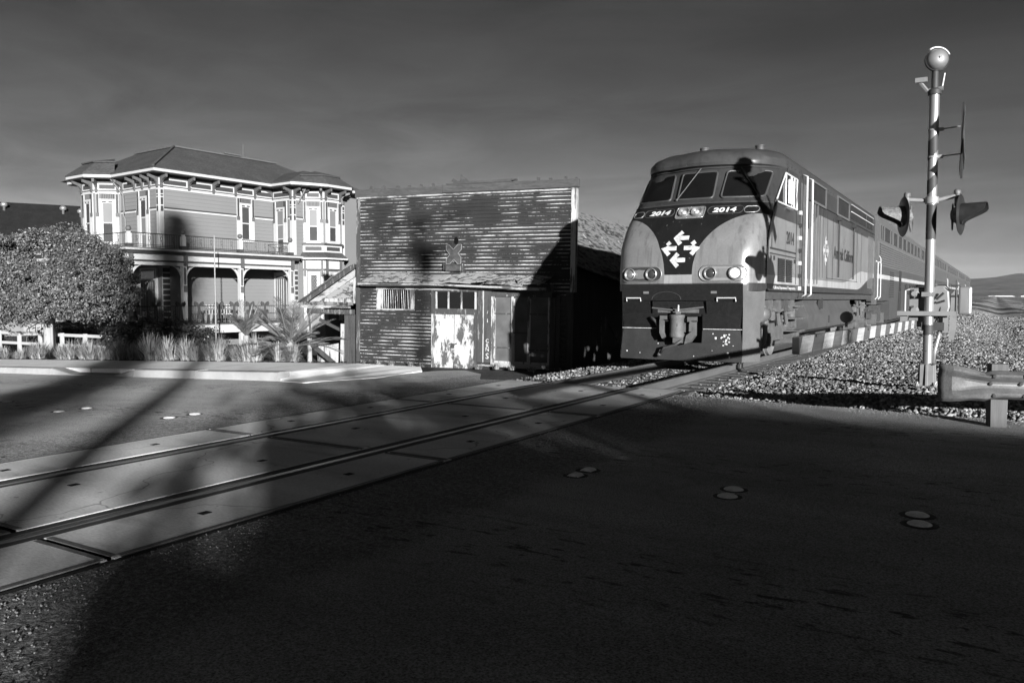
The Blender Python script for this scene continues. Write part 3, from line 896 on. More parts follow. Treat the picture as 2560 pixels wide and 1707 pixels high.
fixn(s.obj("coupler_jaw", m_mid, loco))
s = MB(); s.tube([(.02, -.14, 1.08), (.02, -.14, 1.28)], .018, 6); s.bx(-.02, .06, -.18, -.1, 1.10, 1.16); s.obj("uncoupling_pin", m_frame, loco)
s = MB(); s.tube([(.14, -.24, .56), (0, -.26, .46), (-.25, -.22, .40), (-.36, -.17, .27)], .03, 6); s.tube([(-.36, -.17, .27), (-.42, -.15, .22)], .04, 6)
s.tube([(-.62, -.04, 1.02), (-.48, -.09, .92), (-.42, -.06, .78)], .035, 6)
s.obj("air_hose", m_dk, loco, smooth_=True)
s = MB(); s.tube([(-.62, .03, 1.22), (-.1, .0, 1.17), (.5, .02, 1.24)], .02, 5); s.bx(-.5, .4, .04, .3, 1.12, 1.2); s.obj("uncoupling_bar", m_mid, loco)

# roof furniture
for x, y in ((-.44, 2.9), (.875, 2.9)):
    z = 4.83 if x > 0 else 4.89
    s = MB(); s.lathe([(.105, -.08), (.105, .10), (.115, .11), (.115, .135), (.0, .15)], 14, Matrix.Translation((x, y, z))); s.obj("roof_beacon", m_dk, loco, smooth_=40)
s = MB()
rowsb = []
for t, hgt in ((6.2, .0), (6.7, .10), (7.3, .2), (8.1, .22), (9.1, .14), (9.9, .03)):
    rowsb.append([(x, t, 4.60 + .24 * (1 - (x / 1.3) ** 2) + hgt * (1 - (abs(x) / 1.3) ** 4)) for x in np.linspace(-1.25, 1.25, 13)])
s.grid(rowsb); fixn(s.obj("exhaust_hood", m_dk, loco, smooth_=True))

# side details on the track-right flank
XS_ = 1.583
def flank(name, y0, y1, z0, z1, t, mat, parent=loco, sub=False):
    s = MB(); s.bx(XS_ - .02, XS_ + t, y0, y1, z0, z1); return s.obj(name, mat, parent)
# cab side window
poly = [(1.46, 3.50), (3.50, 3.50), (3.50, 4.20), (2.34, 4.20)]
XZ = Matrix(((0, 0, 1, 0), (1, 0, 0, 0), (0, 1, 0, 0), (0, 0, 0, 1)))   # prism (a,b,h) -> (h, a, b)
s = MB(); s.prism(poly, XS_ - .01, XS_ + .006, XZ); cw_ = fixn(s.obj("cab_window", m_glass, loco))
s = MB(); s.tube([(XS_ + .012, y, z) for y, z in poly], .024, 6, closed=True)
for y in (2.36, 2.9, 3.2): s.tube([(XS_ + .012, y, 3.5), (XS_ + .012, y, 4.2)], .018, 6)
s.obj("window_frame", M("pale window frame", .5, .4, .4, var=.2), cw_)
s = MB(); s.bx(XS_ + .05, XS_ + .075, 2.42, 2.84, 3.54, 4.07); s.obj("wind_deflector", m_wht, cw_)
s = MB(); s.tube([(XS_, 2.5, 3.46), (XS_ + .08, 2.5, 3.42), (XS_ + .08, 2.8, 3.42)], .015, 5); s.obj("mirror_bracket", m_frame, cw_)
text_mesh("2014", .40, frame(Vector((XS_ + .004, 2.93, 2.78)), Vector((0, 1, 0)), Vector((0, 0, 1)), Vector((1, 0, 0))), "lettering", m_grey, loco, .002, bold=.004, sx=.98)
text_mesh("Amtrak California", .50, frame(Vector((XS_ + .004, 10.66, 2.75)), Vector((0, 1, 0)), Vector((0, 0, 1)), Vector((1, 0, 0))), "lettering", m_grey, loco, .002, bold=.009, sx=1.08)
text_mesh("California Department of Transportation", .10, frame(Vector((XS_ + .006, 2.45, 1.655)), Vector((0, 1, 0)), Vector((0, 0, 1)), Vector((1, 0, 0))), "lettering", m_whtworn, loco, .002, sx=1.3)
def arrow_s(cy_, cz, d, k=1.0):
    p = [(0, 0), (.145, .165), (.215, .105), (.150, .045), (.34, .045), (.34, -.045), (.150, -.045), (.215, -.105), (.145, -.165)]
    s = MB(); s._add([Vector((XS_ + .004, cy_ - d * a * k, cz + b_ * k)) for a, b_ in p], [(0, 1, 2, 3), (0, 3, 6), (0, 6, 7, 8), (3, 4, 5, 6)])
    fixn(s.obj("arrow_emblem", M("pale emblem", .34, .5, .3, var=.3) if "pale emblem" not in MATS else MATS["pale emblem"], loco))
arrow_s(7.2, 2.98, -1, 1.15); arrow_s(6.95, 2.75, -1, 1.15); arrow_s(7.85, 2.75, 1, 1.15); arrow_s(7.2, 2.50, -1, 1.15)
# cab door, nose door with louvres
s = MB()
for y0, y1, z0, z1 in ((1.02, 3.58, 2.46, 2.5), (1.02, 3.58, 2.36, 2.385), (3.57, 3.6, 1.75, 4.3), (3.98, 4.0, 1.7, 4.35), (4.88, 4.9, 1.7, 4.35)):
    s.bx(XS_ - .01, XS_ + .005, y0, y1, z0, z1)
s.obj("panel_gap", m_seam, loco)
for y0, y1 in ((1.74, 2.42), (2.54, 3.16)):
    for i in range(13):
        z = 1.80 + i * .040
        s = MB(); s._add([Vector(p) for p in ((XS_, y0, z), (XS_, y1, z), (XS_ + .022, y1, z - .012), (XS_ + .022, y0, z - .012), (XS_, y0, z + .022), (XS_, y1, z + .022))], [(0, 1, 2, 3), (3, 2, 5, 4)])
        s.obj("louvre", m_seam, loco)
for y in (1.34, 3.36): flank("latch", y, y + .09, 2.24, 2.33, .02, m_seam)
# recessed boarding door and handrails
s = MB(); s.bx(XS_ - .01, XS_ + .004, 4.0, 4.88, 1.72, 4.2); s.obj("boarding_door", m_dk if False else m_mid, loco)
for y in (4.13, 4.79):
    s = MB(); zt = 4.39; s.tube([(XS_ + .02, y, zt), (XS_ + .12, y, zt - .04), (XS_ + .12, y, 1.52), (XS_ + .02, y, 1.46)], .024, 8); s.obj("handrail", m_rail_y, loco, smooth_=True)
for i in range(7):
    z = 1.62 + i * .30
    s = MB(); s.bx(XS_, XS_ + .05, 3.86, 3.98, z, z + .09); s.obj("step_hole", m_rail_y if i % 2 == 0 else m_seam, loco)
for i in range(3):
    s = MB(); s.bx(1.25, XS_ + .03, 3.9, 4.6, .62 + i * .3, .66 + i * .3); s.obj("step", m_mid, loco)
# radiator grilles and hatches
for y0, y1, z0, z1 in ((5.28, 7.16, 3.93, 4.38), (9.15, 11.2, 3.93, 4.4)):
    gpart = flank("radiator_grille", y0, y1, z0, z1, .006, m_grille)
    f = MB()
    f.bx(XS_, XS_ + .03, y0 - .08, y1 + .08, z1, z1 + .05); f.bx(XS_, XS_ + .03, y0 - .08, y1 + .08, z0 - .06, z0)
    f.bx(XS_, XS_ + .03, y0 - .08, y0, z0, z1); f.bx(XS_, XS_ + .03, y1, y1 + .08, z0, z1)
    f.obj("grille_frame", MATS["apron side steel"], gpart)
for y0, y1 in ((11.65, 13.35), (13.45, 15.12), (15.5, 16.2), (16.25, 16.9)):
    for z0, z1 in ((4.0, 4.19), (4.22, 4.42)):
        flank("vent_screen", y0, y1, z0, z1, .008, m_grille)
s = MB(); s.tube([(XS_ + .03, 11.6, 4.21), (XS_ + .03, 17.0, 4.21)], .018, 5); s.tube([(XS_ + .03, 11.6, 4.44), (XS_ + .03, 17.0, 4.44)], .014, 5); s.obj("vent_rail", MATS["pale window frame"], loco)
for y in (5.05, 5.35, 5.7, 6.1, 6.5, 6.95, 7.6, 8.5, 13.2, 14.2, 15.9, 16.2, 16.5, 16.8, 17.1):
    tall = y < 6.2 or y > 15.5
    s = MB(); s.bx(XS_ - .005, XS_ + (.028 if tall else .004), y, y + (.035 if tall else .02), 1.98 if not tall else 1.80, 3.86 if y < 8 else 3.72); s.obj("body_rib", MATS["apron side steel"] if tall else m_seam, loco)
for y in (9.25, 12.1):
    s = MB(); s.tube([(XS_ + .05, y, 3.78), (XS_ + .05, y, 2.05)], .028, 6); s.bx(XS_, XS_ + .1, y - .12, y + .12, 3.72, 3.84)
    s.obj("drain_pipe", m_seam, loco)
s = MB(); s.bx(XS_ - .005, XS_ + .004, 7.6, 13.4, 1.985, 2.0); s.obj("panel_gap", m_seam, loco)
s = MB(); s.bx(XS_ - .01, XS_ + .012, .8, 17.6, 1.585, 1.60); s.bx(XS_ - .01, XS_ + .02, 5.0, 17.6, 3.88, 3.90); s.obj("sill_strip", m_seam, loco)
# rear gangway corner post and hoses
s = MB(); s.bx(1.50, 1.60, 17.7, 18.5, 1.2, 4.45); s.obj("gangway_plate", m_mid, loco)
s = MB(); s.bx(-1.2, 1.2, 18.5, 18.75, 1.2, 4.4); s.obj("gangway_diaphragm", m_seam, loco)
for y, m_ in ((18.0, m_rail_y), (18.9, m_rail_y)):
    s = MB(); s.tube([(1.6, y, 2.9), (1.68, y + .05, 2.85), (1.68, y + .05, 1.5), (1.6, y, 1.4)], .022, 6); s.obj("handrail", m_, loco)
# fuel tank with flared top
s = MB()
tp = [(1.52, 1.56), (1.40, 1.50), (1.36, 1.30), (1.44, 1.12), (1.50, 1.0), (1.50, .62), (1.30, .52), (-1.30, .52), (-1.5, .7), (-1.5, 1.0), (-1.36, 1.3), (-1.5, 1.56)]
s.prism(tp, 5.5, 13.3, Matrix(((1, 0, 0, 0), (0, 0, 1, 0), (0, 1, 0, 0), (0, 0, 0, 1))))
fixn(s.obj("fuel_tank", M("fuel tank paint", .058, .5, .4, var=.4, vscale=3, fine=.25), loco))
for y, z0, z1 in ((7.4, 1.14, 1.44), (8.5, .72, .94)):
    s = MB(); s.bx(1.40, 1.51, y, y + .16, z0, z1); s.obj("tank_hole", m_seam, loco)
s = MB(); s.bx(-1.5, 1.5, .9, 17.6, 1.40, 1.58); s.obj("underframe", m_dk, loco)

# trucks
def truck(yc, parent, front=True):
    s = MB(); s.bx(1.12, 1.28, yc - 1.75, yc + 1.75, .62, .86); s.bx(1.12, 1.26, yc - .75, yc + .75, .45, .62)
    s.bx(1.10, 1.32, yc - 1.95, yc - 1.6, .55, .95); s.bx(1.10, 1.32, yc + 1.6, yc + 1.95, .55, .95)
    t = s.obj("truck_frame", m_mid, parent)
    for yy in (-1.35, 1.35):
        for sg in (1, -1):
            w = MB(); w.lathe([(.0, -.07), (.5, -.07), (.53, -.05), (.53, -.03), (.505, -.025), (.50, .05), (.44, .06), (.40, .035), (.18, .03), (.14, .07), (.0, .08)], 28, Matrix.Translation((sg * .775, yc + yy, .505)) @ Matrix.Rotation(pi / 2 * sg, 4, 'Y'))
            w.obj("wheel", M("wheel steel", .20, .5, .4, metal=.4, var=.3) if "wheel steel" not in MATS else MATS["wheel steel"], t, smooth_=35)
        j = MB(); j.bx(1.10, 1.40, yc + yy - .22, yc + yy + .22, .33, .70); j.lathe([(.0, 0), (.15, 0), (.15, .07), (.05, .1), (0, .1)], 14, Matrix.Translation((1.40, yc + yy, .52)) @ Matrix.Rotation(pi / 2, 4, 'Y')); j.obj("axle_box", m_mid, t)
        for dy in (-.42, .42):
            c = MB(); c.lathe([(.12, .72), (.13, .75), (.11, .8), (.13, .85), (.11, .9), (.13, .95), (.11, 1.0), (.13, 1.05), (.12, 1.2)], 12, Matrix.Translation((1.2, yc + yy + dy, 0))); c.obj("coil_spring", m_mid, t, smooth_=True)
    for q0, q1, r_ in ((-.5, -.2, .06), (.3, .6, .05)):
        d = MB(); d.tube([(1.36, yc + q0, 1.34), (1.36, yc + q1, .82)], r_, 8); d.obj("damper", MATS["apron side steel"], t)
    p = MB(); p.tube([(1.40, yc - 1.3, 1.2), (1.42, yc - .4, 1.12), (1.42, yc + .4, 1.22), (1.40, yc + 1.6, 1.16)], .03, 6); p.bx(1.25, 1.42, yc + .7, yc + 1.25, 1.05, 1.3); p.bx(1.3, 1.4, yc - 1.1, yc - .7, .95, 1.2); p.obj("brake_rigging", m_frame, t)
    return t
truck(3.1, loco); truck(15.4, loco)
# sand pipe and rail guard before the leading wheel
s = MB(); s.tube([(1.36, 1.35, 1.28), (1.40, 1.5, 1.1), (1.38, 1.48, .55), (1.30, 1.40, .30)], .065, 10); s.obj("sand_pipe", MATS["apron side steel"], loco, smooth_=True)
s = MB(); s.lathe([(.02, -.25), (.17, -.24), (.19, 0), (.17, .24), (.02, .25)], 14, Matrix.Translation((1.32, 1.42, 1.08)) @ Matrix.Rotation(pi / 2, 4, 'X')); s.obj("air_reservoir", MATS["apron side steel"], loco, smooth_=True)
s = MB(); s.tube([(1.3, .6, 1.45), (1.36, 1.0, 1.38), (1.36, 1.3, 1.44), (1.38, 1.9, 1.40)], .035, 6); s.obj("brake_pipe", m_mid, loco)
s = MB(); s.bx(.7, 1.0, .6, .72, .06, .5); s.tube([(1.2, .7, .2), (.85, .65, .12)], .05, 6); s.obj("rail_guard", m_mid, loco)
for y in (1.5, 2.3, 3.0, 3.7):
    s = MB(); s.bx(1.15, 1.45, y, y + .45, 1.12, 1.5); s.obj("equipment_box", [m_dk, m_mid][int(y * 10) % 2], loco)

# ------------------------------------------------------------------ passenger coaches
m_coach, nt, b, oc = new_mat("coach livery")
b.inputs["Roughness"].default_value = 0.4; b.inputs["Specular IOR Level"].default_value = 0.4
sp = nt.nodes.new("ShaderNodeSeparateXYZ"); nt.links.new(oc, sp.inputs[0])
pz = sp.outputs[2]
st = mth(nt, 'MULTIPLY', mth(nt, 'LESS_THAN', pz, 2.38), mth(nt, 'GREATER_THAN', pz, 2.20))
ribz = mth(nt, 'GREATER_THAN', pz, 2.74)
c0 = mixf(nt, ribz, 0.05, 0.10)
c0 = mixf(nt, st, c0, 0.34)
c0 = mixf(nt, mth(nt, 'MULTIPLY', mth(nt, 'GREATER_THAN', pz, 3.70), mth(nt, 'LESS_THAN', pz, 4.50)), c0, 0.085)
c0 = mixf(nt, mth(nt, 'GREATER_THAN', pz, 4.5), c0, 0.09)
setcol(nt, b, mth(nt, 'MULTIPLY', c0, mth(nt, 'MULTIPLY_ADD', mth(nt, 'SUBTRACT', noi(nt, oc, 1.5, 5.0), .5), .6, 1.0)))
m_cwin = M("coach window glass", 0.010, 0.25, 0.25, var=.3)
m_rib = M("coach corrugation", 0.10, .4, .4, metal=.2, var=.2)
CL = 25.6
def make_coach():
    t = empty("passenger_coach", (LX, 0, 0))
    s = MB()
    sec = [(1.55, 1.28), (1.57, 2.0), (1.57, 4.45), (1.50, 4.66), (1.30, 4.82), (.8, 4.92), (0, 4.95)]
    full = sec + [(-x, z) for x, z in sec[-2::-1]]
    s.grid([[(x, 0, z) for x, z in full], [(x, CL, z) for x, z in full]])
    s.quad(*[(x, 0, z) for x, z in full]); s.quad(*[(x, CL, z) for x, z in full[::-1]])
    o_ = fixn(s.obj("body", m_coach, t))
    s = MB(); s.bx(-1.52, 1.545, 4.6, CL - 4.6, .42, 1.28); s.obj("lower_body", m_coach, t)
    s = MB(); s.bx(-1.3, 1.3, .2, CL - .2, 1.15, 1.28); s.obj("underframe", m_dk, t)
    for i in range(9):
        z = 2.79 + i * .098
        s = MB(); s._add([Vector(p) for p in ((1.566, .5, z), (1.60, .5, z + .02), (1.60, .5, z + .05), (1.566, .5, z + .07), (1.566, CL - .5, z), (1.60, CL - .5, z + .02), (1.60, CL - .5, z + .05), (1.566, CL - .5, z + .07))], [(0, 4, 5, 1), (1, 5, 6, 2), (2, 6, 7, 3)])
        s.obj("corrugation", m_rib, t)
    wy = [(.55, .95), (1.15, 1.6), (1.95, 3.9), (4.25, 4.7)] + [(5.4 + i * 2.15, 6.95 + i * 2.15) for i in range(7)] + [(20.7, 21.15), (21.5, 23.5), (23.9, 24.3)]
    for y0, y1 in wy:
        s = MB(); s.bx(1.56, 1.578, y0, y1, 3.80, 4.38); w = s.obj("window", m_cwin, t)
        for yy in (y0 - .05, y1):
            f = MB(); f.bx(1.56, 1.594, yy, yy + .05, 3.75, 4.43); f.obj("window_frame", m_rib, w)
    for y0, y1 in ((8.2, 8.75), (8.8, 9.35)):
        s = MB(); s.bx(1.56, 1.575, y0, y1, .75, 2.72); d = s.obj("door", m_seam, t)
        s = MB(); s.bx(1.57, 1.58, y0 + .12, y1 - .12, 1.75, 2.5); s.obj("door_pane", m_cwin, d)
    for i in range(14):
        z = 1.42 + i * .085
        s = MB(); s.bx(1.56, 1.585, 4.3, 5.9, z, z + .035); s.obj("louvre", m_seam, t)
    for y0 in (11.2, 13.4, 15.6, 17.8):
        s = MB(); s.bx(1.548, 1.578, y0, y0 + 1.5, 1.55, 2.1); s.obj("lower_window", m_cwin, t)
    for y in (.12, CL - .2):
        s = MB(); s.tube([(1.6, y, 1.4), (1.66, y, 1.5), (1.66, y, 3.0), (1.6, y, 3.1)], .02, 5); s.obj("handrail", m_rail_y, t)
    for yc in (2.6, CL - 2.6):
        truck_c = MB(); truck_c.bx(1.05, 1.25, yc - 1.7, yc + 1.7, .55, .85); truck_c.bx(1.0, 1.35, yc - .5, yc + .5, .4, 1.1)
        tt = truck_c.obj("truck_frame", m_dk, t)
        for dy in (-1.3, 1.3):
            w = MB(); w.lathe([(.0, -.06), (.44, -.06), (.46, -.03), (.43, .06), (.0, .06)], 20, Matrix.Translation((.80, yc + dy, .44)) @ Matrix.Rotation(pi / 2, 4, 'Y')); w.obj("wheel", MATS["wheel steel"], tt)
            c = MB(); c.bx(1.05, 1.38, yc + dy - .25, yc + dy + .25, .3, .75); c.obj("axle_box", m_mid, tt)
    return t
names = ["corrugated bilevel coach coupled directly behind the locomotive", "second bilevel coach counted back from the locomotive", "third bilevel coach counted back from the locomotive", "bilevel coach next to last in the train", "last bilevel coach at the far tail of the train"]
for i in range(5):
    c = make_coach() if i == 0 else copy_tree(c0_)
    if i == 0: c0_ = c
    y = 35.05 + i * 26.2
    c.location = (LX, y, rise(y)); c.rotation_euler = (math.atan(.0045), 0, 0)
    tag(c, names[i], "train coach", "bilevel coaches of the passenger train")
# ------------------------------------------------------------------ crossing signal on the right
m_alu, nt, b, oc = new_mat("aluminium mast")
b.inputs["Metallic"].default_value = 0.55; b.inputs["Roughness"].default_value = 0.40; b.inputs["Specular IOR Level"].default_value = 0.5
setcol(nt, b, mth(nt, 'MULTIPLY_ADD', noi(nt, oc, 6.0, 5.0, (1, 1, .25)), 0.2, 0.16))
m_alud = M("stained dark band", 0.035, 0.6, 0.3, var=.4, vscale=5, fine=.3)
m_black = M("black signal enamel", 0.016, 0.45, 0.5, var=.5, vscale=10, fine=.4)
m_chip = M("flaked signal enamel", 0.10, 0.6, 0.4, var=.9, vscale=16, fine=.6, fscale=35)
m_galv = M("galvanised steel", 0.25, 0.5, 0.5, metal=.3, var=.35, vscale=6, fine=.25, bs=.15)
m_alum2 = M("pale casting", 0.17, 0.5, 0.4, metal=.2, var=.25, vscale=5)
MX, MY = -0.905, 14.19
sig = empty("crossing_signal", (MX, MY, -0.02), label="tall railway crossing signal mast with round bell on top and two hooded lamps", cat="crossing signal")
lean = 0.0
s = MB(); s.tube([(0, 0, .38), (0, 0, 4.66)], .071, 20); mast = s.obj("mast", m_alu, sig, smooth_=40)
# dark worn wraps round the mast, diagonal ends
def wrap(z0, z1, dz):
    n = 24; s = MB(); rows = []
    for k in (0, 1):
        rows.append([(.0735 * cos(2 * pi * j / n), .0735 * sin(2 * pi * j / n), (z0 if k == 0 else z1) + dz * cos(2 * pi * j / n - .5)) for j in range(n)])
    s.grid(rows, closed=True); fixn(s.obj("dark_band", m_alud, mast, smooth_=True))
wrap(3.68, 3.98, .09); wrap(3.15, 3.37, .09); wrap(2.36, 2.90, 0.0); wrap(.86, 1.02, .0)
# base
s = MB()
s.bx(-.16, .16, -.16, .16, -.04, .0); s.bx(-.15, .15, -.15, .15, .03, .06)
s.bx(-.10, .10, -.10, .10, .06, .40)
for a in (0, pi / 2):
    s.prism([(-.135, .06), (.135, .06), (.12, .40), (-.12, .40)], -.02, .02, Matrix.Rotation(a, 4, 'Z') @ Matrix(((1, 0, 0, 0), (0, 0, 1, 0), (0, 1, 0, 0), (0, 0, 0, 1))))
bevel(s.obj("base", m_alum2, sig), .006)
for sx_, sy_ in ((1, 1), (1, -1), (-1, 1), (-1, -1)):
    s = MB(); s.tube([(sx_ * .125, sy_ * .125, -.05), (sx_ * .125, sy_ * .125, .12)], .014, 8); s.lathe([(.0, .06), (.03, .06), (.03, .09), (.0, .09)], 6, Matrix.Translation((sx_ * .125, sy_ * .125, 0))); s.obj("anchor_bolt", m_galv, sig)
    s = MB(); s.lathe([(.0, 0), (.022, 0), (.022, .03), (0, .03)], 6, Matrix.Translation((sx_ * .09, sy_ * .10, .39))); s.obj("bolt", m_alud, sig)
# bell on top: gong facing the road
BD = Vector((.42, -.90, .05)).normalized()
BX = frame(Vector((.02, -.02, 5.13)), BD.cross(Vector((0, 0, 1))).normalized() * -1, BD.cross(BD.cross(Vector((0, 0, 1)))).normalized() * -1, BD)
s = MB(); s.lathe([(.0, .135), (.03, .13), (.09, .115), (.13, .085), (.155, .045), (.165, .0), (.16, -.005), (.0, -.005)], 32, BX); s.obj("gong", m_alu, sig, smooth_=40)
s = MB(); s.lathe([(.0, .15), (.02, .15), (.02, .13)], 10, BX); s.obj("gong_nut", m_black, sig)
s = MB(); s.lathe([(.0, -.10), (.11, -.10), (.165, -.06), (.178, -.02), (.178, .02), (.17, .025), (.168, -.005), (.0, -.006)], 32, BX); s.obj("bell_housing", m_alud, sig, smooth_=40)
s = MB(); s.tube([BX @ Vector((.19 * cos(a), .19 * sin(a), .01)) for a in np.linspace(.35, pi - .9, 16)], .018, 6); s.obj("bell_rim", m_alu, sig, smooth_=True)
s = MB(); s.tube([(0, 0, 4.66), (0, 0, 4.98)], .05, 12); s.lathe([(.0, 4.60), (.095, 4.60), (.095, 4.67), (.055, 4.70), (.0, 4.70)], 16); s.obj("mast_cap", m_alud, sig, smooth_=40)
s = MB(); s.tube([(.1, 0, 4.70), (.13, .02, 4.92)], .012, 5); s.tube([(-.10, -.02, 4.66), (-.20, -.05, 4.80), (-.22, -.06, 4.84)], .03, 6); s.bx(-.27, -.10, -.10, -.02, 4.80, 4.87); s.tube([(-.1, 0, 4.67), (.12, 0, 4.69)], .035, 6); s.obj("lamp_bracket", m_alu, sig)
# crossbuck blades seen edge-on from here, facing the road
for sg in (1, -1):
    s = MB(); L = .58
    X = Matrix.Translation((.40, .0, 3.86)) @ Matrix.Rotation(R_(5), 4, 'Z') @ Matrix.Rotation(sg * R_(45), 4, 'X')
    s.bx(-.006 + .008 * sg, .006 + .008 * sg, -L, L, -.11, .11, X); bl = s.obj("crossbuck_blade", m_alud, sig)
    back = MB(); back.bx(.0065 + .008 * sg, .0075 + .008 * sg, -L + .01, L - .01, -.1, .1, X); back.obj("blade_face", m_wht, bl)
for z in (4.06, 3.64):
    s = MB(); s.tube([(.07, 0, z), (.40, .0, z + .02)], .011, 6); s.lathe([(.076, -.012), (.082, -.012), (.082, .012), (.076, .012)], 20, Matrix.Translation((0, 0, z))); s.bx(.06, .14, -.03, .03, z - .025, z + .025)
    s.obj("sign_bracket", m_galv, sig)
s = MB(); s.bx(.38, .41, -.02, .02, 3.28, 4.44); s.obj("sign_backing", m_black, sig)
# cross arm and lamps
s = MB(); s.lathe([(.074, -.05), (.098, -.05), (.098, .05), (.074, .05)], 20, Matrix.Translation((0, 0, 2.97)))
s.tube([(-.08, 0, 2.97), (-.36, 0, 3.0)], .034, 10); s.tube([(.08, 0, 2.97), (.33, .0, 3.02)], .034, 10); s.obj("cross_arm", m_galv, sig, smooth_=40)
for sg in (-1, 1):
    cx_ = sg * .40
    AX = Matrix.Translation((cx_, 0, 2.72)) @ Matrix.Rotation(pi / 2 * sg, 4, 'Y')     # lens axis along +/-X
    AX = Matrix.Rotation(R_(-9 if sg > 0 else 21), 4, 'Z') @ AX
    s = MB(); s.lathe([(.0, .0), (.30, .0), (.315, .012), (.30, .02), (.0, .02)], 36, AX); bk = s.obj("lamp_background", m_black, sig, smooth_=30)
    s = MB(); s.lathe([(.0, -.12), (.08, -.12), (.13, -.06), (.15, .0), (.0, .0)], 20, AX); s.obj("lamp_housing", m_chip, bk, smooth_=35)
    s = MB(); s.lathe([(.0, .05), (.07, .045), (.12, .03), (.135, .02), (.0, .02)], 20, AX); s.obj("lens", m_lensd, bk, smooth_=True)
    n = 25; inner, outer_ = [], []
    for j in range(n):                       # visor: a half-tube hood that ends in a long lip
        a = R_(-62) + (pi + R_(124)) * j / (n - 1)
        reach = .05 + .31 * sst(-.75, .45, sin(a))
        # AX local: x,y span the disc, z is the lens axis; world up is -x*sg
        for arr, rr_ in ((inner, .165), (outer_, .173)):
            arr.append((rr_ * cos(a), rr_ * sin(a), reach))
    # local up: find the local direction that maps to world +Z
    up_l = (AX.inverted().to_3x3() @ Vector((0, 0, 1)))
    ang = math.atan2(up_l.y, up_l.x) - pi / 2
    RZ = Matrix.Rotation(ang, 4, 'Z')
    s = MB()
    s.grid([[AX @ RZ @ Vector((x, y, .02)) for x, y, z in outer_], [AX @ RZ @ Vector((x, y, z)) for x, y, z in outer_], [AX @ RZ @ Vector((x, y, z)) for x, y, z in inner], [AX @ RZ @ Vector((x, y, .02)) for x, y, z in inner]])
    s.obj("visor", m_chip if sg < 0 else m_black, bk, smooth_=40)
    # second lamp facing the other way behind it
    AX2 = Matrix.Translation((cx_ - sg * .10, .06, 2.70)) @ Matrix.Rotation(-pi / 2 * sg, 4, 'Y')
    s = MB(); s.lathe([(.0, .0), (.20, .0), (.21, .012), (.20, .02), (.0, .02)], 28, AX2); s.obj("lamp_background", m_chip, sig, smooth_=30)
    s = MB(); s.tube([(sg * .35, 0, 3.08), (sg * .35, 0, 2.86)], .04, 10); s.lathe([(.0, 3.05), (.05, 3.05), (.05, 3.1), (.03, 3.12), (.0, 3.12)], 10, Matrix.Translation((sg * .35, 0, 0))); s.obj("lamp_hanger", m_chip, sig, smooth_=40)

# ------------------------------------------------------------------ barrier gate carried by the mast
gate = empty("crossing_gate", (MX, MY, -0.02), label="lowered striped barrier gate with its drive box on the signal mast", cat="barrier gate")
s = MB()
q = [(-.25, 1.62), (.20, 1.62), (.27, 1.56), (.29, 1.30), (.24, 1.08), (.16, .98), (-.20, .98), (-.28, 1.1), (-.28, 1.56)]
s.prism(q, .10, .42, Matrix(((1, 0, 0, 0), (0, 0, 1, 0), (0, 1, 0, 0), (0, 0, 0, 1))))
box = bevel(s.obj("drive_box", m_alum2, gate), .025, 2)
s = MB(); s.tube([(-.26, .09, 1.64), (.22, .09, 1.64), (.29, .09, 1.56)], .012, 5); s.obj("lid_seal", m_seam, box)
for z in (1.51, 1.25):
    s = MB(); s.lathe([(.0, .10), (.04, .10), (.06, .06), (.075, .04), (.075, .0), (.0, .0)], 8, Matrix.Translation((-.21, .02, z)) @ Matrix.Rotation(pi / 2, 4, 'X')); s.obj("hub_nut", m_alum2, box)
s = MB(); s.bx(-.28, -.15, .04, .11, 1.08, 1.6); s.obj("crank_arm", m_alum2, gate)
for z, x0, x1 in ((1.20, -.44, .38), (1.5, -.10, .02)):
    s = MB(); s.bx(x0, x1, -.115, -.085, z - .035, z + .035); s.bx(-.09, .09, -.085, -.07, z - .03, z + .03)
    s.obj("clamp_strap", m_alum2, gate)
s = MB(); s.tube([(.1, .05, 1.42), (.2, .02, 1.52)], .018, 6); s.tube([(.10, .02, 1.36), (.22, -.02, 1.40)], .018, 6); s.obj("clamp_bolt", m_alud, gate)
s = MB(); s.tube([(.16, .1, 1.30), (.14, .08, 1.15), (.1, .05, .95), (.05, -.02, .72), (-.0, -.06, .62), (-.05, -.08, .58)], .007, 5); s.obj("cable", m_seam, gate)
s = MB(); s.tube([(.17, .1, 1.0), (.14, .05, .82), (.10, .02, .62), (.08, .0, .40)], .03, 8); s.obj("conduit", m_alu, gate, smooth_=True)
# counterweight arms and weights reaching back past the mast
s = MB()
s.prism([(.0, .78), (.07, .78), (.10, .95), (.11, 1.45), (.07, 1.56), (.02, 1.5)], .12, .17, Matrix.Translation((.28, 0, 0)) @ Matrix(((1, 0, 0, 0), (0, 0, 1, 0), (0, 1, 0, 0), (0, 0, 0, 1))))
s.obj("counterweight_arm", m_alum2, gate)
s = MB(); s.bx(.20, .27, .02, .10, .90, 1.18); s.obj("stop_post", m_alum2, gate)
s = MB(); s.bx(.40, .585, .10, .26, 1.18, 1.62); bevel(s.obj("counterweight", m_alu, gate), .03, 2)
s = MB(); s.tube([(.37, .12, 1.72), (.37, .12, 1.20)], .012, 6); s.tube([(.30, .1, 1.63), (.42, .1, 1.64)], .012, 6); s.tube([(.3, .14, 1.47), (.44, .14, 1.47)], .03, 6); s.bx(.5, .62, .08, .12, 1.16, 1.175); s.obj("counterweight_rod", m_alud, gate)
s = MB(); s.bx(-.40, -.30, -.06, .0, 1.0, 1.19); s.tube([(-.34, -.02, 1.0), (-.34, -.02, 1.56), (-.28, 0, 1.58)], .02, 6); s.obj("arm_yoke", m_alum2, gate)
s = MB(); s.bx(-.10, .22, -.02, .20, .93, 1.06); s.obj("arm_socket", m_alud, gate)
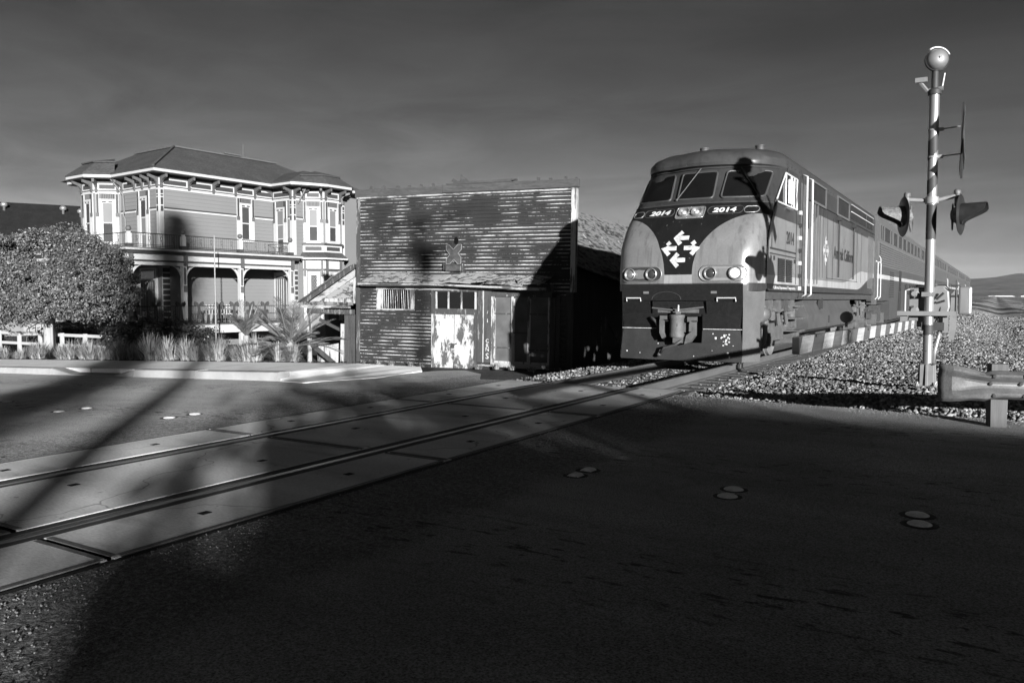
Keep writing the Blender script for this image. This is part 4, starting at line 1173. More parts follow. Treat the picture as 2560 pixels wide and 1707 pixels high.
# the arm: striped board, near end cut short
m_arm, nt, b, oc = new_mat("striped gate board")
b.inputs["Roughness"].default_value = 0.6
sp = nt.nodes.new("ShaderNodeSeparateXYZ"); nt.links.new(oc, sp.inputs[0])
ph = mth(nt, 'ADD', mth(nt, 'MULTIPLY_ADD', sp.outputs[2], -.8, sp.outputs[1]), 8.10)
fr = mth(nt, 'FRACT', mth(nt, 'DIVIDE', ph, .813))
dk = mth(nt, 'GREATER_THAN', fr, .5)
gr = noi(nt, oc, 9.0, 5.0, (1, .25, 5)); k = mth(nt, 'MULTIPLY_ADD', mth(nt, 'SUBTRACT', gr, .5), 1.1, 1.0)
setcol(nt, b, mth(nt, 'MULTIPLY', mixf(nt, dk, 0.34, 0.08), k))
AP0, AP1 = Vector((-.17, -.2, 1.04)), Vector((-.29, -8.36, 1.155))
d_ = (AP1 - AP0); L_ = d_.length; d_.normalize()
AF = frame(AP0, Vector((d_.y, -d_.x, 0)).normalized() * -1, d_ * -1, Vector((0, 0, 1)))
nseg = 2
for y0, y1 in ((-5.0, 0), (-L_, -5.02)):
    s = MB(); s.bx(-.02, .02, y0, y1, -.065, .06); s.obj("gate_arm", m_arm, gate, X=AF)
s = MB(); s.bx(-.022, .022, -L_ - .025, -L_ - .002, -.06, .055); s.obj("arm_end", m_seam, gate, X=AF)
s = MB(); s.lathe([(.0, -.05), (.05, -.05), (.055, 0), (.05, .05), (.0, .05)], 14, AF @ Matrix.Translation((0, -L_ + 2.0, .13)) @ Matrix.Rotation(pi / 2, 4, 'X')); s.tube([AF @ Vector((0, -L_ + 2.0, .04)), AF @ Vector((0, -L_ + 2.0, .1))], .012, 5)
s.obj("arm_lamp", m_black, gate, smooth_=40)
for y in (-.6, -3.2, -5.0, -6.1, -7.6):
    s = MB(); s.lathe([(.0, 0), (.014, 0), (.012, .006), (.0, .008)], 8, AF @ Matrix.Translation((.02, y, .0)) @ Matrix.Rotation(pi / 2, 4, 'Y')); s.obj("bolt", m_black, gate)

# ------------------------------------------------------------------ guard rail, bottom right
gr_ = empty("guard_rail", (-.50, 9.97, 0), label="dented steel W-beam guard rail starting beside the signal mast", cat="guard rail")
GX = frame(Vector((0, 0, 0)), Vector((.862, .507 * .62, 0)).normalized(), Vector((-.507 * .62, .862, 0)).normalized(), Vector((0, 0, 1)))
gz_sec = [(.0, .66), (.02, .655), (.10, .615), (.115, .59), (.10, .565), (.015, .505), (.0, .475), (.0, .455), (.015, .425), (.10, .365), (.115, .34), (.10, .315), (.02, .275), (.0, .27)]
s = MB(); rows = []
for i, x in enumerate([0, .06, .12, .2, .28, .36, .44, .5, .6, .8, 1.2, 2, 3, 4.2]):
    flat = .30 + .70 * sst(.02, .36, x)
    dz_ = .0
    row = []
    for j, (dy, z) in enumerate(gz_sec):
        up_ = .055 * (1 - sst(0, .55, x)) * (1 if z > .47 else -1)
        bend = .10 * (1 - sst(0, .22, x)) ** 2
        dent = -.035 * math.exp(-((x - .42) / .06) ** 2) * (1 if z > .6 else (0.7 if z < .32 else 0))
        z = .475 + (z - .465) * .80
        row.append((x, -dy * flat + bend + .012 * noise.noise((x * 4, z * 9, 1)), z + up_ + dent - .045 * x * .3))
    rows.append(row)
s.grid(rows)
m_beam = M("weathered galvanised beam", 0.11, 0.55, 0.3, metal=.1, var=.5, vscale=4, fine=.3, bs=.2, bscale=14)
bo = s.obj("beam", m_beam, gr_, smooth_=22, X=GX)
md = bo.modifiers.new("thickness", 'SOLIDIFY'); md.thickness = .006
for x in (.50, .80):
    for z in (.58, .49, .37):
        s = MB(); s.lathe([(.0, 0), (.022, 0), (.018, .012), (.0, .014)], 8, GX @ Matrix.Translation((x, -.012 if z == .49 else -.112, z - .01)) @ Matrix.Rotation(pi / 2, 4, 'X')); s.obj("bolt", m_seam, gr_)
for x in (.62, 3.4):
    s = MB(); s.prism([(-.08, -.04), (.08, -.04), (.085, .30), (.085, .69), (-.085, .69), (-.085, .25)], .06, .20, GX @ Matrix.Translation((x, 0, 0)) @ Matrix(((1, 0, 0, 0), (0, 0, 1, 0), (0, 1, 0, 0), (0, 0, 0, 1))))
    s.obj("post", M("grey timber post", .09, .9, .15, var=.4, vscale=6, stretch=(3, 3, .3), bs=.5, bscale=20) if "grey timber post" not in MATS else MATS["grey timber post"], gr_)

# ------------------------------------------------------------------ raised lane markers (pairs along the centre of the road)
m_dot = M("ceramic lane marker", 0.62, 0.5, 0.4, var=.3, vscale=14, fine=.25, fscale=80)
def marker(x, y, label, refl=False, r=.075):
    z = prof(x) - .004
    if refl:
        s = MB(); s._add([Vector(p) for p in ((-.055, -.055, 0), (.055, -.055, 0), (.055, .055, 0), (-.055, .055, 0), (-.03, -.045, .02), (.03, -.045, .02), (.03, .045, .02), (-.03, .045, .02))], [(4, 5, 6, 7), (0, 1, 5, 4), (1, 2, 6, 5), (2, 3, 7, 6), (3, 0, 4, 7)])
        o = s.obj("lane_marker", m_dot, None)
        e = MB(); e._add([Vector(p) for p in ((.0555, -.05, .002), (.0555, .05, .002), (.0315, .042, .0195), (.0315, -.042, .0195))], [(0, 1, 2, 3)]); e.obj("reflector", m_wht, o)
    else:
        s = MB(); s.lathe([(r, 0), (r * .93, .008), (r * .7, .016), (r * .35, .019), (.0, .02)], 16); o = s.obj("lane_marker", m_dot, None, smooth_=40)
    tar = MB(); tar.lathe([(r * 1.5, .0), (r * 1.3, .003), (.0, .004)], 14); tt = tar.obj("tar_pad", m_rub, o)
    o.location = (x, y, z); o.rotation_euler = (0, 0, random.uniform(-.2, .2))
    tag(o, label, "lane marker", "raised lane markers along the road centre")
marker(-2.83, 5.64, "square reflective lane marker nearer the camera beside the crossing slabs", True)
marker(-2.83, 5.87, "square reflective lane marker farther from the camera beside the crossing slabs", True)
marker(-1.60, 5.60, "round lane marker, nearer one of the middle pair on the dark road")
marker(-1.62, 5.83, "round lane marker, farther one of the middle pair on the dark road")
marker(-.37, 5.52, "round lane marker, nearer one of the rightmost pair on the dark road")
marker(-.40, 5.75, "round lane marker, farther one of the rightmost pair on the dark road")
marker(-8.72, 6.18, "pale lane marker, nearer one of the pair just beyond the tracks")
marker(-8.72, 6.55, "pale lane marker, farther one of the pair just beyond the tracks")
marker(-11.2, 6.2, "nearer lane marker lying in the pole shadow beyond the tracks")
marker(-11.2, 6.6, "farther lane marker lying in the pole shadow beyond the tracks")
marker(-13.7, 6.3, "nearer lane marker at the edge of the broad shadow beyond the tracks")
marker(-13.7, 6.75, "farther lane marker at the edge of the broad shadow beyond the tracks")
m_line = M("road paint", 0.34, .8, .2, var=.5, vscale=6, fine=.4)
for y0 in (6.35, 6.85):
    s = MB(); s.grid([[(x, y0 + .0, prof(x) + .012), (x, y0 + .12, prof(x) + .012)] for x in np.linspace(-40, -15.6, 20)])
    o = fixn(s.obj("painted_line", m_line)); tag(o, kind="structure", label="pale centre stripe painted on the far road")
# ------------------------------------------------------------------ old false-front shop
m_peel, nt, b, oc = new_mat("peeling clapboard")
b.inputs["Roughness"].default_value = 0.9; b.inputs["Specular IOR Level"].default_value = 0.15
sp = nt.nodes.new("ShaderNodeSeparateXYZ"); nt.links.new(oc, sp.inputs[0])
EXPO = 0.116
fz = mth(nt, 'FRACT', mth(nt, 'DIVIDE', mth(nt, 'ADD', sp.outputs[2], 2.0 * 1.16), EXPO))
n1 = noi(nt, oc, 5.0, 7.0, (.30, 1, 3.2), .72)          # flakes stretched along the boards
n2 = noi(nt, oc, 0.75, 4.0, (1, 1, 1.4))             # large worn and sheltered areas
n3 = noi(nt, oc, 45.0, 3.0, (.4, 1, 2.2), .7)
edge = smooth(nt, fz, 0.06, 0.40, 1.0, 0.0)
cover = mth(nt, 'ADD', mth(nt, 'MULTIPLY', edge, 0.385), mth(nt, 'MULTIPLY', n1, 0.9))
cover = mth(nt, 'ADD', cover, mth(nt, 'MULTIPLY', mth(nt, 'SUBTRACT', n2, .5), 1.15))
cover = mth(nt, 'ADD', cover, mth(nt, 'MULTIPLY', mth(nt, 'SUBTRACT', n3, .5), 0.55))
paint = smooth(nt, cover, 0.80, 0.90)
wood = mth(nt, 'MULTIPLY', mixf(nt, n2, 0.007, 0.045), mth(nt, 'MULTIPLY_ADD', mth(nt, 'SUBTRACT', n3, .5), 1.8, 1.0))
setcol(nt, b, mth(nt, 'MAXIMUM', mixf(nt, paint, wood, mth(nt, 'MULTIPLY_ADD', n1, .3, .26)), .008))
bump(nt, b, mth(nt, 'ADD', mth(nt, 'MULTIPLY', paint, .6), n3), .5, .006)

def flaky(name, lo, hi, thr, sc=4.0, stretch=(3, 3, .35), bs=.4):
    m, nt, b, oc = new_mat(name)
    b.inputs["Roughness"].default_value = 0.85; b.inputs["Specular IOR Level"].default_value = 0.2
    a = noi(nt, oc, sc, 7.0, stretch, .65); c = noi(nt, oc, sc * 9, 3.0, stretch, .7); g_ = noi(nt, oc, .9, 3.0)
    f = smooth(nt, mth(nt, 'ADD', mth(nt, 'MULTIPLY', a, .75), mth(nt, 'ADD', mth(nt, 'MULTIPLY', c, .2), mth(nt, 'MULTIPLY', g_, .3))), thr - .035, thr + .035)
    v = mixf(nt, f, lo, hi)
    setcol(nt, b, mth(nt, 'MULTIPLY', v, mth(nt, 'MULTIPLY_ADD', mth(nt, 'SUBTRACT', c, .5), .9, 1.0)))
    bump(nt, b, mth(nt, 'ADD', f, c), bs, .006)
    return m
m_door = flaky("flaking white door paint", .07, .36, .61, 2.2, (1.6, 1.6, .6))
m_trim = flaky("worn pale trim", .07, .28, .60, 3.0, (.6, 2, 3))
m_trimv = flaky("worn pale upright", .07, .33, .60, 3.0)
m_oldw = flaky("old grey timber", .045, .17, .70, 3.5)
m_dkw = M("dark bare timber", .05, .9, .15, var=.5, vscale=3, stretch=(4, 4, .35), fine=.4, fscale=25, bs=.5, bscale=30)
m_dkh = M("dark cornice board", .055, .9, .15, var=.5, vscale=3, stretch=(.35, 4, 4), fine=.45, fscale=25, bs=.5, bscale=30)
m_void = M("dark interior", .006, 1, 0)
m_screen = M("dusty window screen", .075, .75, .3, var=.55, vscale=2.2, fine=.35, fscale=60)
m_oldglass = M("old black glass", .008, .12, .6)
m_shake = flaky("weathered shake", .03, .15, .60, 4.0, (2, .5, 1))
m_canopy = flaky("weathered canopy board", .045, .21, .60, 3.0, (1.2, 3, 3))

SL = Vector((-18.85, 20.75, 0)); sa = R_(8.0)
SU = Vector((cos(sa), sin(sa), 0)); SI = Vector((-sin(sa), cos(sa), 0))
shop = empty("shop_building", label="derelict false front timber shop with flaking white paint beside the tracks", cat="old shop", X=frame(SL, SU, SI, Vector((.026 * SU.x, .026 * SU.y, 1))))
# structural walls
s = MB(); s.bx(.06, 7.86, .03, .15, -1.1, 5.1); front_wall = s.obj("front_wall", m_dkw, shop)
s = MB(); s.bx(.06, .18, .15, 22, -1.1, 2.4); s.obj("side_wall", m_dkw, shop)
sidew = MB(); sidew.bx(7.70, 7.82, .15, 22, -1.1, 2.5)
side_wall = sidew.obj("side_wall", m_dkw, shop)
for i in range(70):        # vertical boards along the track side
    y0 = .16 + i * .31
    s = MB(); s.bx(7.822, 7.838 + random.uniform(0, .008), y0, y0 + .30, -1.1 + random.uniform(0, .1), 2.42 + random.uniform(-.05, .05)); s.obj("wall_board", m_dkw, shop)
s = MB(); s.bx(7.84, 7.86, 2.95, 5.5, -.15, .9); s.obj("patch_panel", m_oldw, shop)
s = MB(); s.tube([(8.3, 5.4, -1.0), (7.9, 3.7, .62)], .02, 5); s.obj("leaning_stick", m_oldw, shop)
# clapboards
def board(u0, u1, z, mat=m_peel):
    h = EXPO + .012; jit = random.uniform(-.003, .003)
    s = MB(); v = []
    for u in (u0, u1):
        d = random.uniform(-.002, .002)
        v.append([(u, -.026 + d, z + jit), (u, -.026 + d, z + .012 + jit), (u, .0 + d * .3, z + h + jit), (u, .03, z + h + jit), (u, .03, z + jit)])
    s.grid(v, closed=True); s.quad(*v[0]); s.quad(*v[1][::-1])
    fixn(s.obj("clapboard", mat, shop))
def run(u0, u1, z, pieces=True):
    cuts = [u0]
    if pieces and u1 - u0 > 3:
        if random.random() < .8: cuts.append(random.choice([.6, 2.15, 3.25, 4.05, 5.3, 6.2]) + random.uniform(-.1, .1))
    cuts = sorted(c for c in cuts if u0 <= c < u1 - .3) + [u1]
    for a, c in zip(cuts, cuts[1:]): board(a + .002, c - .002, z)
z = -1.0 - (-1.0 + 2.32) % EXPO + EXPO
rowz = []
while z < 4.80: rowz.append(z); z += EXPO
for z in rowz:
    if z > 1.90: run(.13, 7.74, z)
    elif z > 1.06 and z < 1.83:
        run(.13, .78, z, False); run(2.28, 2.92, z, False)
    elif z <= 1.06: run(.13, 2.92, z, False)
    if z < -.62: run(4.62, 7.42, z, False)
    if 1.62 < z < 1.9: run(7.2, 7.72, z, False)
# cornice with joist stubs and broken cap pieces
for u0, u1, zz in ((-.06, 3.3, 0), (3.31, 7.98, .02)):
    s = MB(); s.bx(u0, u1, -.075, .05, 4.875 + zz, 5.13 + zz); bevel(s.obj("cornice_board", m_dkh, shop), .008)
s = MB(); s.bx(-.0, 7.78, -.05, .03, 4.82, 4.872); s.obj("cornice_moulding", m_trim, shop)
for u in (.5, 1.0, 1.55, 2.0, 2.45, 2.9, 6.6, 7.0, 7.5, 7.85):
    s = MB(); h = random.uniform(.05, .12); s.bx(u, u + random.uniform(.05, .09), -.03, .08, 5.13, 5.14 + h); s.obj("joist_stub", m_dkh, shop)
s = MB(); s.bx(3.45, 5.75, -.08, .12, 5.155, 5.20); s.bx(3.7, 5.9, -.05, .1, 5.20, 5.25); s.obj("cap_board", m_dkh, shop)
PXZ = Matrix(((1, 0, 0, 0), (0, 0, 1, 0), (0, 1, 0, 0), (0, 0, 0, 1)))
for p in ([(3.62, 5.25), (3.85, 5.25), (3.68, 5.36)], [(3.92, 5.25), (4.25, 5.25), (3.97, 5.47)]):
    s = MB(); s.prism(p, -.02, .0, PXZ); fixn(s.obj("broken_cap", m_dkh, shop))
# corner boards
s = MB(); s.bx(-.02, .12, -.045, .16, -.95, 4.86); s.obj("corner_board", m_oldw, shop)
s = MB(); s.bx(7.745, 7.90, -.045, .16, 1.72, 4.88); s.obj("corner_board", m_trimv, shop)
s = MB(); s.bx(7.62, 7.86, -.03, .16, -1.1, 1.72); s.obj("corner_board", m_dkw, shop)
# canopy of slipped boards
random.seed(21)
u = .40
while u < 6.95:
    w = random.choice([.22, .35, .5, .62, .75]); w = min(w, 7.0 - u)
    dz = random.uniform(-.02, .03) - .016 * max(0, u - 4); tw = random.uniform(-.05, .05) * (1.0 if u > 3 else .5)
    P = [Vector((u + .25 * random.uniform(.6, 1.1), .02, 2.27 + dz)), Vector((u + w + .22, .02, 2.27 + dz)), Vector((u + w - .02, -.42 + random.uniform(-.05, .03), 1.965 + dz + tw)), Vector((u, -.42 + random.uniform(-.06, .03), 1.965 + dz))]
    s = MB(); Q = [p + Vector((0, 0, .022)) for p in P]
    s._add(P + Q, [(3, 2, 1, 0), (4, 5, 6, 7), (0, 1, 5, 4), (1, 2, 6, 5), (2, 3, 7, 6), (3, 0, 4, 7)])
    fixn(s.obj("canopy_board", m_canopy, shop)); u += w + .004
for u0, w, rz in ((4.3, .5, .3), (5.0, .55, -.25), (5.6, .7, .15), (6.3, .45, .6), (6.7, .5, -.5)):
    s = MB(); s.bx(-w / 2, w / 2, -.09, .09, 0, .02)
    s.obj("slipped_board", m_canopy, shop, X=Matrix.Translation((u0, -.26 + .0, 2.12 - .016 * (u0 - 4) + .03)) @ Matrix.Rotation(R_(35), 4, 'X') @ Matrix.Rotation(rz, 4, 'Z'))
s = MB(); s.bx(.30, 3.0, -.44, -.38, 1.90, 1.955); s.obj("canopy_fascia", m_trim, shop)
s = MB(); s._add([Vector(p) for p in ((3.0, -.44, 1.90), (7.1, -.44, 1.76), (7.1, -.38, 1.76), (3.0, -.38, 1.90), (3.0, -.44, 1.955), (7.1, -.44, 1.83), (7.1, -.38, 1.83), (3.0, -.38, 1.955))], [(3, 2, 1, 0), (4, 5, 6, 7), (0, 1, 5, 4), (1, 2, 6, 5), (2, 3, 7, 6), (3, 0, 4, 7)]); s.obj("canopy_fascia", m_trim, shop)
s = MB(); s.bx(.35, 7.1, -.35, .0, 1.86, 1.895); s.obj("canopy_soffit", m_dkh, shop)
s = MB(); s.bx(.78, 7.1, -.045, .03, 1.755, 1.855); s.obj("frieze_board", m_trim, shop)
s = MB(); s.bx(7.0, 7.30, -.42, -.02, 1.55, 1.70); s.obj("canopy_bracket", m_dkh, shop)
# barred window
bw = MB(); bw.bx(.80, 1.06, -.05, .03, 1.10, 1.75); o1 = bw.obj("barred_window", m_trimv, shop)
s = MB(); s.bx(2.10, 2.26, -.05, .03, 1.10, 1.75); s.obj("window_jamb", m_trimv, o1)
s = MB(); s.bx(.80, 2.28, -.06, .03, 1.06, 1.105); s.obj("window_sill", m_trim, o1)
s = MB(); s.bx(1.06, 2.10, -.02, .03, 1.10, 1.75); s.obj("window_void", m_void, o1)
for i in range(12):
    u = 1.10 + i * .083; d = random.uniform(-.02, .04)
    s = MB(); s.tube([(u + d, -.03, 1.11), (u, -.03, 1.74)], .012, 5); s.obj("window_bar", m_trimv, o1)
# transom, lintel and doors
tr = MB(); tr.bx(3.02, 4.60, -.05, .03, 1.70, 1.755); o2 = tr.obj("transom", m_oldw, shop)
s = MB(); s.bx(3.14, 4.54, -.005, .03, 1.16, 1.70); s.obj("transom_pane", m_oldglass, o2)
for u in (3.10, 3.55, 4.03, 4.53):
    s = MB(); s.bx(u - .025, u + .025, -.035, .03, 1.14, 1.70); s.obj("transom_bar", m_trimv, o2)
s = MB(); s.bx(2.97, 4.60, -.07, .03, .965, 1.14); s.obj("door_lintel", m_oldw, shop)
for u0, u1 in ((3.03, 3.755), (3.775, 4.50)):
    s = MB(); s.bx(u0, u1, -.02, .03, -1.1, .955); d = s.obj("door", m_door, shop)
    if u0 > 3.5:
        c = MB(); c.tube([(3.60, -.04, -.03), (3.70, -.05, .0), (3.80, -.05, -.02), (3.88, -.04, .02)], .022, 6); c.bx(3.68, 3.78, -.06, -.02, -.14, -.03); c.obj("chain_lock", m_dk, d)
s = MB(); s.bx(3.755, 3.775, -.012, .0, -1.1, .95); s.obj("door_gap", m_void, shop)
s = MB(); s.bx(2.93, 3.03, -.05, .03, -1.1, .96); s.obj("door_jamb", m_trimv, shop)
s = MB(); s.bx(4.50, 4.60, -.05, .03, -1.1, .96); s.obj("door_jamb", m_oldw, shop)
s = MB(); s.bx(2.92, 3.0, -.05, .03, .96, 1.755); s.obj("door_jamb", m_oldw, shop)
# boarded pilaster with chalked letters
for u0, u1, m_ in ((4.61, 4.80, m_oldw), (4.80, 4.835, m_trimv), (4.84, 5.09, m_dkw)):
    s = MB(); s.bx(u0, u1, -.03, .03, -.56, 1.75); pb = s.obj("pilaster_board", m_, shop)
for ch, z, sz in (("C", .13, .17), ("R", -.02, .17), ("N", -.14, .17), ("S", -.36, .26), ("1", .78, .16), ("/", 1.05, .12)):
    text_mesh(ch, sz, frame(Vector((4.97, -.034, z)), Vector((1, 0, 0)), Vector((0, 0, 1)), Vector((0, -1, 0))), "chalk_letter", m_whtworn, pb, .001, bold=.002)
# shop window of nine panes
sw_ = MB(); sw_.bx(5.10, 7.08, -.04, .03, 1.56, 1.62); win = sw_.obj("shop_window", m_oldw, shop)
s = MB(); s.bx(5.10, 7.10, -.06, .03, -.62, -.55); s.obj("window_sill", m_trim, win)
mull = ((5.10, 5.20), (5.80, 5.875), (6.35, 6.415), (7.04, 7.10))
for a, c in mull:
    s = MB(); s.bx(a, c, -.045, .03, -.55, 1.56); s.obj("mullion", m_trimv, win)
for (a, c), zs in (((5.20, 5.80), (1.02, -.06)), ((5.875, 6.35), (.42,)), ((6.415, 7.04), (1.02, -.10))):
    zz = [-.55] + sorted(zs) + [1.56]
    for z0, z1_ in zip(zz, zz[1:]):
        s = MB(); s.bx(a, c, .0, .02, z0 + .015, z1_ - .015); s.obj("window_pane", m_screen, win)
    for z in zs:
        s = MB(); s.bx(a, c, -.03, .02, z - .018, z + .018); s.obj("muntin", m_oldw, win)
    s = MB(); s.bx(a, c, -.03, .02, -.55, -.49); s.bx(a, a + .04, -.025, .02, -.49, 1.5); s.obj("sash_rail", m_trimv, win)
s = MB(); s.bx(4.62, 7.5, -.05, .03, -.68, -.62); s.obj("stall_board", m_trim, shop)
# dark right-hand pier with broken slats
for u0, u1 in ((7.11, 7.28), (7.30, 7.44)):
    s = MB(); s.bx(u0, u1, -.05, .03, -.95, 1.58); s.obj("pier_board", m_dkw, shop)
for i in range(15):
    z = -.8 + i * .155; a = random.uniform(-.5, .5)
    s = MB(); s.bx(-.11, .11, -.012, .012, -.05, .05); s.obj("broken_slat", m_dkw, shop, X=Matrix.Translation((7.53, -.02, z)) @ Matrix.Rotation(a, 4, 'Y') @ Matrix.Rotation(R_(25), 4, 'X'))
# oval hole, old sign plate and its box
s = MB(); n = 20; s._add([Vector((3.82 + .083 * cos(2 * pi * i / n), -.0325, 3.35 + .115 * sin(2 * pi * i / n))) for i in range(n)], [tuple(range(n))]); s.obj("oval_hole", m_void, shop)
ol = [(3.50, 3.20), (3.60, 3.21), (3.76, 3.06), (3.92, 3.22), (4.05, 3.22), (4.05, 3.06), (3.93, 2.93), (4.04, 2.80), (4.03, 2.60), (3.92, 2.60), (3.78, 2.74), (3.64, 2.60), (3.50, 2.60), (3.50, 2.74), (3.63, 2.90), (3.50, 3.05)]
sg_ = empty("hanging_sign", label="X shaped old tin sign plate fixed above the shop canopy", cat="sign", X=shop.matrix_world.copy())
s = MB(); s.prism(ol, -.10, -.045, PXZ); fixn(s.obj("sign_plate", M("dull tin", .06, .5, .4, metal=.2, var=.8, vscale=6, fine=.4), sg_))
s = MB(); s.tube([Vector((a, -.115, c)) for a, c in ol], .009, 5, closed=True); s.obj("sign_outline", M("sign outline", .22, .6, .3, var=.3), sg_)
s = MB(); s.bx(3.48, 4.06, -.16, -.04, 2.36, 2.56); bevel(s.obj("sign_box", MATS["dull tin"], sg_), .02)
s = MB(); s.bx(3.46, 4.08, -.17, -.03, 2.56, 2.585); s.obj("sign_lid", m_dk, sg_)
s = MB(); s.bx(3.40, 3.44, -.14, -.04, 2.40, 2.62); s.bx(4.08, 4.13, -.12, -.04, 2.36, 2.60); s.obj("sign_strap", m_oldw, sg_)
# pitched roof behind the false front, clad in uneven shakes
def roofz(u, y):
    rz_ = 5.08 + .35 * sst(0, 14, y); ez = 2.45 - .068 * min(y, 6.5)
    if u < 4.3: return rz_ - (4.3 - u) * .72
    t = (u - 4.3) / (8.1 - 4.3); return rz_ + (ez - rz_) * (t ** .92)
s = MB(); s.grid([[(u, y, roofz(u, y) - .03) for u in (.0, 2.2, 4.3, 5.2, 6.2, 7.2, 8.1)] for y in (.12, 2, 4, 6, 9, 12, 16, 20, 22)]); ro = s.obj("roof", m_shake, shop)
cnt = 0
for r in range(12):
    u1 = 8.18 - r * .33; u0 = u1 - .42
    y = .13 + random.uniform(0, .3)
    while y < 22 and cnt < 298:
        w = random.uniform(.45, 1.1)
        if y > 9: w *= 1.8
        if random.random() < .95:
            lift = random.uniform(.0, .035); P = []
            for uu, yy, dz in ((u0, y, .012), (u0, y + w, .012), (u1, y + w, .03 + lift), (u1, y, .03 + random.uniform(0, .03))):
                P.append(Vector((uu + random.uniform(-.015, .015), yy - .006, roofz(max(4.3, uu), yy) + dz)))
            s = MB(); Q = [p - Vector((0, 0, .022)) for p in P]
            s._add(P + Q, [(0, 1, 2, 3), (7, 6, 5, 4), (0, 4, 5, 1), (1, 5, 6, 2), (2, 6, 7, 3), (3, 7, 4, 0)])
            fixn(s.obj("shake", m_shake, ro)); cnt += 1
        y += w
s = MB(); s.lathe([(.20, 0), (.12, .28), (.085, .34), (.085, .85), (.11, .87), (.11, .93), (.0, .95)], 14, Matrix.Translation((7.0, 2.0, 2.98))); s.obj("roof_vent", M("rusty vent pipe", .16, .6, .3, var=.4), shop, smooth_=40)
for k in range(5):
    y0 = 1.0 + k * 2.6
    s = MB(); s.tube([(8.0 - .5 * k * .3, y0, roofz(8.0, y0) + .05), (5.6, y0 + 1.4, roofz(5.6, y0 + 1.4) + .05)], .022, 5); s.obj("loose_batten", m_trim, shop)

# ------------------------------------------------------------------ lean-to on the left of the shop
lean_ = empty("lean_to", label="small sagging lean-to with a broken gable against the shop's left side", cat="lean-to shed", X=shop.matrix_world.copy())
YL = -.10
def plk(name, poly, y0, y1, mat):
    s = MB(); s.prism(poly, y0, y1, PXZ); return fixn(s.obj(name, mat, lean_))
plk("rake_board", [(-2.30, 1.24), (-2.05, 1.24), (-.02, 2.44), (-.02, 2.62)], YL - .10, YL - .04, m_oldw)
plk("rake_board", [(-2.0, 1.24), (-1.55, 1.28), (-.02, 2.17), (-.02, 2.42)], YL - .04, YL, m_trim)
plk("gable_board", [(-1.55, 1.26), (-.02, 1.26), (-.02, 2.16)], YL, YL + .04, m_trimv)
plk("gable_panel", [(-1.3, 1.42), (-.1, 1.42), (-.1, 2.0), (-.5, 1.9)], YL - .012, YL - .002, m_canopy)
plk("eave_board", [(-2.50, 1.17), (-.02, 1.20), (-.02, 1.30), (-1.9, 1.30)], YL - .30, YL - .12, m_shake)
plk("eave_fascia", [(-2.55, 1.09), (-.02, 1.10), (-.02, 1.18), (-2.55, 1.17)], YL - .33, YL - .27, m_trim)
plk("beam", [(-2.0, .88), (-.03, .88), (-.03, 1.05), (-2.0, 1.05)], YL - .08, YL, m_oldw)
text_mesh("SAUL LOUP", .15, frame(Vector((-.95, YL - .083, .965)), Vector((1, 0, 0)), Vector((0, 0, 1)), Vector((0, -1, 0))), "beam_letter", MATS["aluminium mast"], lean_, .001, sx=1.2)
plk("post", [(-2.02, -.9), (-1.90, -.9), (-1.90, .88), (-2.02, .88)], YL - .04, YL + .08, m_trimv)
plk("post", [(-.60, -.95), (-.48, -.95), (-.46, .55), (-.58, .55)], YL - .06, YL + .06, m_trimv)
for i in range(4): plk("wall_plank", [(-.46 + i * .11, -.95), (-.355 + i * .11, -.95), (-.355 + i * .11, .88), (-.46 + i * .11, .88)], YL - .01, YL + .02, m_dkw)
for i in range(7): plk("boarding", [(-1.95 + i * .19, -.95), (-1.77 + i * .19, -.95), (-1.77 + i * .19, -.28 + .03 * i), (-1.95 + i * .19, -.32 + .03 * i)], YL + .45, YL + .48, m_trimv)
plk("brace", [(-1.95, -.25), (-1.80, -.16), (-.62, -.95), (-.86, -.95)], YL - .02, YL + .04, m_dkw)
plk("brace", [(-1.70, .62), (-1.66, .72), (-.75, .36), (-.78, .26)], YL + .2, YL + .26, m_oldw)
plk("back_wall", [(-2.0, -.95), (.0, -.95), (.0, 1.2), (-2.0, 1.2)], YL + 2.4, YL + 2.45, m_void)
s = MB(); s.grid([[(-2.35, YL - .1, 1.25), (-.0, YL - .1, 2.60)], [(-2.35, YL + 2.5, 1.25), (-.0, YL + 2.5, 2.60)]]); s.grid([[(-2.35, YL - .1, 1.21), (-.0, YL - .1, 2.56)], [(-2.35, YL + 2.5, 1.21), (-.0, YL + 2.5, 2.56)]]); s.obj("roof", m_shake, lean_)
for i in range(14):
    t = i / 14; s = MB(); s.bx(-.12, .12, -.2, .2, 0, .02)
    s.obj("shake", m_shake, lean_, X=Matrix.Translation((-2.28 + 2.25 * t, YL - .02 + random.uniform(-.05, .05), 1.31 + 1.29 * t)) @ Matrix.Rotation(-R_(28), 4, 'Y') @ Matrix.Rotation(random.uniform(-.1, .1), 4, 'Z'))
# ------------------------------------------------------------------ Victorian house
m_hw = M("painted siding", .135, .75, .25, var=.08, vscale=.6, fine=.05, fscale=30)
m_ht = M("white house trim", .35, .6, .35, var=.08, fine=.05)
m_hd = M("dark house trim", .035, .6, .35, var=.2)
m_hm = M("bracket paint", .075, .6, .35, var=.3, vscale=6)
m_blind = M("drawn window blind", .12, .6, .4, var=.12, vscale=1.5)
m_hg = M("house window glass", .035, .08, .7, var=.2)
m_iron2 = M("wrought iron", .012, .5, .5)
m_shing, nt, b, oc = new_mat("roof shingle")
b.inputs["Roughness"].default_value = .95; b.inputs["Specular IOR Level"].default_value = .1
v = noi(nt, oc, 1.1, 5.0); sp = nt.nodes.new("ShaderNodeSeparateXYZ"); nt.links.new(oc, sp.inputs[0])
row = mth(nt, 'FRACT', mth(nt, 'DIVIDE', sp.outputs[2], .085))
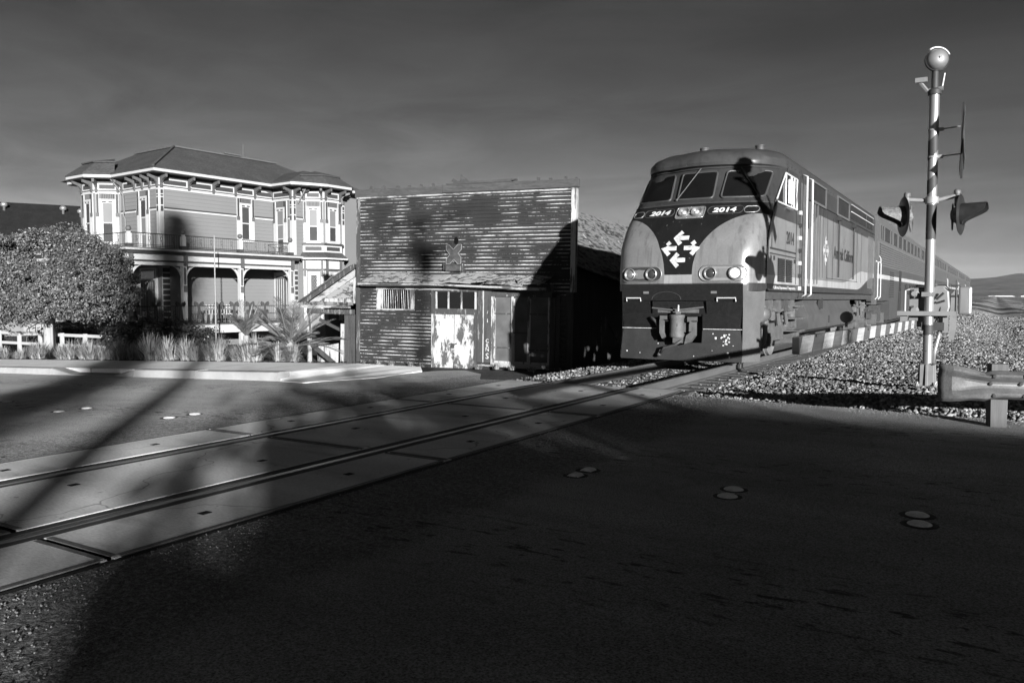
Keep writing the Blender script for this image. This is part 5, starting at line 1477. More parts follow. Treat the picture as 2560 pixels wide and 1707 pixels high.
tab = noi(nt, oc, 9.0, 2.0, (1, 1, 3))
setcol(nt, b, mth(nt, 'MULTIPLY', mixf(nt, smooth(nt, row, .0, .18), .022, mth(nt, 'MULTIPLY_ADD', mth(nt, 'SUBTRACT', tab, .5), .07, .052)), mth(nt, 'MULTIPLY_ADD', mth(nt, 'SUBTRACT', v, .5), .7, 1.0)))
bump(nt, b, row, .6, .03)

ha = R_(4.3)
HO = Vector((-32.70, 22.93, 0))
HE1 = Vector((sin(ha), cos(ha), 0)); HE2 = Vector((cos(ha), -sin(ha), 0))
HX = frame(HO, HE2, HE1, Vector((0, 0, 1)))
house = empty("victorian_house", label="ornate two storey Victorian house with white trim, corner bays and wraparound porch", cat="house", X=HX)
def WF(ox, oy, ux, uy):
    u = Vector((ux, uy, 0)).normalized(); n = u.cross(Vector((0, 0, 1)))
    return frame(Vector((ox, oy, 0)), u, n, Vector((0, 0, 1)))
r2 = .70711
WALLS = dict(S=(-3.3, 0, 1, 0, 3.3), E=(0, 0, 0, 1, 6.29), R=(0, 6.29, 1, 0, 1.54), W1=(1.54, 6.29, 0, 1, .62), BD=(1.54, 6.91, r2, r2, 1.07), BE=(2.297, 7.667, 0, 1, 1.13), BN=(2.297, 8.797, -r2, r2, 1.065), W2=(1.54, 9.55, 0, 1, .18),
             SD=(-4.15, -.85, r2, r2, 1.2), SS=(-5.3, -.85, 1, 0, 1.15), SB=(-6.15, 0, r2, -r2, 1.2), S0=(-7.2, 0, 1, 0, 1.05))
WM = {k: WF(*v[:4]) for k, v in WALLS.items()}
WL = {k: v[4] for k, v in WALLS.items()}
# solid core
s = MB()
core = [(-7.2, 0), (-6.15, 0), (-5.3, -.85), (-4.15, -.85), (-3.3, 0), (0, 0), (0, 6.29), (1.54, 6.29), (1.54, 6.91), (2.297, 7.667), (2.297, 8.797), (1.54, 9.55), (1.54, 9.75), (1.4, 11.2), (-7.2, 11.2)]
s.prism([(x - .03 * 0, y) for x, y in core], -1.0, 7.2); fixn(s.obj("wall", m_hw, house))
def hp(name, w, a0, a1, n0, n1, z0, z1, mat, parent=house):
    s = MB(); s.bx(a0, a1, n0, n1, z0, z1, WM[w]); return fixn(s.obj(name, mat, parent))
BE_ = .178
def siding(w, spans, z0, z1):
    z = z0
    while z < z1 - .02:
        zt = min(z + BE_, z1)
        for a0, a1 in spans:
            s = MB(); v = []
            for a in (a0, a1): v.append([WM[w] @ Vector(p) for p in ((a, .002, z), (a, .030, z + .002), (a, .030, z + .02), (a, .016, zt), (a, .002, zt))])
            s.grid(v, closed=True); s.quad(*v[0]); s.quad(*v[1][::-1]); fixn(s.obj("siding_board", m_hw, house))
        z += BE_
siding('E', [(.2, 4.02), (5.08, 6.22)], 3.66, 6.43)
siding('S', [(.1, 1.38), (2.55, 3.1)], 3.66, 6.43)
siding('R', [(1.26, 1.36)], 3.66, 6.43)
siding('W1', [(.18, .60)], .0, 6.43)
siding('E', [(.42, 6.25)], .30, 2.95)
siding('E', [(.1, 6.2)], -.85, .15)
siding('S', [(.1, 1.6)], .30, 2.95)
# belt courses and frieze on every wall
for w, spans in (('E', [(.2, 4.02), (5.08, 6.29)]), ('S', [(.05, 1.35), (2.55, 3.1)]), ('R', [(1.22, 1.38)]), ('W1', [(.17, .60)])):
    for a0, a1 in spans:
        hp("belt_course", w, a0, a1, .0, .055, 5.47, 5.55, m_ht); hp("belt_line", w, a0, a1, .0, .065, 5.56, 5.62, m_hd)  # white belt with a dark trim strip above it
def bracket(w, a, big=1.0):
    X = WM[w] @ frame(Vector((a - .055, 0, 0)), Vector((0, 1, 0)), Vector((0, 0, 1)), Vector((1, 0, 0)))
    p = [(.02, 6.46), (.10, 6.50), (.13, 6.62), (.10, 6.70), (.20, 6.82), (.34, 6.88), (.50 * big, 6.93), (.52 * big, 7.08), (.02, 7.08)]
    s = MB(); s.prism(p, 0, .11, X); return fixn(s.obj("bracket", m_hm, house))
def frieze(w, br, e0=0.0, e1=0.0):
    L = WL[w]
    hp("frieze_band", w, -e0, L + e1, .0, .05, 6.43, 6.55, m_ht); hp("frieze_line", w, -e0, L + e1, .0, .06, 6.553, 6.60, m_hd)
    fb = hp("frieze_board", w, -e0, L + e1, .0, .045, 6.603, 6.93, m_ht); hp("cornice_band", w, -e0, L + e1, .0, .07, 6.933, 7.08, m_hd)
    for a0, a1 in zip(br, br[1:]):
        if a1 - a0 > .3: hp("frieze_panel", w, a0 + .13, a1 - .13, .0, .052, 6.66, 6.86, m_hd, fb)
    for a in br:
        if -.05 < a < L + .06: bracket(w, a)
frieze('E', [.06, 1.45, 2.75, 3.98, 5.12, 6.4], .04, 0)
frieze('S', [.2, 1.33, 2.0, 2.62, 3.24], 0, .04)
frieze('R', [.0, 1.48], 0, .04)
frieze('W1', [.06, .62], .04)
frieze('BD', [.10, .97]); frieze('BE', [.08, 1.05]); frieze('BN', [.1, .95]); frieze('SD', [.12, 1.08]); frieze('SS', [.1, 1.05]); frieze('W2', [.1])
# corner boards: dark panelled above the belt, white fluted below
for w, a0, a1 in (('E', -.01, .17), ('S', 3.13, 3.31), ('W1', -.01, .16), ('R', 1.37, 1.55), ('W2', .0, .19)):
    hp("corner_board", w, a0, a1, .0, .06, 3.66, 6.43, m_ht)
    for z0, z1 in ((5.72, 6.05), (6.10, 6.18), (6.22, 6.40), (5.42, 5.66)):
        hp("corner_panel", w, a0 + .03, a1 - .03, .06, .067, z0, z1, m_hd)
def window(w, a0, a1, zb, zt, mids, glass, style="slat", lo_pil=True):
    """casing plus panes, meeting rails and the slatted panel over it"""
    c = .13
    s = MB(); X = WM[w]
    s.bx(a0 - c, a0, .0, .07, zb - .02, zt + .12, X); s.bx(a1, a1 + c, .0, .07, zb - .02, zt + .12, X); s.bx(a0 - c, a1 + c, .0, .085, zt + .12, zt + .17, X); s.bx(a0, a1, .0, .06, zt, zt + .12, X)
    win = fixn(s.obj("window", m_ht, house))
    hp("sill", w, a0 - c - .03, a1 + c + .03, .0, .12, zb - .09, zb - .02, m_ht, win)
    zz = [zb] + list(mids) + [zt]
    for i, (z0, z1) in enumerate(zip(zz, zz[1:])):
        hp("pane", w, a0, a1, .0, .022 + .008 * i, z0, z1, glass[min(i, len(glass) - 1)], win)
    for z in mids: hp("meeting_rail", w, a0, a1, .0, .05, z - .025, z + .025, m_ht, win)
    s = MB(); s.bx(a0, a0 + .035, .0, .042, zb, zt, X); s.bx(a1 - .035, a1, .0, .042, zb, zt, X); s.bx(a0, a1, .0, .042, zb, zb + .05, X); fixn(s.obj("sash", m_ht, win))
    if style == "slat":
        hp("head_panel", w, a0 - .05, a1 + .05, .0, .05, zt + .20, 6.42, m_hd, win)
        n = 7
        for i in range(n):
            a = a0 - .03 + (a1 - a0 + .06) * (i + .5) / n; hp("slat", w, a - .012, a + .012, .05, .062, zt + .22, 6.40, m_blind, win)
        hp("head_rail", w, a0 - c, a1 + c, .0, .07, zt + .175, zt + .2, m_ht, win)
        hp("label_panel", w, a0, a1, .06, .066, zt + .03, zt + .09, m_hd, win)
        hp("rosette", w, (a0 + a1) / 2 - .05, (a0 + a1) / 2 + .05, .066, .075, zt + .02, zt + .1, m_ht, win)
        for e0, e1 in ((a0 - c - .14, a0 - c), (a1 + c, a1 + c + .14)):
            hp("pilaster", w, e0, e1, .0, .06, zb - .05, 6.43, m_ht); hp("pilaster_panel", w, e0 + .02, e1 - .02, .06, .075, 5.50, 6.42, m_hd); hp("pilaster_block", w, e0 - .01, e1 + .01, .06, .095, 5.34, 5.52, m_hm)
    return win
window('E', 4.33, 4.80, 4.36, 6.0, [5.2], [m_hg, m_hd])
window('S', 1.77, 2.22, 3.76, 5.98, [4.42, 5.2], [m_blind, m_blind, m_hg])
window('R', .34, .84, 3.76, 5.92, [4.50, 5.22], [m_hg, m_blind, m_blind])
window('BD', .32, .76, 4.38, 5.98, [5.16], [m_hg, m_blind])
window('BE', .34, .80, 4.38, 5.98, [5.16], [m_hg, m_blind])
window('SD', .36, .84, 4.1, 5.98, [5.05], [m_hg, m_blind])
window('SS', .40, .80, 4.1, 5.98, [5.05], [m_hg, m_hg])
# bay aprons and skirt roof
for w in ('BD', 'BE', 'BN'):
    hp("bay_apron", w, -.0, WL[w], .0, .06, 3.84, 4.20, m_ht); hp("apron_panel", w, .12, WL[w] - .12, .06, .07, 3.92, 4.12, m_hd); hp("apron_ledge", w, -.03, WL[w] + .03, .0, .13, 4.20, 4.30, m_hd)
    s = MB(); X = WM[w]; L = WL[w]; s.quad(*[X @ Vector(p) for p in ((-.15, .36, 3.56), (L + .15, .36, 3.56), (L + .03, .05, 3.84), (-.03, .05, 3.84))]); s.quad(*[X @ Vector(p) for p in ((-.15, .36, 3.50), (L + .15, .36, 3.50), (L + .15, .36, 3.56), (-.15, .36, 3.56))]); fixn(s.obj("skirt_roof", m_shing, house))
    hp("bay_gutter", w, -.16, L + .16, .33, .38, 3.46, 3.545, m_ht)
    hp("bay_frieze", w, 0, L, .0, .06, 2.98, 3.42, m_ht); hp("bay_line", w, 0, L, .0, .08, 2.90, 2.97, m_hd)
    for a in (.1, L - .1):
        hp("bay_bracket", w, a - .05, a + .05, .06, .16, 2.6, 3.42, m_hm)
        hp("bay_pilaster", w, a - .08, a + .08, .0, .06, .3, 2.9, m_ht)
    if w != 'BN':
        wn_ = window(w, .36, L - .36, 1.05, 2.66, [1.62], [m_hg, m_hg], style="plain")
        s = MB()
        for k in range(-4, 9):
            for sg in (1, -1):
                p0 = Vector((.36, 1.65 + k * .2 + (0 if sg > 0 else .2 * 2), 0)); a0, a1 = .36, L - .36
                z0 = 1.65 + k * .18; z1 = z0 + sg * .75
                t0 = 0.0; t1 = 1.0
                zz0, zz1 = max(1.65, min(2.64, z0)), max(1.65, min(2.64, z1))
                if abs(zz0 - zz1) < .08: continue
                f0 = (zz0 - z0) / (z1 - z0); f1 = (zz1 - z0) / (z1 - z0)
                s.tube([WM[w] @ Vector((a0 + (a1 - a0) * f0, .045, zz0)), WM[w] @ Vector((a0 + (a1 - a0) * f1, .045, zz1))], .009, 4)
        lo_ = s.obj("lattice", m_blind, wn_); lo_['kind'] = "stuff"
# quoins beside the porch and on the wing corner
for w, a0, a1 in (('E', .03, .40), ('R', 1.30, 1.52), ('W1', .02, .24), ('W2', -.05, .16)):
    hp("quoin_backing", w, a0, a1, .0, .04, .3 if w == 'E' else -.2, 2.9, m_ht)
    for i in range(10):
        hp("quoin", w, a0 + .02, a1 - .02, .04, .075, .36 + i * .255, .36 + i * .255 + .19, m_hd)
# doors on the porch
hp("door_frame", 'S', 1.62, 3.02, .0, .08, .30, 2.85, m_ht)
for a0, a1 in ((1.72, 2.28), (2.34, 2.90)):
    s = MB(); s.bx(a0, a1, .08, .11, .32, 2.3, WM['S']); d = fixn(s.obj("door", m_hd, house))
    for i in range(3): hp("door_moulding", 'S', a0 + .1 + i * .16, a0 + .13 + i * .16, .11, .125, 1.0, 2.2, m_blind, d)
    hp("door_panel", 'S', a0 + .1, a1 - .1, .11, .12, .6, .85, m_ht, d)
hp("fanlight", 'S', 1.75, 2.88, .08, .10, 2.36, 2.78, m_hg)
hp("door_frame", 'R', .06, 1.22, .0, .08, .30, 2.80, m_ht)
s = MB(); s.bx(.24, 1.04, .08, .10, .32, 2.6, WM['R']); d = fixn(s.obj("door", m_hm, house))
for i in range(4): hp("door_moulding", 'R', .34 + i * .17, .37 + i * .17, .10, .12, .9, 2.45, m_ht, d)
s = MB(); s.lathe([(.0, .0), (.09, .0), (.09, .05), (.0, .09)], 14, WM['E'] @ Matrix.Translation((.85, .03, 1.55)) @ Matrix.Rotation(-pi / 2, 4, 'X')); s.obj("gas_meter", m_alum2, house)
hp("cellar_hatch", 'E', .70, 1.05, .03, .05, .3, 1.3, m_blind)

# ---- roof
def offs(pts, d):
    out = []
    for i, p in enumerate(pts):
        p = Vector(p)
        dirs = []
        if i: dirs.append((p - Vector(pts[i - 1])).normalized())
        if i < len(pts) - 1: dirs.append((Vector(pts[i + 1]) - p).normalized())
        ns = [Vector((q.y, -q.x)) for q in dirs]
        if len(ns) == 1: out.append(p + ns[0] * d)
        else:
            m = (ns[0] + ns[1]).normalized(); out.append(p + m * (d / max(.5, m.dot(ns[0]))))
    return out
wl_ = [(-7.2, 0), (-6.15, 0), (-5.3, -.85), (-4.15, -.85), (-3.3, 0), (0, 0), (0, 6.29), (1.54, 6.29), (1.54, 6.91), (2.297, 7.667), (2.297, 8.797), (1.54, 9.55), (1.54, 10.2)]
ev = offs(wl_, .60)
ev[8] = (ev[7] + ev[9]) * .5 + Vector((.06, -.05))
for nm, z0, z1, dd, mat in (("eave_soffit", 7.085, 7.13, 0, m_hd), ("eave_fascia", 7.13, 7.25, .02, m_ht), ("roof_edge", 7.25, 7.31, .05, m_shing)):
    s = MB(); o_ = [p + (p - Vector(q)).normalized() * dd for p, q in zip(ev, wl_)]
    s.grid([[(q[0], q[1], z0) for q in wl_], [(p.x, p.y, z0) for p in o_], [(p.x, p.y, z1) for p in o_], [(q[0], q[1], z1) for q in wl_]])
    fixn(s.obj(nm, mat, house))
EZ = 7.31
R = lambda *p: [Vector(q) for q in p]
s = MB(); DZ = 8.95; WLX = -7.85
s.quad(*R((WLX, -.65, EZ), (.65, -.65, EZ), (-2.65, 2.4, DZ), (-6.2, 2.4, DZ)))
s.quad(*R((.65, -.65, EZ), (.65, 11.8, EZ), (-2.65, 8.6, DZ), (-2.65, 2.4, DZ)))
s.quad(*R((.65, 11.8, EZ), (WLX, 11.8, EZ), (-6.2, 8.6, DZ), (-2.65, 8.6, DZ)))
s.quad(*R((WLX, 11.8, EZ), (WLX, -.65, EZ), (-6.2, 2.4, DZ), (-6.2, 8.6, DZ)))
s.quad(*R((-6.2, 2.4, DZ), (-2.65, 2.4, DZ), (-2.65, 8.6, DZ), (-6.2, 8.6, DZ)))
roof = s.obj("roof", m_shing, house); fixn(roof)
s = MB(); s.bx(-6.25, -2.6, 2.35, 8.65, DZ + .02, DZ + .09); s.obj("deck_edge", m_hm, roof)
s = MB(); s.tube([(.65, -.65, EZ + .03), (-2.65, 2.4, DZ + .04)], .07, 5); s.obj("hip_ridge", m_shing, roof)
s = MB(); s.bx(-2.62, -2.5, 5.2, 6.2, DZ + .09, DZ + .16); s.tube([(-2.6, 6.4, DZ), (-2.6, 6.4, DZ + .75)], .018, 5); s.obj("roof_aerial", m_hm, roof)
s = MB()
s.quad(*R((.2, 5.66, EZ), (2.17, 5.66, EZ), (.45, 8.0, 8.22), (-1.3, 8.0, 8.22))); s.quad(*R((2.17, 5.66, EZ), (2.17, 10.6, EZ), (.45, 8.3, 8.22), (.45, 8.0, 8.22))); s.quad(*R((2.17, 10.6, EZ), (.2, 10.6, EZ), (-1.3, 8.3, 8.22), (.45, 8.3, 8.22))); s.quad(*R((.45, 8.0, 8.22), (.45, 8.3, 8.22), (-1.3, 8.3, 8.22), (-1.3, 8.0, 8.22)))
fixn(s.obj("wing_roof", m_shing, roof))
def bayroof(pts, c):
    c = Vector(c); s = MB(); P0_ = [Vector((p.x, p.y, EZ)) for p in pts]
    P1_ = [c + (Vector((p.x, p.y, 0)) - Vector((c.x, c.y, 0))) * .62 + Vector((0, 0, -.38)) for p in P0_]
    s.grid([P0_, P1_]); fixn(s.obj("bay_roof", m_shing, roof))
    s = MB(); P2_ = [c + (Vector((p.x, p.y, 0)) - Vector((c.x, c.y, 0))) * .68 + Vector((0, 0, -.40)) for p in P0_]
    P3_ = [p + Vector((0, 0, .06)) for p in P2_]
    s.grid([P2_, P3_, [c] * len(P2_)]); fixn(s.obj("bay_cap", m_shing, roof))
bayroof([Vector((1.6, 6.3)), ev[9] + Vector((.05, -.02)), ev[10] + Vector((.05, .02)), Vector((1.7, 10.2))], (1.05, 8.2, 8.17))
bayroof([Vector((-6.6, -.5)), ev[2] + Vector((-.02, -.05)), ev[3] + Vector((.02, -.05)), Vector((-2.9, -.5))], (-4.75, .55, 8.32))

# ---- porch and balcony
PX, PY0, PY1 = 2.0, -2.62, 5.73
s = MB(); s.prism([(-7.2, PY0 - .3), (PX + .36, PY0 - .3), (PX + .36, 6.2), (0, 6.2), (0, 0), (-7.2, 0)], 3.44, 3.58); porch_roof = fixn(s.obj("porch_roof", m_hm, house))
s = MB(); s.prism([(-7.2, PY0 - .33), (PX + .39, PY0 - .33), (PX + .39, 6.22), (PX + .33, 6.22), (PX + .33, PY0 - .27), (-7.2, PY0 - .27)], 3.47, 3.54); fixn(s.obj("gutter", m_ht, porch_roof))
s = MB(); s.prism([(-7.2, PY0 - .2), (PX + .26, PY0 - .2), (PX + .26, 6.1), (0, 6.1), (0, 0), (-7.2, 0)], 3.34, 3.44); fixn(s.obj("porch_cornice", m_hd, porch_roof))
for nm, z0, z1, e, mat in (("porch_beam", 3.08, 3.34, .10, m_ht), ("beam_line", 3.00, 3.08, .13, m_hd), ("beam_lower", 2.86, 3.00, .09, m_ht)):
    s = MB(); s.bx(PX - e, PX + e, PY0 - e, PY1 + e, z0, z1); s.bx(-7.2, PX - e - .002, PY0 - e, PY0 + e, z0, z1); s.obj(nm, mat, porch_roof)
s = MB(); s.prism([(-7.2, PY0 - .2), (PX + .2, PY0 - .2), (PX + .2, 6.0), (0, 6.0), (0, 0), (-7.2, 0)], .10, .30); fl = fixn(s.obj("porch_floor", m_hm, house))
s = MB(); s.bx(PX + .2, PX + .24, PY0 - .24, 6.0, -.12, .24); s.bx(-7.2, PX + .2, PY0 - .24, PY0 - .2, -.12, .24); s.obj("porch_skirt", m_ht, fl)
posts = [(PX, PY0), (PX, -.13), (PX, 2.80), (PX, PY1), (-.6, PY0), (-3.2, PY0)]
for x, y in posts:
    s = MB(); s.bx(x - .10, x + .10, y - .10, y + .10, .48, 2.86); p = s.obj("porch_post", m_ht, house)
    s = MB(); s.bx(x - .12, x + .12, y - .12, y + .12, .30, .48); s.obj("post_base", m_hd, p)
    s = MB(); s.bx(x + .10, x + .115, y - .05, y + .05, 2.05, 2.80); s.bx(x + .10, x + .16, y - .07, y + .07, 1.72, 2.0); s.obj("post_panel", m_hm, p)
    s = MB(); s.bx(x + .10, x + .24, y - .06, y + .06, 2.88, 3.32); s.obj("post_bracket", m_hm, p)
    s = MB(); s.bx(x - .09, x + .09, y - .09, y + .09, -.95, .10); s.obj("pier", m_ht, p)
    for sg in (1, -1):      # curved spandrel brackets
        if x < PX: continue
        if y == PY0 and sg < 0 or y == PY1 and sg > 0: continue
        poly = []
        for i in range(9):
            t = pi / 2 * i / 8; poly.append((.10 + .52 * (1 - cos(t)), 2.12 + .74 * sin(t) * 1.0))
        inner = [(a + .0, b_) for a, b_ in poly]
        outer = [(.10, 2.12)] + []
        s = MB(); rows = [[(x - .03, y + sg * a, b_) for a, b_ in poly], [(x + .03, y + sg * a, b_) for a, b_ in poly], [(x + .03, y + sg * (a - .06 if a > .17 else .10), b_ + (.07 if b_ < 2.78 else 0)) for a, b_ in poly], [(x - .03, y + sg * (a - .06 if a > .17 else .10), b_ + (.07 if b_ < 2.78 else 0)) for a, b_ in poly]]
        s.grid(rows); fixn(s.obj("spandrel_arch", m_ht, p))
newels = [(PX, -2.6), (PX, -.13), (PX, 2.80), (PX, PY1), (-1.8, -2.6), (-5.2, -2.6)]
for x, y in newels:
    s = MB(); s.bx(x - .09, x + .09, y - .09, y + .09, 3.74, 4.16); s.bx(x - .06, x + .06, y - .06, y + .06, 4.16, 4.24); n_ = s.obj("newel", m_ht, house)
    s = MB(); s.bx(x - .12, x + .12, y - .12, y + .12, 3.58, 3.74); s.obj("newel_base", m_hd, n_)
    s = MB(); s.lathe([(.0, 4.24), (.06, 4.26), (.105, 4.31), (.115, 4.36), (.105, 4.41), (.06, 4.46), (.0, 4.475)], 14, Matrix.Translation((x, y, 0))); s.obj("ball_finial", m_chrome if False else m_hm, n_, smooth_=True)
def railing(p0, p1, z0, z1, parent=house):
    p0, p1 = Vector(p0), Vector(p1); L = (p1 - p0).length; d = (p1 - p0) / L
    r = MB(); r.tube([(p0.x, p0.y, z1), (p1.x, p1.y, z1)], .020, 5); top = r.obj("top_rail", m_iron2, parent)
    for z in (z0 + .03, z0 + .10):
        r = MB(); r.tube([(p0.x, p0.y, z), (p1.x, p1.y, z)], .012, 5); r.obj("bottom_rail", m_iron2, parent)
    s = MB(); n = int(L / .105)
    for i in range(1, n):
        q = p0 + d * (L * i / n); s.tube([(q.x, q.y, z0), (q.x, q.y, z1)], .0085 if i % 9 else .02, 4, cap=False)
        if i % 5 == 2:
            q2 = q + d * .05
            s.tube([(q2.x + d.x * .05 * cos(t) * (1 - t / 9), q2.y + d.y * .05 * cos(t) * (1 - t / 9), (z0 + z1) / 2 + .10 + .09 * sin(t) * (1 - t / 9)) for t in np.linspace(-2.4, 4.5, 12)] , .009, 4, cap=False)
            s.tube([(q2.x, q2.y, (z0 + z1) / 2 + .02), (q2.x + d.x * .05, q2.y + d.y * .05, z0 + .12)], .009, 4, cap=False)
    o = s.obj("balusters", m_iron2, top); o['kind'] = "stuff"
railing((PX, -2.5), (PX, -.22), 3.62, 4.20); railing((PX, -.04), (PX, 2.71), 3.62, 4.20); railing((PX, 2.89), (PX, 5.64), 3.62, 4.20); railing((-1.7, -2.6), (PX - .09, -2.6), 3.62, 4.20); railing((-5.1, -2.6), (-1.9, -2.6), 3.62, 4.20)
railing((PX, -2.5), (PX, -.24), .34, 1.10); railing((PX, -.02), (PX, 2.69), .34, 1.10); railing((PX, 2.91), (PX, 5.62), .34, 1.10); railing((-.5, PY0), (PX - .11, PY0), .34, 1.10)
railing((PX, PY1 + .1), (.1, PY1 + .1), 3.62, 4.20)
# down pipes
def pipe(pts, r=.035):
    s = MB(); s.tube(pts, r, 7); return s.obj("downpipe", MATS["painted siding"], house)
pipe([tuple(WM['S'] @ Vector((.05, .55, 7.12))), tuple(WM['S'] @ Vector((.4, .12, 6.35))), tuple(WM['S'] @ Vector((.45, .1, 5.6))), tuple(WM['S'] @ Vector((.42, .14, 5.4))), tuple(WM['S'] @ Vector((.48, .08, 5.2))), tuple(WM['S'] @ Vector((.48, .08, 3.66)))])
pipe([tuple(WM['W1'] @ Vector((.45, .55, 7.12))), tuple(WM['W1'] @ Vector((.25, .12, 6.3)))])
pipe([tuple(WM['W1'] @ Vector((.3, .22, 3.4))), tuple(WM['W1'] @ Vector((.22, .10, 3.2))), tuple(WM['W1'] @ Vector((.22, .10, -.8)))])
# front steps at the left end of the porch
for i in range(6):
    s = MB(); s.bx(-2.9, -1.0, PY0 - .5 - i * .28, PY0 - .24 - i * .28, -.95, .12 - i * .17); s.obj("step", m_hm, house)
for x in (-2.95, -.95):
    s = MB(); s.tube([(x, PY0 - .25, 1.05), (x, PY0 - 1.9, .1), (x, PY0 - 1.95, -.8)], .022, 5)
    for i in range(7): s.tube([(x, PY0 - .3 - i * .25, 1.02 - i * .143), (x, PY0 - .3 - i * .25, .0 - i * .15)], .012, 4)
    s.obj("stair_rail", m_iron2, house)

# ribbon bows tied along the porch railing
m_bow = M("dark ribbon", .045, .7, .3, var=.3)
bow_names = ["dark ribbon bow at the porch corner nearest the round tree", "dark ribbon bow below the double front door", "dark ribbon bow on the second porch post from the round tree", "dark ribbon bow just right of the second porch post", "dark ribbon bow beside the thin flagpole on the porch railing", "dark ribbon bow just left of the third porch post", "dark ribbon bow just right of the third porch post", "dark ribbon bow above the palm fronds on the porch railing"]
bow0 = None
for y, nm in zip((-2.45, -1.5, -.35, .55, 1.57, 2.37, 3.25, 4.1), bow_names):
    t = empty("ribbon_bow", label=nm, cat="ribbon bow", group="ribbon bows along the porch railing", X=HX @ Matrix.Translation((PX + .06, y, 1.12)))
    for sg in (1, -1):
        if bow0 is None or len(bow0) < 4:
            bow0 = bow0 or []
            s = MB(); pl = [(0, 0), (sg * .07, .13), (sg * .20, .19), (sg * .24, .08), (sg * .16, -.04), (0, -.02)]
            s.prism(pl, -.03, .04, Matrix(((0, 0, 1, 0), (1, 0, 0, 0), (0, 1, 0, 0), (0, 0, 0, 1)))); a = fixn(s.obj("loop", m_bow, t)); bow0.append(a)
            s = MB(); pl = [(0, 0), (sg * .05, -.02), (sg * .12, -.62), (sg * .02, -.6)]
            s.prism(pl, .0, .02, Matrix(((0, 0, 1, 0), (1, 0, 0, 0), (0, 1, 0, 0), (0, 0, 0, 1)))); a = fixn(s.obj("tail", m_bow, t)); bow0.append(a)
        else:
            k = 0 if sg == 1 else 2
            share("loop", bow0[k], t); share("tail", bow0[k + 1], t)
t = None
# small wrought bench glimpsed through the railing
bench = empty("garden_bench", label="white slatted bench on the porch behind the railing", cat="bench", X=HX @ Matrix.Translation((1.3, 2.0, .30)))
for i in range(9):
    s = MB(); s.bx(-.02, .02, -.62 + i * .155, -.56 + i * .155, .42, .86); s.obj("back_slat", m_ht, bench)
s = MB(); s.bx(-.03, .45, -.68, .72, .40, .44); s.obj("seat", m_ht, bench)
for x in (.02, .40):
    for y in (-.62, .66):
        s = MB(); s.bx(x - .03, x + .03, y - .03, y + .03, 0, .40); s.obj("leg", m_ht, bench)
# thin flagpole in the yard
s = MB(); fp = HX @ Vector((5.0, .0, 0))
s.tube([(0, 0, -.95), (0, 0, 4.1)], [.035, .022], 10); o = s.obj("flagpole", m_alum2); HXi = HX @ Vector((5.0, -.62, 0)); o.location = (-27.75, 21.95, -.05); tag(o, "thin bare pole standing in the yard before the porch", "pole")

# ------------------------------------------------------------------ neighbouring houses
nb = empty("neighbour_house", (-50.5, 27.2, .62), R_(61.9), label="low house with a dark roof and shiny vents behind the round tree", cat="house")
s = MB(); s.bx(-40, 11, 0, 9, -2.6, 4.1); s.obj("wall", m_hw, nb)
s = MB(); s.quad(*R((-40.6, -.7, 4.0), (11.6, -.7, 4.0), (11.6, 4.5, 7.1), (-40.6, 4.5, 7.1))); s.quad(*R((11.6, 9.7, 4.0), (-40.6, 9.7, 4.0), (-40.6, 4.5, 7.1), (11.6, 4.5, 7.1))); s.quad(*R((11.6, -.7, 4.0), (11.6, 9.7, 4.0), (11.6, 4.5, 7.1))); nr_ = fixn(s.obj("roof", M("neighbour roof", .016, .95, .1, var=.4, vscale=2, fine=.4, fscale=12), nb))
s = MB(); s.bx(-40.6, 11.6, -.78, -.68, 3.85, 4.05); s.obj("gutter", m_ht, nb)
for x, y in ((-2.0, 3.5), (1.3, 3.4), (2.3, 3.1), (3.4, 3.3)):
    z = 4.0 + (y + .7) * .596
    s = MB(); s.lathe([(.08, -.1), (.08, .2), (.2, .25), (.22, .38), (.12, .5), (.0, .52)], 12, Matrix.Translation((x, y, z))); s.obj("roof_vent", MATS["aluminium mast"], nb, smooth_=True)
for x in (2, 6):
    s = MB(); s.bx(x, x + 1.4, -.05, .0, 1.4, 2.9); s.obj("window", m_hg, nb)
nb2 = empty("back_house", (-33.5, 40.5, 0), R_(-4), label="shingled house roof glimpsed between the big house and the old shop", cat="house")
s = MB(); s.bx(-6, 4, 0, 7, -1.2, 3.2); s.obj("wall", m_hw, nb2)
s = MB(); s.quad(*R((-6.5, -.5, 3.0), (4.5, -.5, 3.0), (4.5, 3.5, 5.0), (-6.5, 3.5, 5.0))); s.quad(*R((4.5, 7.5, 3.0), (-6.5, 7.5, 3.0), (-6.5, 3.5, 5.0), (4.5, 3.5, 5.0))); s.quad(*R((4.45, -.4, 3.0), (4.45, 7.4, 3.0), (4.45, 3.5, 4.95)))
fixn(s.obj("roof", m_shing, nb2))

# ------------------------------------------------------------------ planting
m_leaf, nt, b, oc = new_mat("glossy leaf")
b.inputs["Roughness"].default_value = .5; b.inputs["Specular IOR Level"].default_value = .35
geo = nt.nodes.new("ShaderNodeNewGeometry")
setcol(nt, b, mth(nt, 'MULTIPLY_ADD', geo.outputs["Random Per Island"], .10, .045))
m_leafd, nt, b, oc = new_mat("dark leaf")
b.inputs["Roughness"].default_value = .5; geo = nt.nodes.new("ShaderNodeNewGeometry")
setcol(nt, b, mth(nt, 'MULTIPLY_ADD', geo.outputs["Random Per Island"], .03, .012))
m_grass, nt, b, oc = new_mat("dry grass blade")
b.inputs["Roughness"].default_value = .7; geo = nt.nodes.new("ShaderNodeNewGeometry")
setcol(nt, b, mth(nt, 'MULTIPLY_ADD', geo.outputs["Random Per Island"], .22, .06))
m_frond, nt, b, oc = new_mat("palm leaflet")
b.inputs["Roughness"].default_value = .45; geo = nt.nodes.new("ShaderNodeNewGeometry")
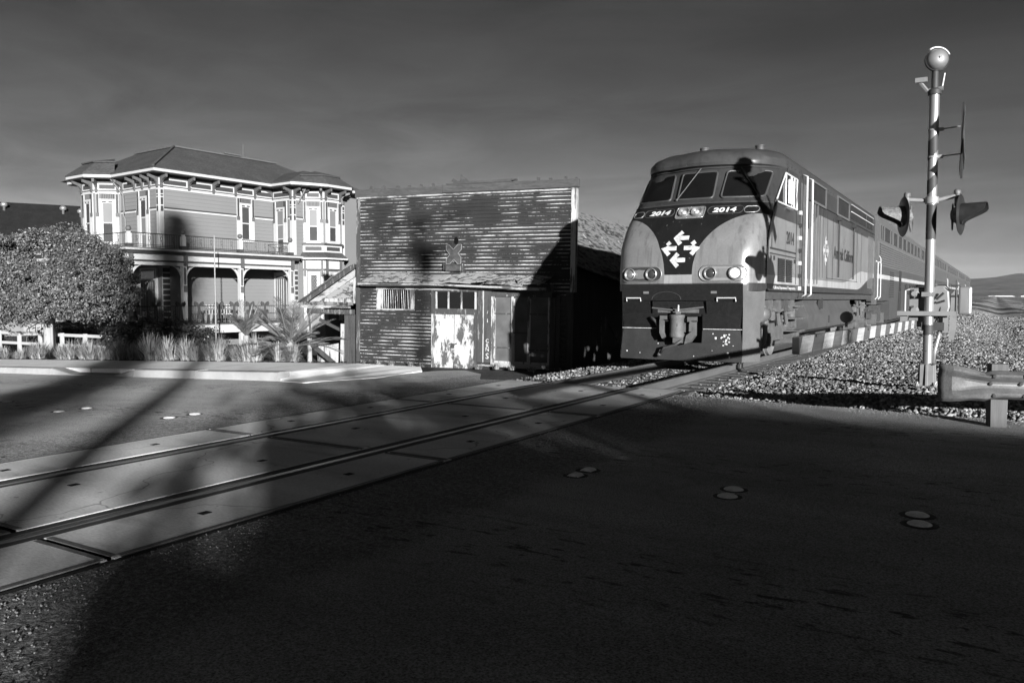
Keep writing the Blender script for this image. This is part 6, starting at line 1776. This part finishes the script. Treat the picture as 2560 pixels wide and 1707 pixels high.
setcol(nt, b, mth(nt, 'MULTIPLY_ADD', geo.outputs["Random Per Island"], .10, .028))
m_bark = M("pale bark", .24, .9, .1, var=.4, vscale=3, stretch=(2, 2, .4), bs=.5, bscale=18)
def leaves(name, P, N, size, mat, parent=None, asp=.55):
    n = len(P); P = np.array(P); N = np.array(N); N = N / np.linalg.norm(N, axis=1)[:, None]
    t = np.cross(N, rng.normal(size=(n, 3))); t /= np.linalg.norm(t, axis=1)[:, None]
    bb = np.cross(N, t); sz = size * rng.uniform(.6, 1.3, (n, 1))
    v = np.stack([P - t * sz, P + bb * sz * asp + N * sz * .12, P + t * sz, P - bb * sz * asp + N * sz * .12], 1).reshape(-1, 3)
    me = bpy.data.meshes.new(name); me.vertices.add(n * 4); me.vertices.foreach_set("co", v.reshape(-1))
    me.loops.add(n * 4); me.loops.foreach_set("vertex_index", np.arange(n * 4, dtype=np.int32)); me.polygons.add(n); me.polygons.foreach_set("loop_start", np.arange(0, n * 4, 4, dtype=np.int32))
    me.materials.append(mat); me.update(calc_edges=True); me.validate()
    o = bpy.data.objects.new(name, me); COL.objects.link(o)
    if parent is not None: o.parent = parent
    return o
def crown_pts(n, rx, ry, rz, lump=.16, shell=.55, seed=0.0, flat=-.75):
    P, N = [], []
    if n > 20000:                       # dense crown: sprays of leaves around many twig ends
        tw, tn = crown_pts(n // 22, rx, ry, rz, lump, .78, seed, flat)
        for p, q in zip(tw, tn):
            for _ in range(22):
                P.append((p[0] + rng.normal() * .075, p[1] + rng.normal() * .075, p[2] + rng.normal() * .06)); N.append((q[0] + rng.normal() * .5, q[1] + rng.normal() * .5, q[2] + rng.normal() * .5 + .2))
        return P, N
    while len(P) < n:
        d = Vector(rng.normal(size=3)); d.normalize()
        if d.z < flat: continue
        r = 1 + lump * 2 * noise.fractal(d * 2.3 + Vector((seed, 0, 0)), 1.0, 2.0, 3)
        q = r * (shell + (1 - shell) * rng.random() ** .45)
        if noise.noise(d * 5.5 + Vector((seed, q * 3, 3))) < -.2 and q > r * .75: continue
        P.append((d.x * rx * q, d.y * ry * q, d.z * rz * q))
        N.append((d.x / rx + rng.normal() * .35, d.y / ry + rng.normal() * .35, d.z / rz + .25 + rng.normal() * .35))
    return P, N
TX, TY = -28.0, 15.25
tree = empty("round_tree", (TX, TY, -.68), label="lollipop clipped tree with a dense round crown beside the sidewalk", cat="tree")
P, N = crown_pts(110000, 2.66, 2.55, 1.78, lump=.11, seed=2.0)
c = leaves("crown", P, N, .042, m_leaf, tree); c.location = (-.12, .2, 2.62); c['kind'] = "stuff"
s = MB(); s.tube([(0, 0, -.2), (.0, 0, .5), (.02, .0, 1.3), (.1, .05, 2.0)], [.22, .19, .17, .2], 12)
tk = s.obj("trunk", m_bark, tree, smooth_=True)
for i in range(6):
    a = i * 1.05; s = MB(); s.tube([(.05, .02, 1.5), (.4 * cos(a) + .2, .4 * sin(a), 2.0), (1.2 * cos(a) + .5, 1.2 * sin(a) + .1, 2.7)], [.09, .06, .03], 7); s.obj("limb", m_bark, tk, smooth_=True)
s = MB(); s.tube([(0, 0, -.2), (.0, 0, 1.75)], .045, 8); st_ = s.obj("tree_stake", m_bark); st_.location = (TX + .42, TY - .15, -.62); tag(st_, "slim wooden stake next to the round tree's trunk", "stake")
def shrub(x, y, z, rx, ry, rz, n, size, mat, label, group=None):
    t = empty("shrub", (x, y, z), label=label, cat="shrub", group=group)
    P, N = crown_pts(n, rx, ry, rz, lump=.3, shell=.3, seed=x, flat=-.4)
    o = leaves("foliage", P, N, size, mat, t); o.location = (0, 0, rz * .4); o['kind'] = "stuff"
    for i in range(3):
        s = MB(); s.tube([(0, 0, -.2), (rx * .4 * cos(i * 2.1), ry * .4 * sin(i * 2.1), rz * .6)], [.03, .012], 5); s.obj("stem", m_bark, t)
hp_ = lambda x, y: HX @ Vector((x, y, -.85))
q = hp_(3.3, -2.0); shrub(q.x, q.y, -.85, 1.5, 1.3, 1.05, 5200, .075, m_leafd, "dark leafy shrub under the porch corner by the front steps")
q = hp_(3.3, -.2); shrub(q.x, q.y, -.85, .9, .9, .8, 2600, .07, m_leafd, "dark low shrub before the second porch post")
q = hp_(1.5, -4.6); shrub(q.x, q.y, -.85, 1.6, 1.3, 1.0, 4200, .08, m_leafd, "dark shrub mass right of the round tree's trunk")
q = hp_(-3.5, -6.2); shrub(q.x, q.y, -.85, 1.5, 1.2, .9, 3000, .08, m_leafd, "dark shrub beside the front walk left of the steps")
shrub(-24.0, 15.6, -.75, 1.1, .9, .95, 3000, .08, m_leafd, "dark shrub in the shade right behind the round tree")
# tufts of ornamental grass in a row along the sidewalk
def tuft(n, h, spread, name, mat):
    s = MB()
    for i in range(n):
        a = random.uniform(0, 2 * pi); l = h * random.uniform(.55, 1.15); r0 = random.uniform(0, .12); out = spread * random.uniform(.15, 1.0)
        w = random.uniform(.006, .012); ca, sa_ = cos(a), sin(a); px_, py_ = -sa_ * w, ca * w
        pts = []
        for t in (0, .45, .8, 1):
            rr = r0 + out * t ** 1.8; pts.append(Vector((rr * ca, rr * sa_, l * (t - .28 * t ** 3 * out / spread))))
        vs = []
        for k, p in enumerate(pts):
            f = (1, .9, .6, .1)[k]; vs += [p + Vector((px_ * f, py_ * f, 0)), p - Vector((px_ * f, py_ * f, 0))]
        s._add(vs, [(0, 1, 3, 2), (2, 3, 5, 4), (4, 5, 7, 6)])
    return s
tufts = [tuft(230, .74, .40, "a", None) for _ in range(4)]
tm = []
labels_g = ["pale grass tuft left of the round tree's trunk", "pale grass tuft right against the round tree's trunk", "pale grass tuft right of the tree stake"]
gx = [-31.5, -30.9, -29.9, -28.9, -27.85, -26.9, -25.35, -24.65, -23.95, -23.25, -22.55, -21.85, -21.15, -20.5, -19.9, -19.3, -18.7, -18.1, -17.5, -16.95, -16.4, -15.6, -15.0, -30.4, -29.4, -28.4, -27.3, -26.4, -25.0, -24.3, -23.6, -22.9, -22.2, -21.5, -20.8, -20.2, -19.6, -19.0, -18.4, -17.8, -17.2, -16.7, -16.2]
proto = []
for i, x in enumerate(gx):
    y = 14.05 + random.uniform(-.12, .25)
    if i < 4:
        o = tufts[i].obj("grass_tuft", m_grass); proto.append(o)
    else:
        o = proto[i % 4].copy(); COL.objects.link(o)
    o.location = (x, y, prof(x) + .02); k = random.uniform(.6, 1.25); o.scale = (k, k, k * random.uniform(.9, 1.1)); o.rotation_euler = (0, 0, random.uniform(0, 6))
    tag(o, "pale dry grass tuft in the planted row behind the sidewalk", "grass tuft", "grass tufts along the sidewalk")
# ground cover strip along the sidewalk edge
P = [(rng.uniform(-34, -12.2), rng.uniform(13.56, 14.0)) for _ in range(4200)]
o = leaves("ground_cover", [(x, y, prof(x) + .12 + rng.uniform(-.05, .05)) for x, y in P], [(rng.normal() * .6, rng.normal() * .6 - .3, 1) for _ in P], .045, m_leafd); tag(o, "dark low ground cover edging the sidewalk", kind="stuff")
# feather palm
def frond(L, lift, droop, az, mat, parent, name="frond", leaflet=.36, n=27):
    s = MB(); pts = []
    for i in range(13):
        t = i / 12; r = L * t * cos(lift) * (1 - .12 * t); z = L * (t * sin(lift) - droop * t * t)
        pts.append(Vector((r, 0, z)))
    rot = Matrix.Rotation(az, 4, 'Z')
    s.tube([rot @ p for p in pts], [.022 * (1 - .8 * i / 12) + .003 for i in range(13)], 4)
    for k in range(n):
        t = .14 + .86 * k / (n - 1); f = t * 12; i = min(11, int(f)); p = pts[i].lerp(pts[i + 1], f - i); d = (pts[i + 1] - pts[i]).normalized()
        ll = leaflet * (sin(pi * min(1, t * .85 + .12)) * .8 + .25)
        for sg in (1, -1):
            side = Vector((0, sg, 0)); dirn = (d * .75 + side * .8 + Vector((0, 0, .28 + random.uniform(-.12, .12)))).normalized()
            tip = p + dirn * ll + Vector((0, 0, -.10 * ll)); mid = p + dirn * ll * .5; w = d * .008
            s._add([rot @ q_ for q_ in (p - w, p + w, mid + w * 1.2, tip, mid - w * 1.2)], [(0, 1, 2, 3, 4)])
    return s.obj(name, mat, parent)
palm = empty("feather_palm", (-15.6, 14.6, -.22), label="low feather palm with arching fronds between the house and the lean-to", cat="palm")
s = MB(); s.lathe([(.20, -.2), (.24, .1), (.22, .35), (.12, .55), (.02, .65)], 12); s.obj("trunk", m_bark, palm)
for i in range(24):
    lift = R_(random.uniform(5, 80)); L = random.uniform(1.35, 2.0) * (1.0 if lift > .4 else 1.0)
    f = frond(L, lift, random.uniform(.12, .42), i * 2.399, m_frond, palm); f.location = (0, 0, .38)
for i in range(5):
    f = frond(.6, R_(50), .9, -2.0 + i * .5, M("dead frond", .22, .8, .2, var=.3) if "dead frond" not in MATS else MATS["dead frond"], palm, "dead_frond", .25, 14); f.location = (0, -.05, .15)
palm2 = empty("small_palm", (-19.6, 16.6, -.6), label="small feather palm standing behind the larger palm by the porch end", cat="palm")
for i in range(14):
    f = frond(random.uniform(.9, 1.4), R_(random.uniform(35, 80)), random.uniform(.1, .3), i * 2.399 + .4, m_frond, palm2, n=24); f.location = (0, 0, .9)
s = MB(); s.tube([(0, 0, -.3), (0, 0, .9)], [.12, .08], 8); s.obj("trunk", m_bark, palm2)
# white rail fence at far left
fence = empty("rail_fence", (-33.5, 15.6, -.75), R_(0), label="low white rail fence behind the round tree at the left edge", cat="fence")
for i in range(7):
    s = MB(); s.bx(i * 1.4, i * 1.4 + .10, -.05, .05, -.2, .98); s.obj("post", m_ht, fence)
for z in (.5, .86):
    for i in range(6):
        s = MB(); s.bx(i * 1.4 + .10, i * 1.4 + 1.4, -.02, .02, z, z + .10); s.obj("rail", m_ht, fence)
# weeds at the foot of the shop
for i, u in enumerate((.4, 1.1, 1.7, 2.3, 2.75, 4.9, 5.4, 6.0, 6.7)):
    p = shop.matrix_world @ Vector((u, -.30 - .12 * (i % 3), 0))
    o = tuft(46, .17 if i != 6 else .24, .2, "w", None).obj("weed_tuft", m_grass); o.location = (p.x, p.y, max(gz(p.x, p.y), -.80 + .0))
    tag(o, "small weed tuft at the foot of the old shop wall", "weed", "weeds along the old shop wall")
# leafless shrub tops beyond the shop roof
bare = empty("bare_tree", (-20.4, 50.5, -1.0), label="leafless twiggy tree rising behind the old shop's roof", cat="tree")
s = MB(); s.tube([(0, 0, 0), (0, 0, 2.5)], [.14, .08], 7); s.obj("trunk", m_dkw, bare)
s = MB()
for i in range(90):
    a = random.uniform(0, 2 * pi); r = random.uniform(.2, 3.4); z0 = 2.2 + random.uniform(0, 1.5)
    p0 = Vector((r * .35 * cos(a), r * .35 * sin(a), z0)); p1 = Vector((r * .8 * cos(a), r * .8 * sin(a), 4.6 + random.uniform(-.4, .6))); p2 = Vector((r * cos(a), r * sin(a), 6.6 + random.uniform(-.9, 1.0)))
    s.tube([p0, p1, p2], [.03, .02, .008], 4, cap=False)
    p3 = p1.lerp(p2, .5); s.tube([p3, p3 + Vector((random.uniform(-.5, .5), random.uniform(-.5, .5), random.uniform(.5, 1.1)))], [.014, .006], 4, cap=False)
o = s.obj("twigs", m_dkw, bare); o['kind'] = "stuff"
# tall narrow evergreen behind the viewer: its long shadow lies across the far road and climbs the house corner
cy = empty("columnar_evergreen", (12.8, -15.8, -.3), label="tall narrow evergreen tree behind the viewer", cat="tree")
P, N = [], []
for _ in range(17000):
    z = rng.uniform(-7.6, 7.6); a = rng.uniform(0, 2 * pi); r = 1.0 * max(0, 1 - abs(z / 7.7) ** 8) ** .5 * (1 + .15 * noise.noise((a * 2, z * .8, 3))) * abs(rng.normal()) * .62
    P.append((r * cos(a), r * sin(a), z)); N.append((cos(a) + rng.normal() * .4, sin(a) + rng.normal() * .4, .3 + rng.normal() * .4))
o = leaves("crown", P, N, .12, m_leafd, cy); o.location = (0, 0, 7.95); o['kind'] = "stuff"
s = MB(); s.tube([(0, 0, -.3), (0, 0, 13)], [.42, .08], 9); s.obj("trunk", m_bark, cy)
# ------------------------------------------------------------------ behind the camera: what casts the long shadows over the road
m_wall2 = M("plain stucco", .3, .9, .1, var=.2)
s = MB(); s.prism([(10.35, -9.0), (15.6, -9.0), (31.3, -22.64), (31.3, -27.6)], -.2, 3.85); wb = fixn(s.obj("corner_building", m_wall2, None))
s = MB(); s.prism([(9.15, -9.0), (10.34, -9.0), (14.6, -12.7), (13.4, -12.7)], -.2, 3.0); fixn(s.obj("shadow_step", m_wall2, wb))  # unseen low block added to step the near shadow edge
s = MB(); s.prism([(15.61, -9.0), (46, -9.0), (46, -27), (31.32, -27), (31.32, -22.66)], -.2, 4.74); fixn(s.obj("tall_wing", m_wall2, wb))
for i in range(7):
    s = MB(); s.bx(11.5 + i * 4.6, 13.7 + i * 4.6, -8.98, -8.94, .9, 2.6); s.obj("window", m_oldglass, wb)
tag(wb, "flat roofed stucco building across the road behind the viewer", "building")
def shadow_tree(x, y, r, zc, rz, n, label, size=.13):
    bt = empty("shadow_tree", (x, y, -.1), label=label, cat="tree", group="street trees behind the viewer")
    P, N = crown_pts(n, r, r, rz, lump=.22, shell=.3, seed=x, flat=-1)
    o = leaves("crown", P, N, size, m_leafd, bt); o.location = (0, 0, zc); o['kind'] = "stuff"
    s = MB(); s.tube([(0, 0, -.2), (0, 0, zc)], [.2, .10], 9); s.obj("trunk", m_bark, bt)
shadow_tree(10.7, -7.4, 2.4, 2.5, 2.5, 4200, "bushy street tree at the corner of the flat roofed building behind the viewer")
for i, x in enumerate((12.6, 14.6, 16.4)):  # unseen trees added so sparse crowns pass half the sun onto the slabs
    shadow_tree(x, -7.2 - .5 * (i % 2), 1.9, 3.5, 1.35, 4200, "thin leaved tree added for its half shade, %s before the flat roofed building" % ("next to the corner one", "second after the corner", "third after the corner")[i], .055)
# scrub on the flat beyond the ballast
Pq, Nq = [], []
for i in range(2600):
    y = 26 + 380 * random.random() ** 1.5; x = random.uniform(.8 + .02 * y, 6 + .45 * y)
    if noise.noise((x * .12, y * .06, 4.0)) < -.05: continue
    h = random.uniform(.08, .3) * (1 + y / 120); n_ = 12
    for _ in range(n_):
        Pq.append((x + rng.normal() * h, y + rng.normal() * h, gz(x, y) + abs(rng.normal()) * h * .55)); Nq.append(tuple(rng.normal(size=3)))
o = leaves("marsh_scrub", Pq, Nq, .14, m_grass); tag(o, "low scrub scattered over the flat beyond the ballast", kind="stuff")
m_pole = M("creosoted pole", .07, .9, .2, var=.4, vscale=4, stretch=(4, 4, .3))
def upole(x, y, h, rz, arms, label, r=.16):
    t = empty("utility_pole", (x, y, prof(x) - .1), rz, label, "utility pole", "utility poles behind the viewer")
    s = MB(); s.tube([(0, 0, 0), (0, 0, h)], [r, r * .7], 12); s.obj("shaft", m_pole, t)
    for z, w, tilt in arms:
        s = MB(); s.bx(-w, w, .12, .24, z - .07, z + .07, Matrix.Translation((0, 0, 0)) @ Matrix.Rotation(tilt, 4, 'Y') if False else None); s.obj("cross_arm", m_pole, t)
        for q in (-.85, -.45, .45, .85):
            s = MB(); s.lathe([(.02, z + .07), (.05, z + .12), (.05, z + .2), (.0, z + .22)], 8, Matrix.Translation((q * w, .18, 0))); s.obj("insulator", m_pole, t)
    s = MB(); s.lathe([(.02, h - 1.9), (.22, h - 1.85), (.22, h - 1.1), (.02, h - 1.05)], 14, Matrix.Translation((.30, -.1, 0))); s.obj("transformer", m_mid, t)
    return t
upole(15.8, -6.9, 11.4, R_(41), ((11.2, 1.2, 0), (10.3, .85, 0)), "tall utility pole with two cross arms and a transformer, behind the viewer")
upole(18.9, -18.4, 10.5, R_(49), (), "bare utility pole by the corner of the flat roofed building", .25)
# ------------------------------------------------------------------ thin sea haze over the flat and the hills
hz, nt, b, oc = new_mat("sea haze")
nt.nodes.remove(b)
pv = nt.nodes.new("ShaderNodeVolumePrincipled")
pv.inputs["Color"].default_value = (.9, .9, .9, 1); pv.inputs["Density"].default_value = 0.000024; pv.inputs["Anisotropy"].default_value = 0.0
nt.links.new(pv.outputs[0], [n for n in nt.nodes if n.type == 'OUTPUT_MATERIAL'][0].inputs["Volume"])
s = MB(); s.bx(-9600, 12600, -450, 9900, -40, 330); o = s.obj("haze", hz); tag(o, "thin pale haze over the distant hills", kind="stuff")
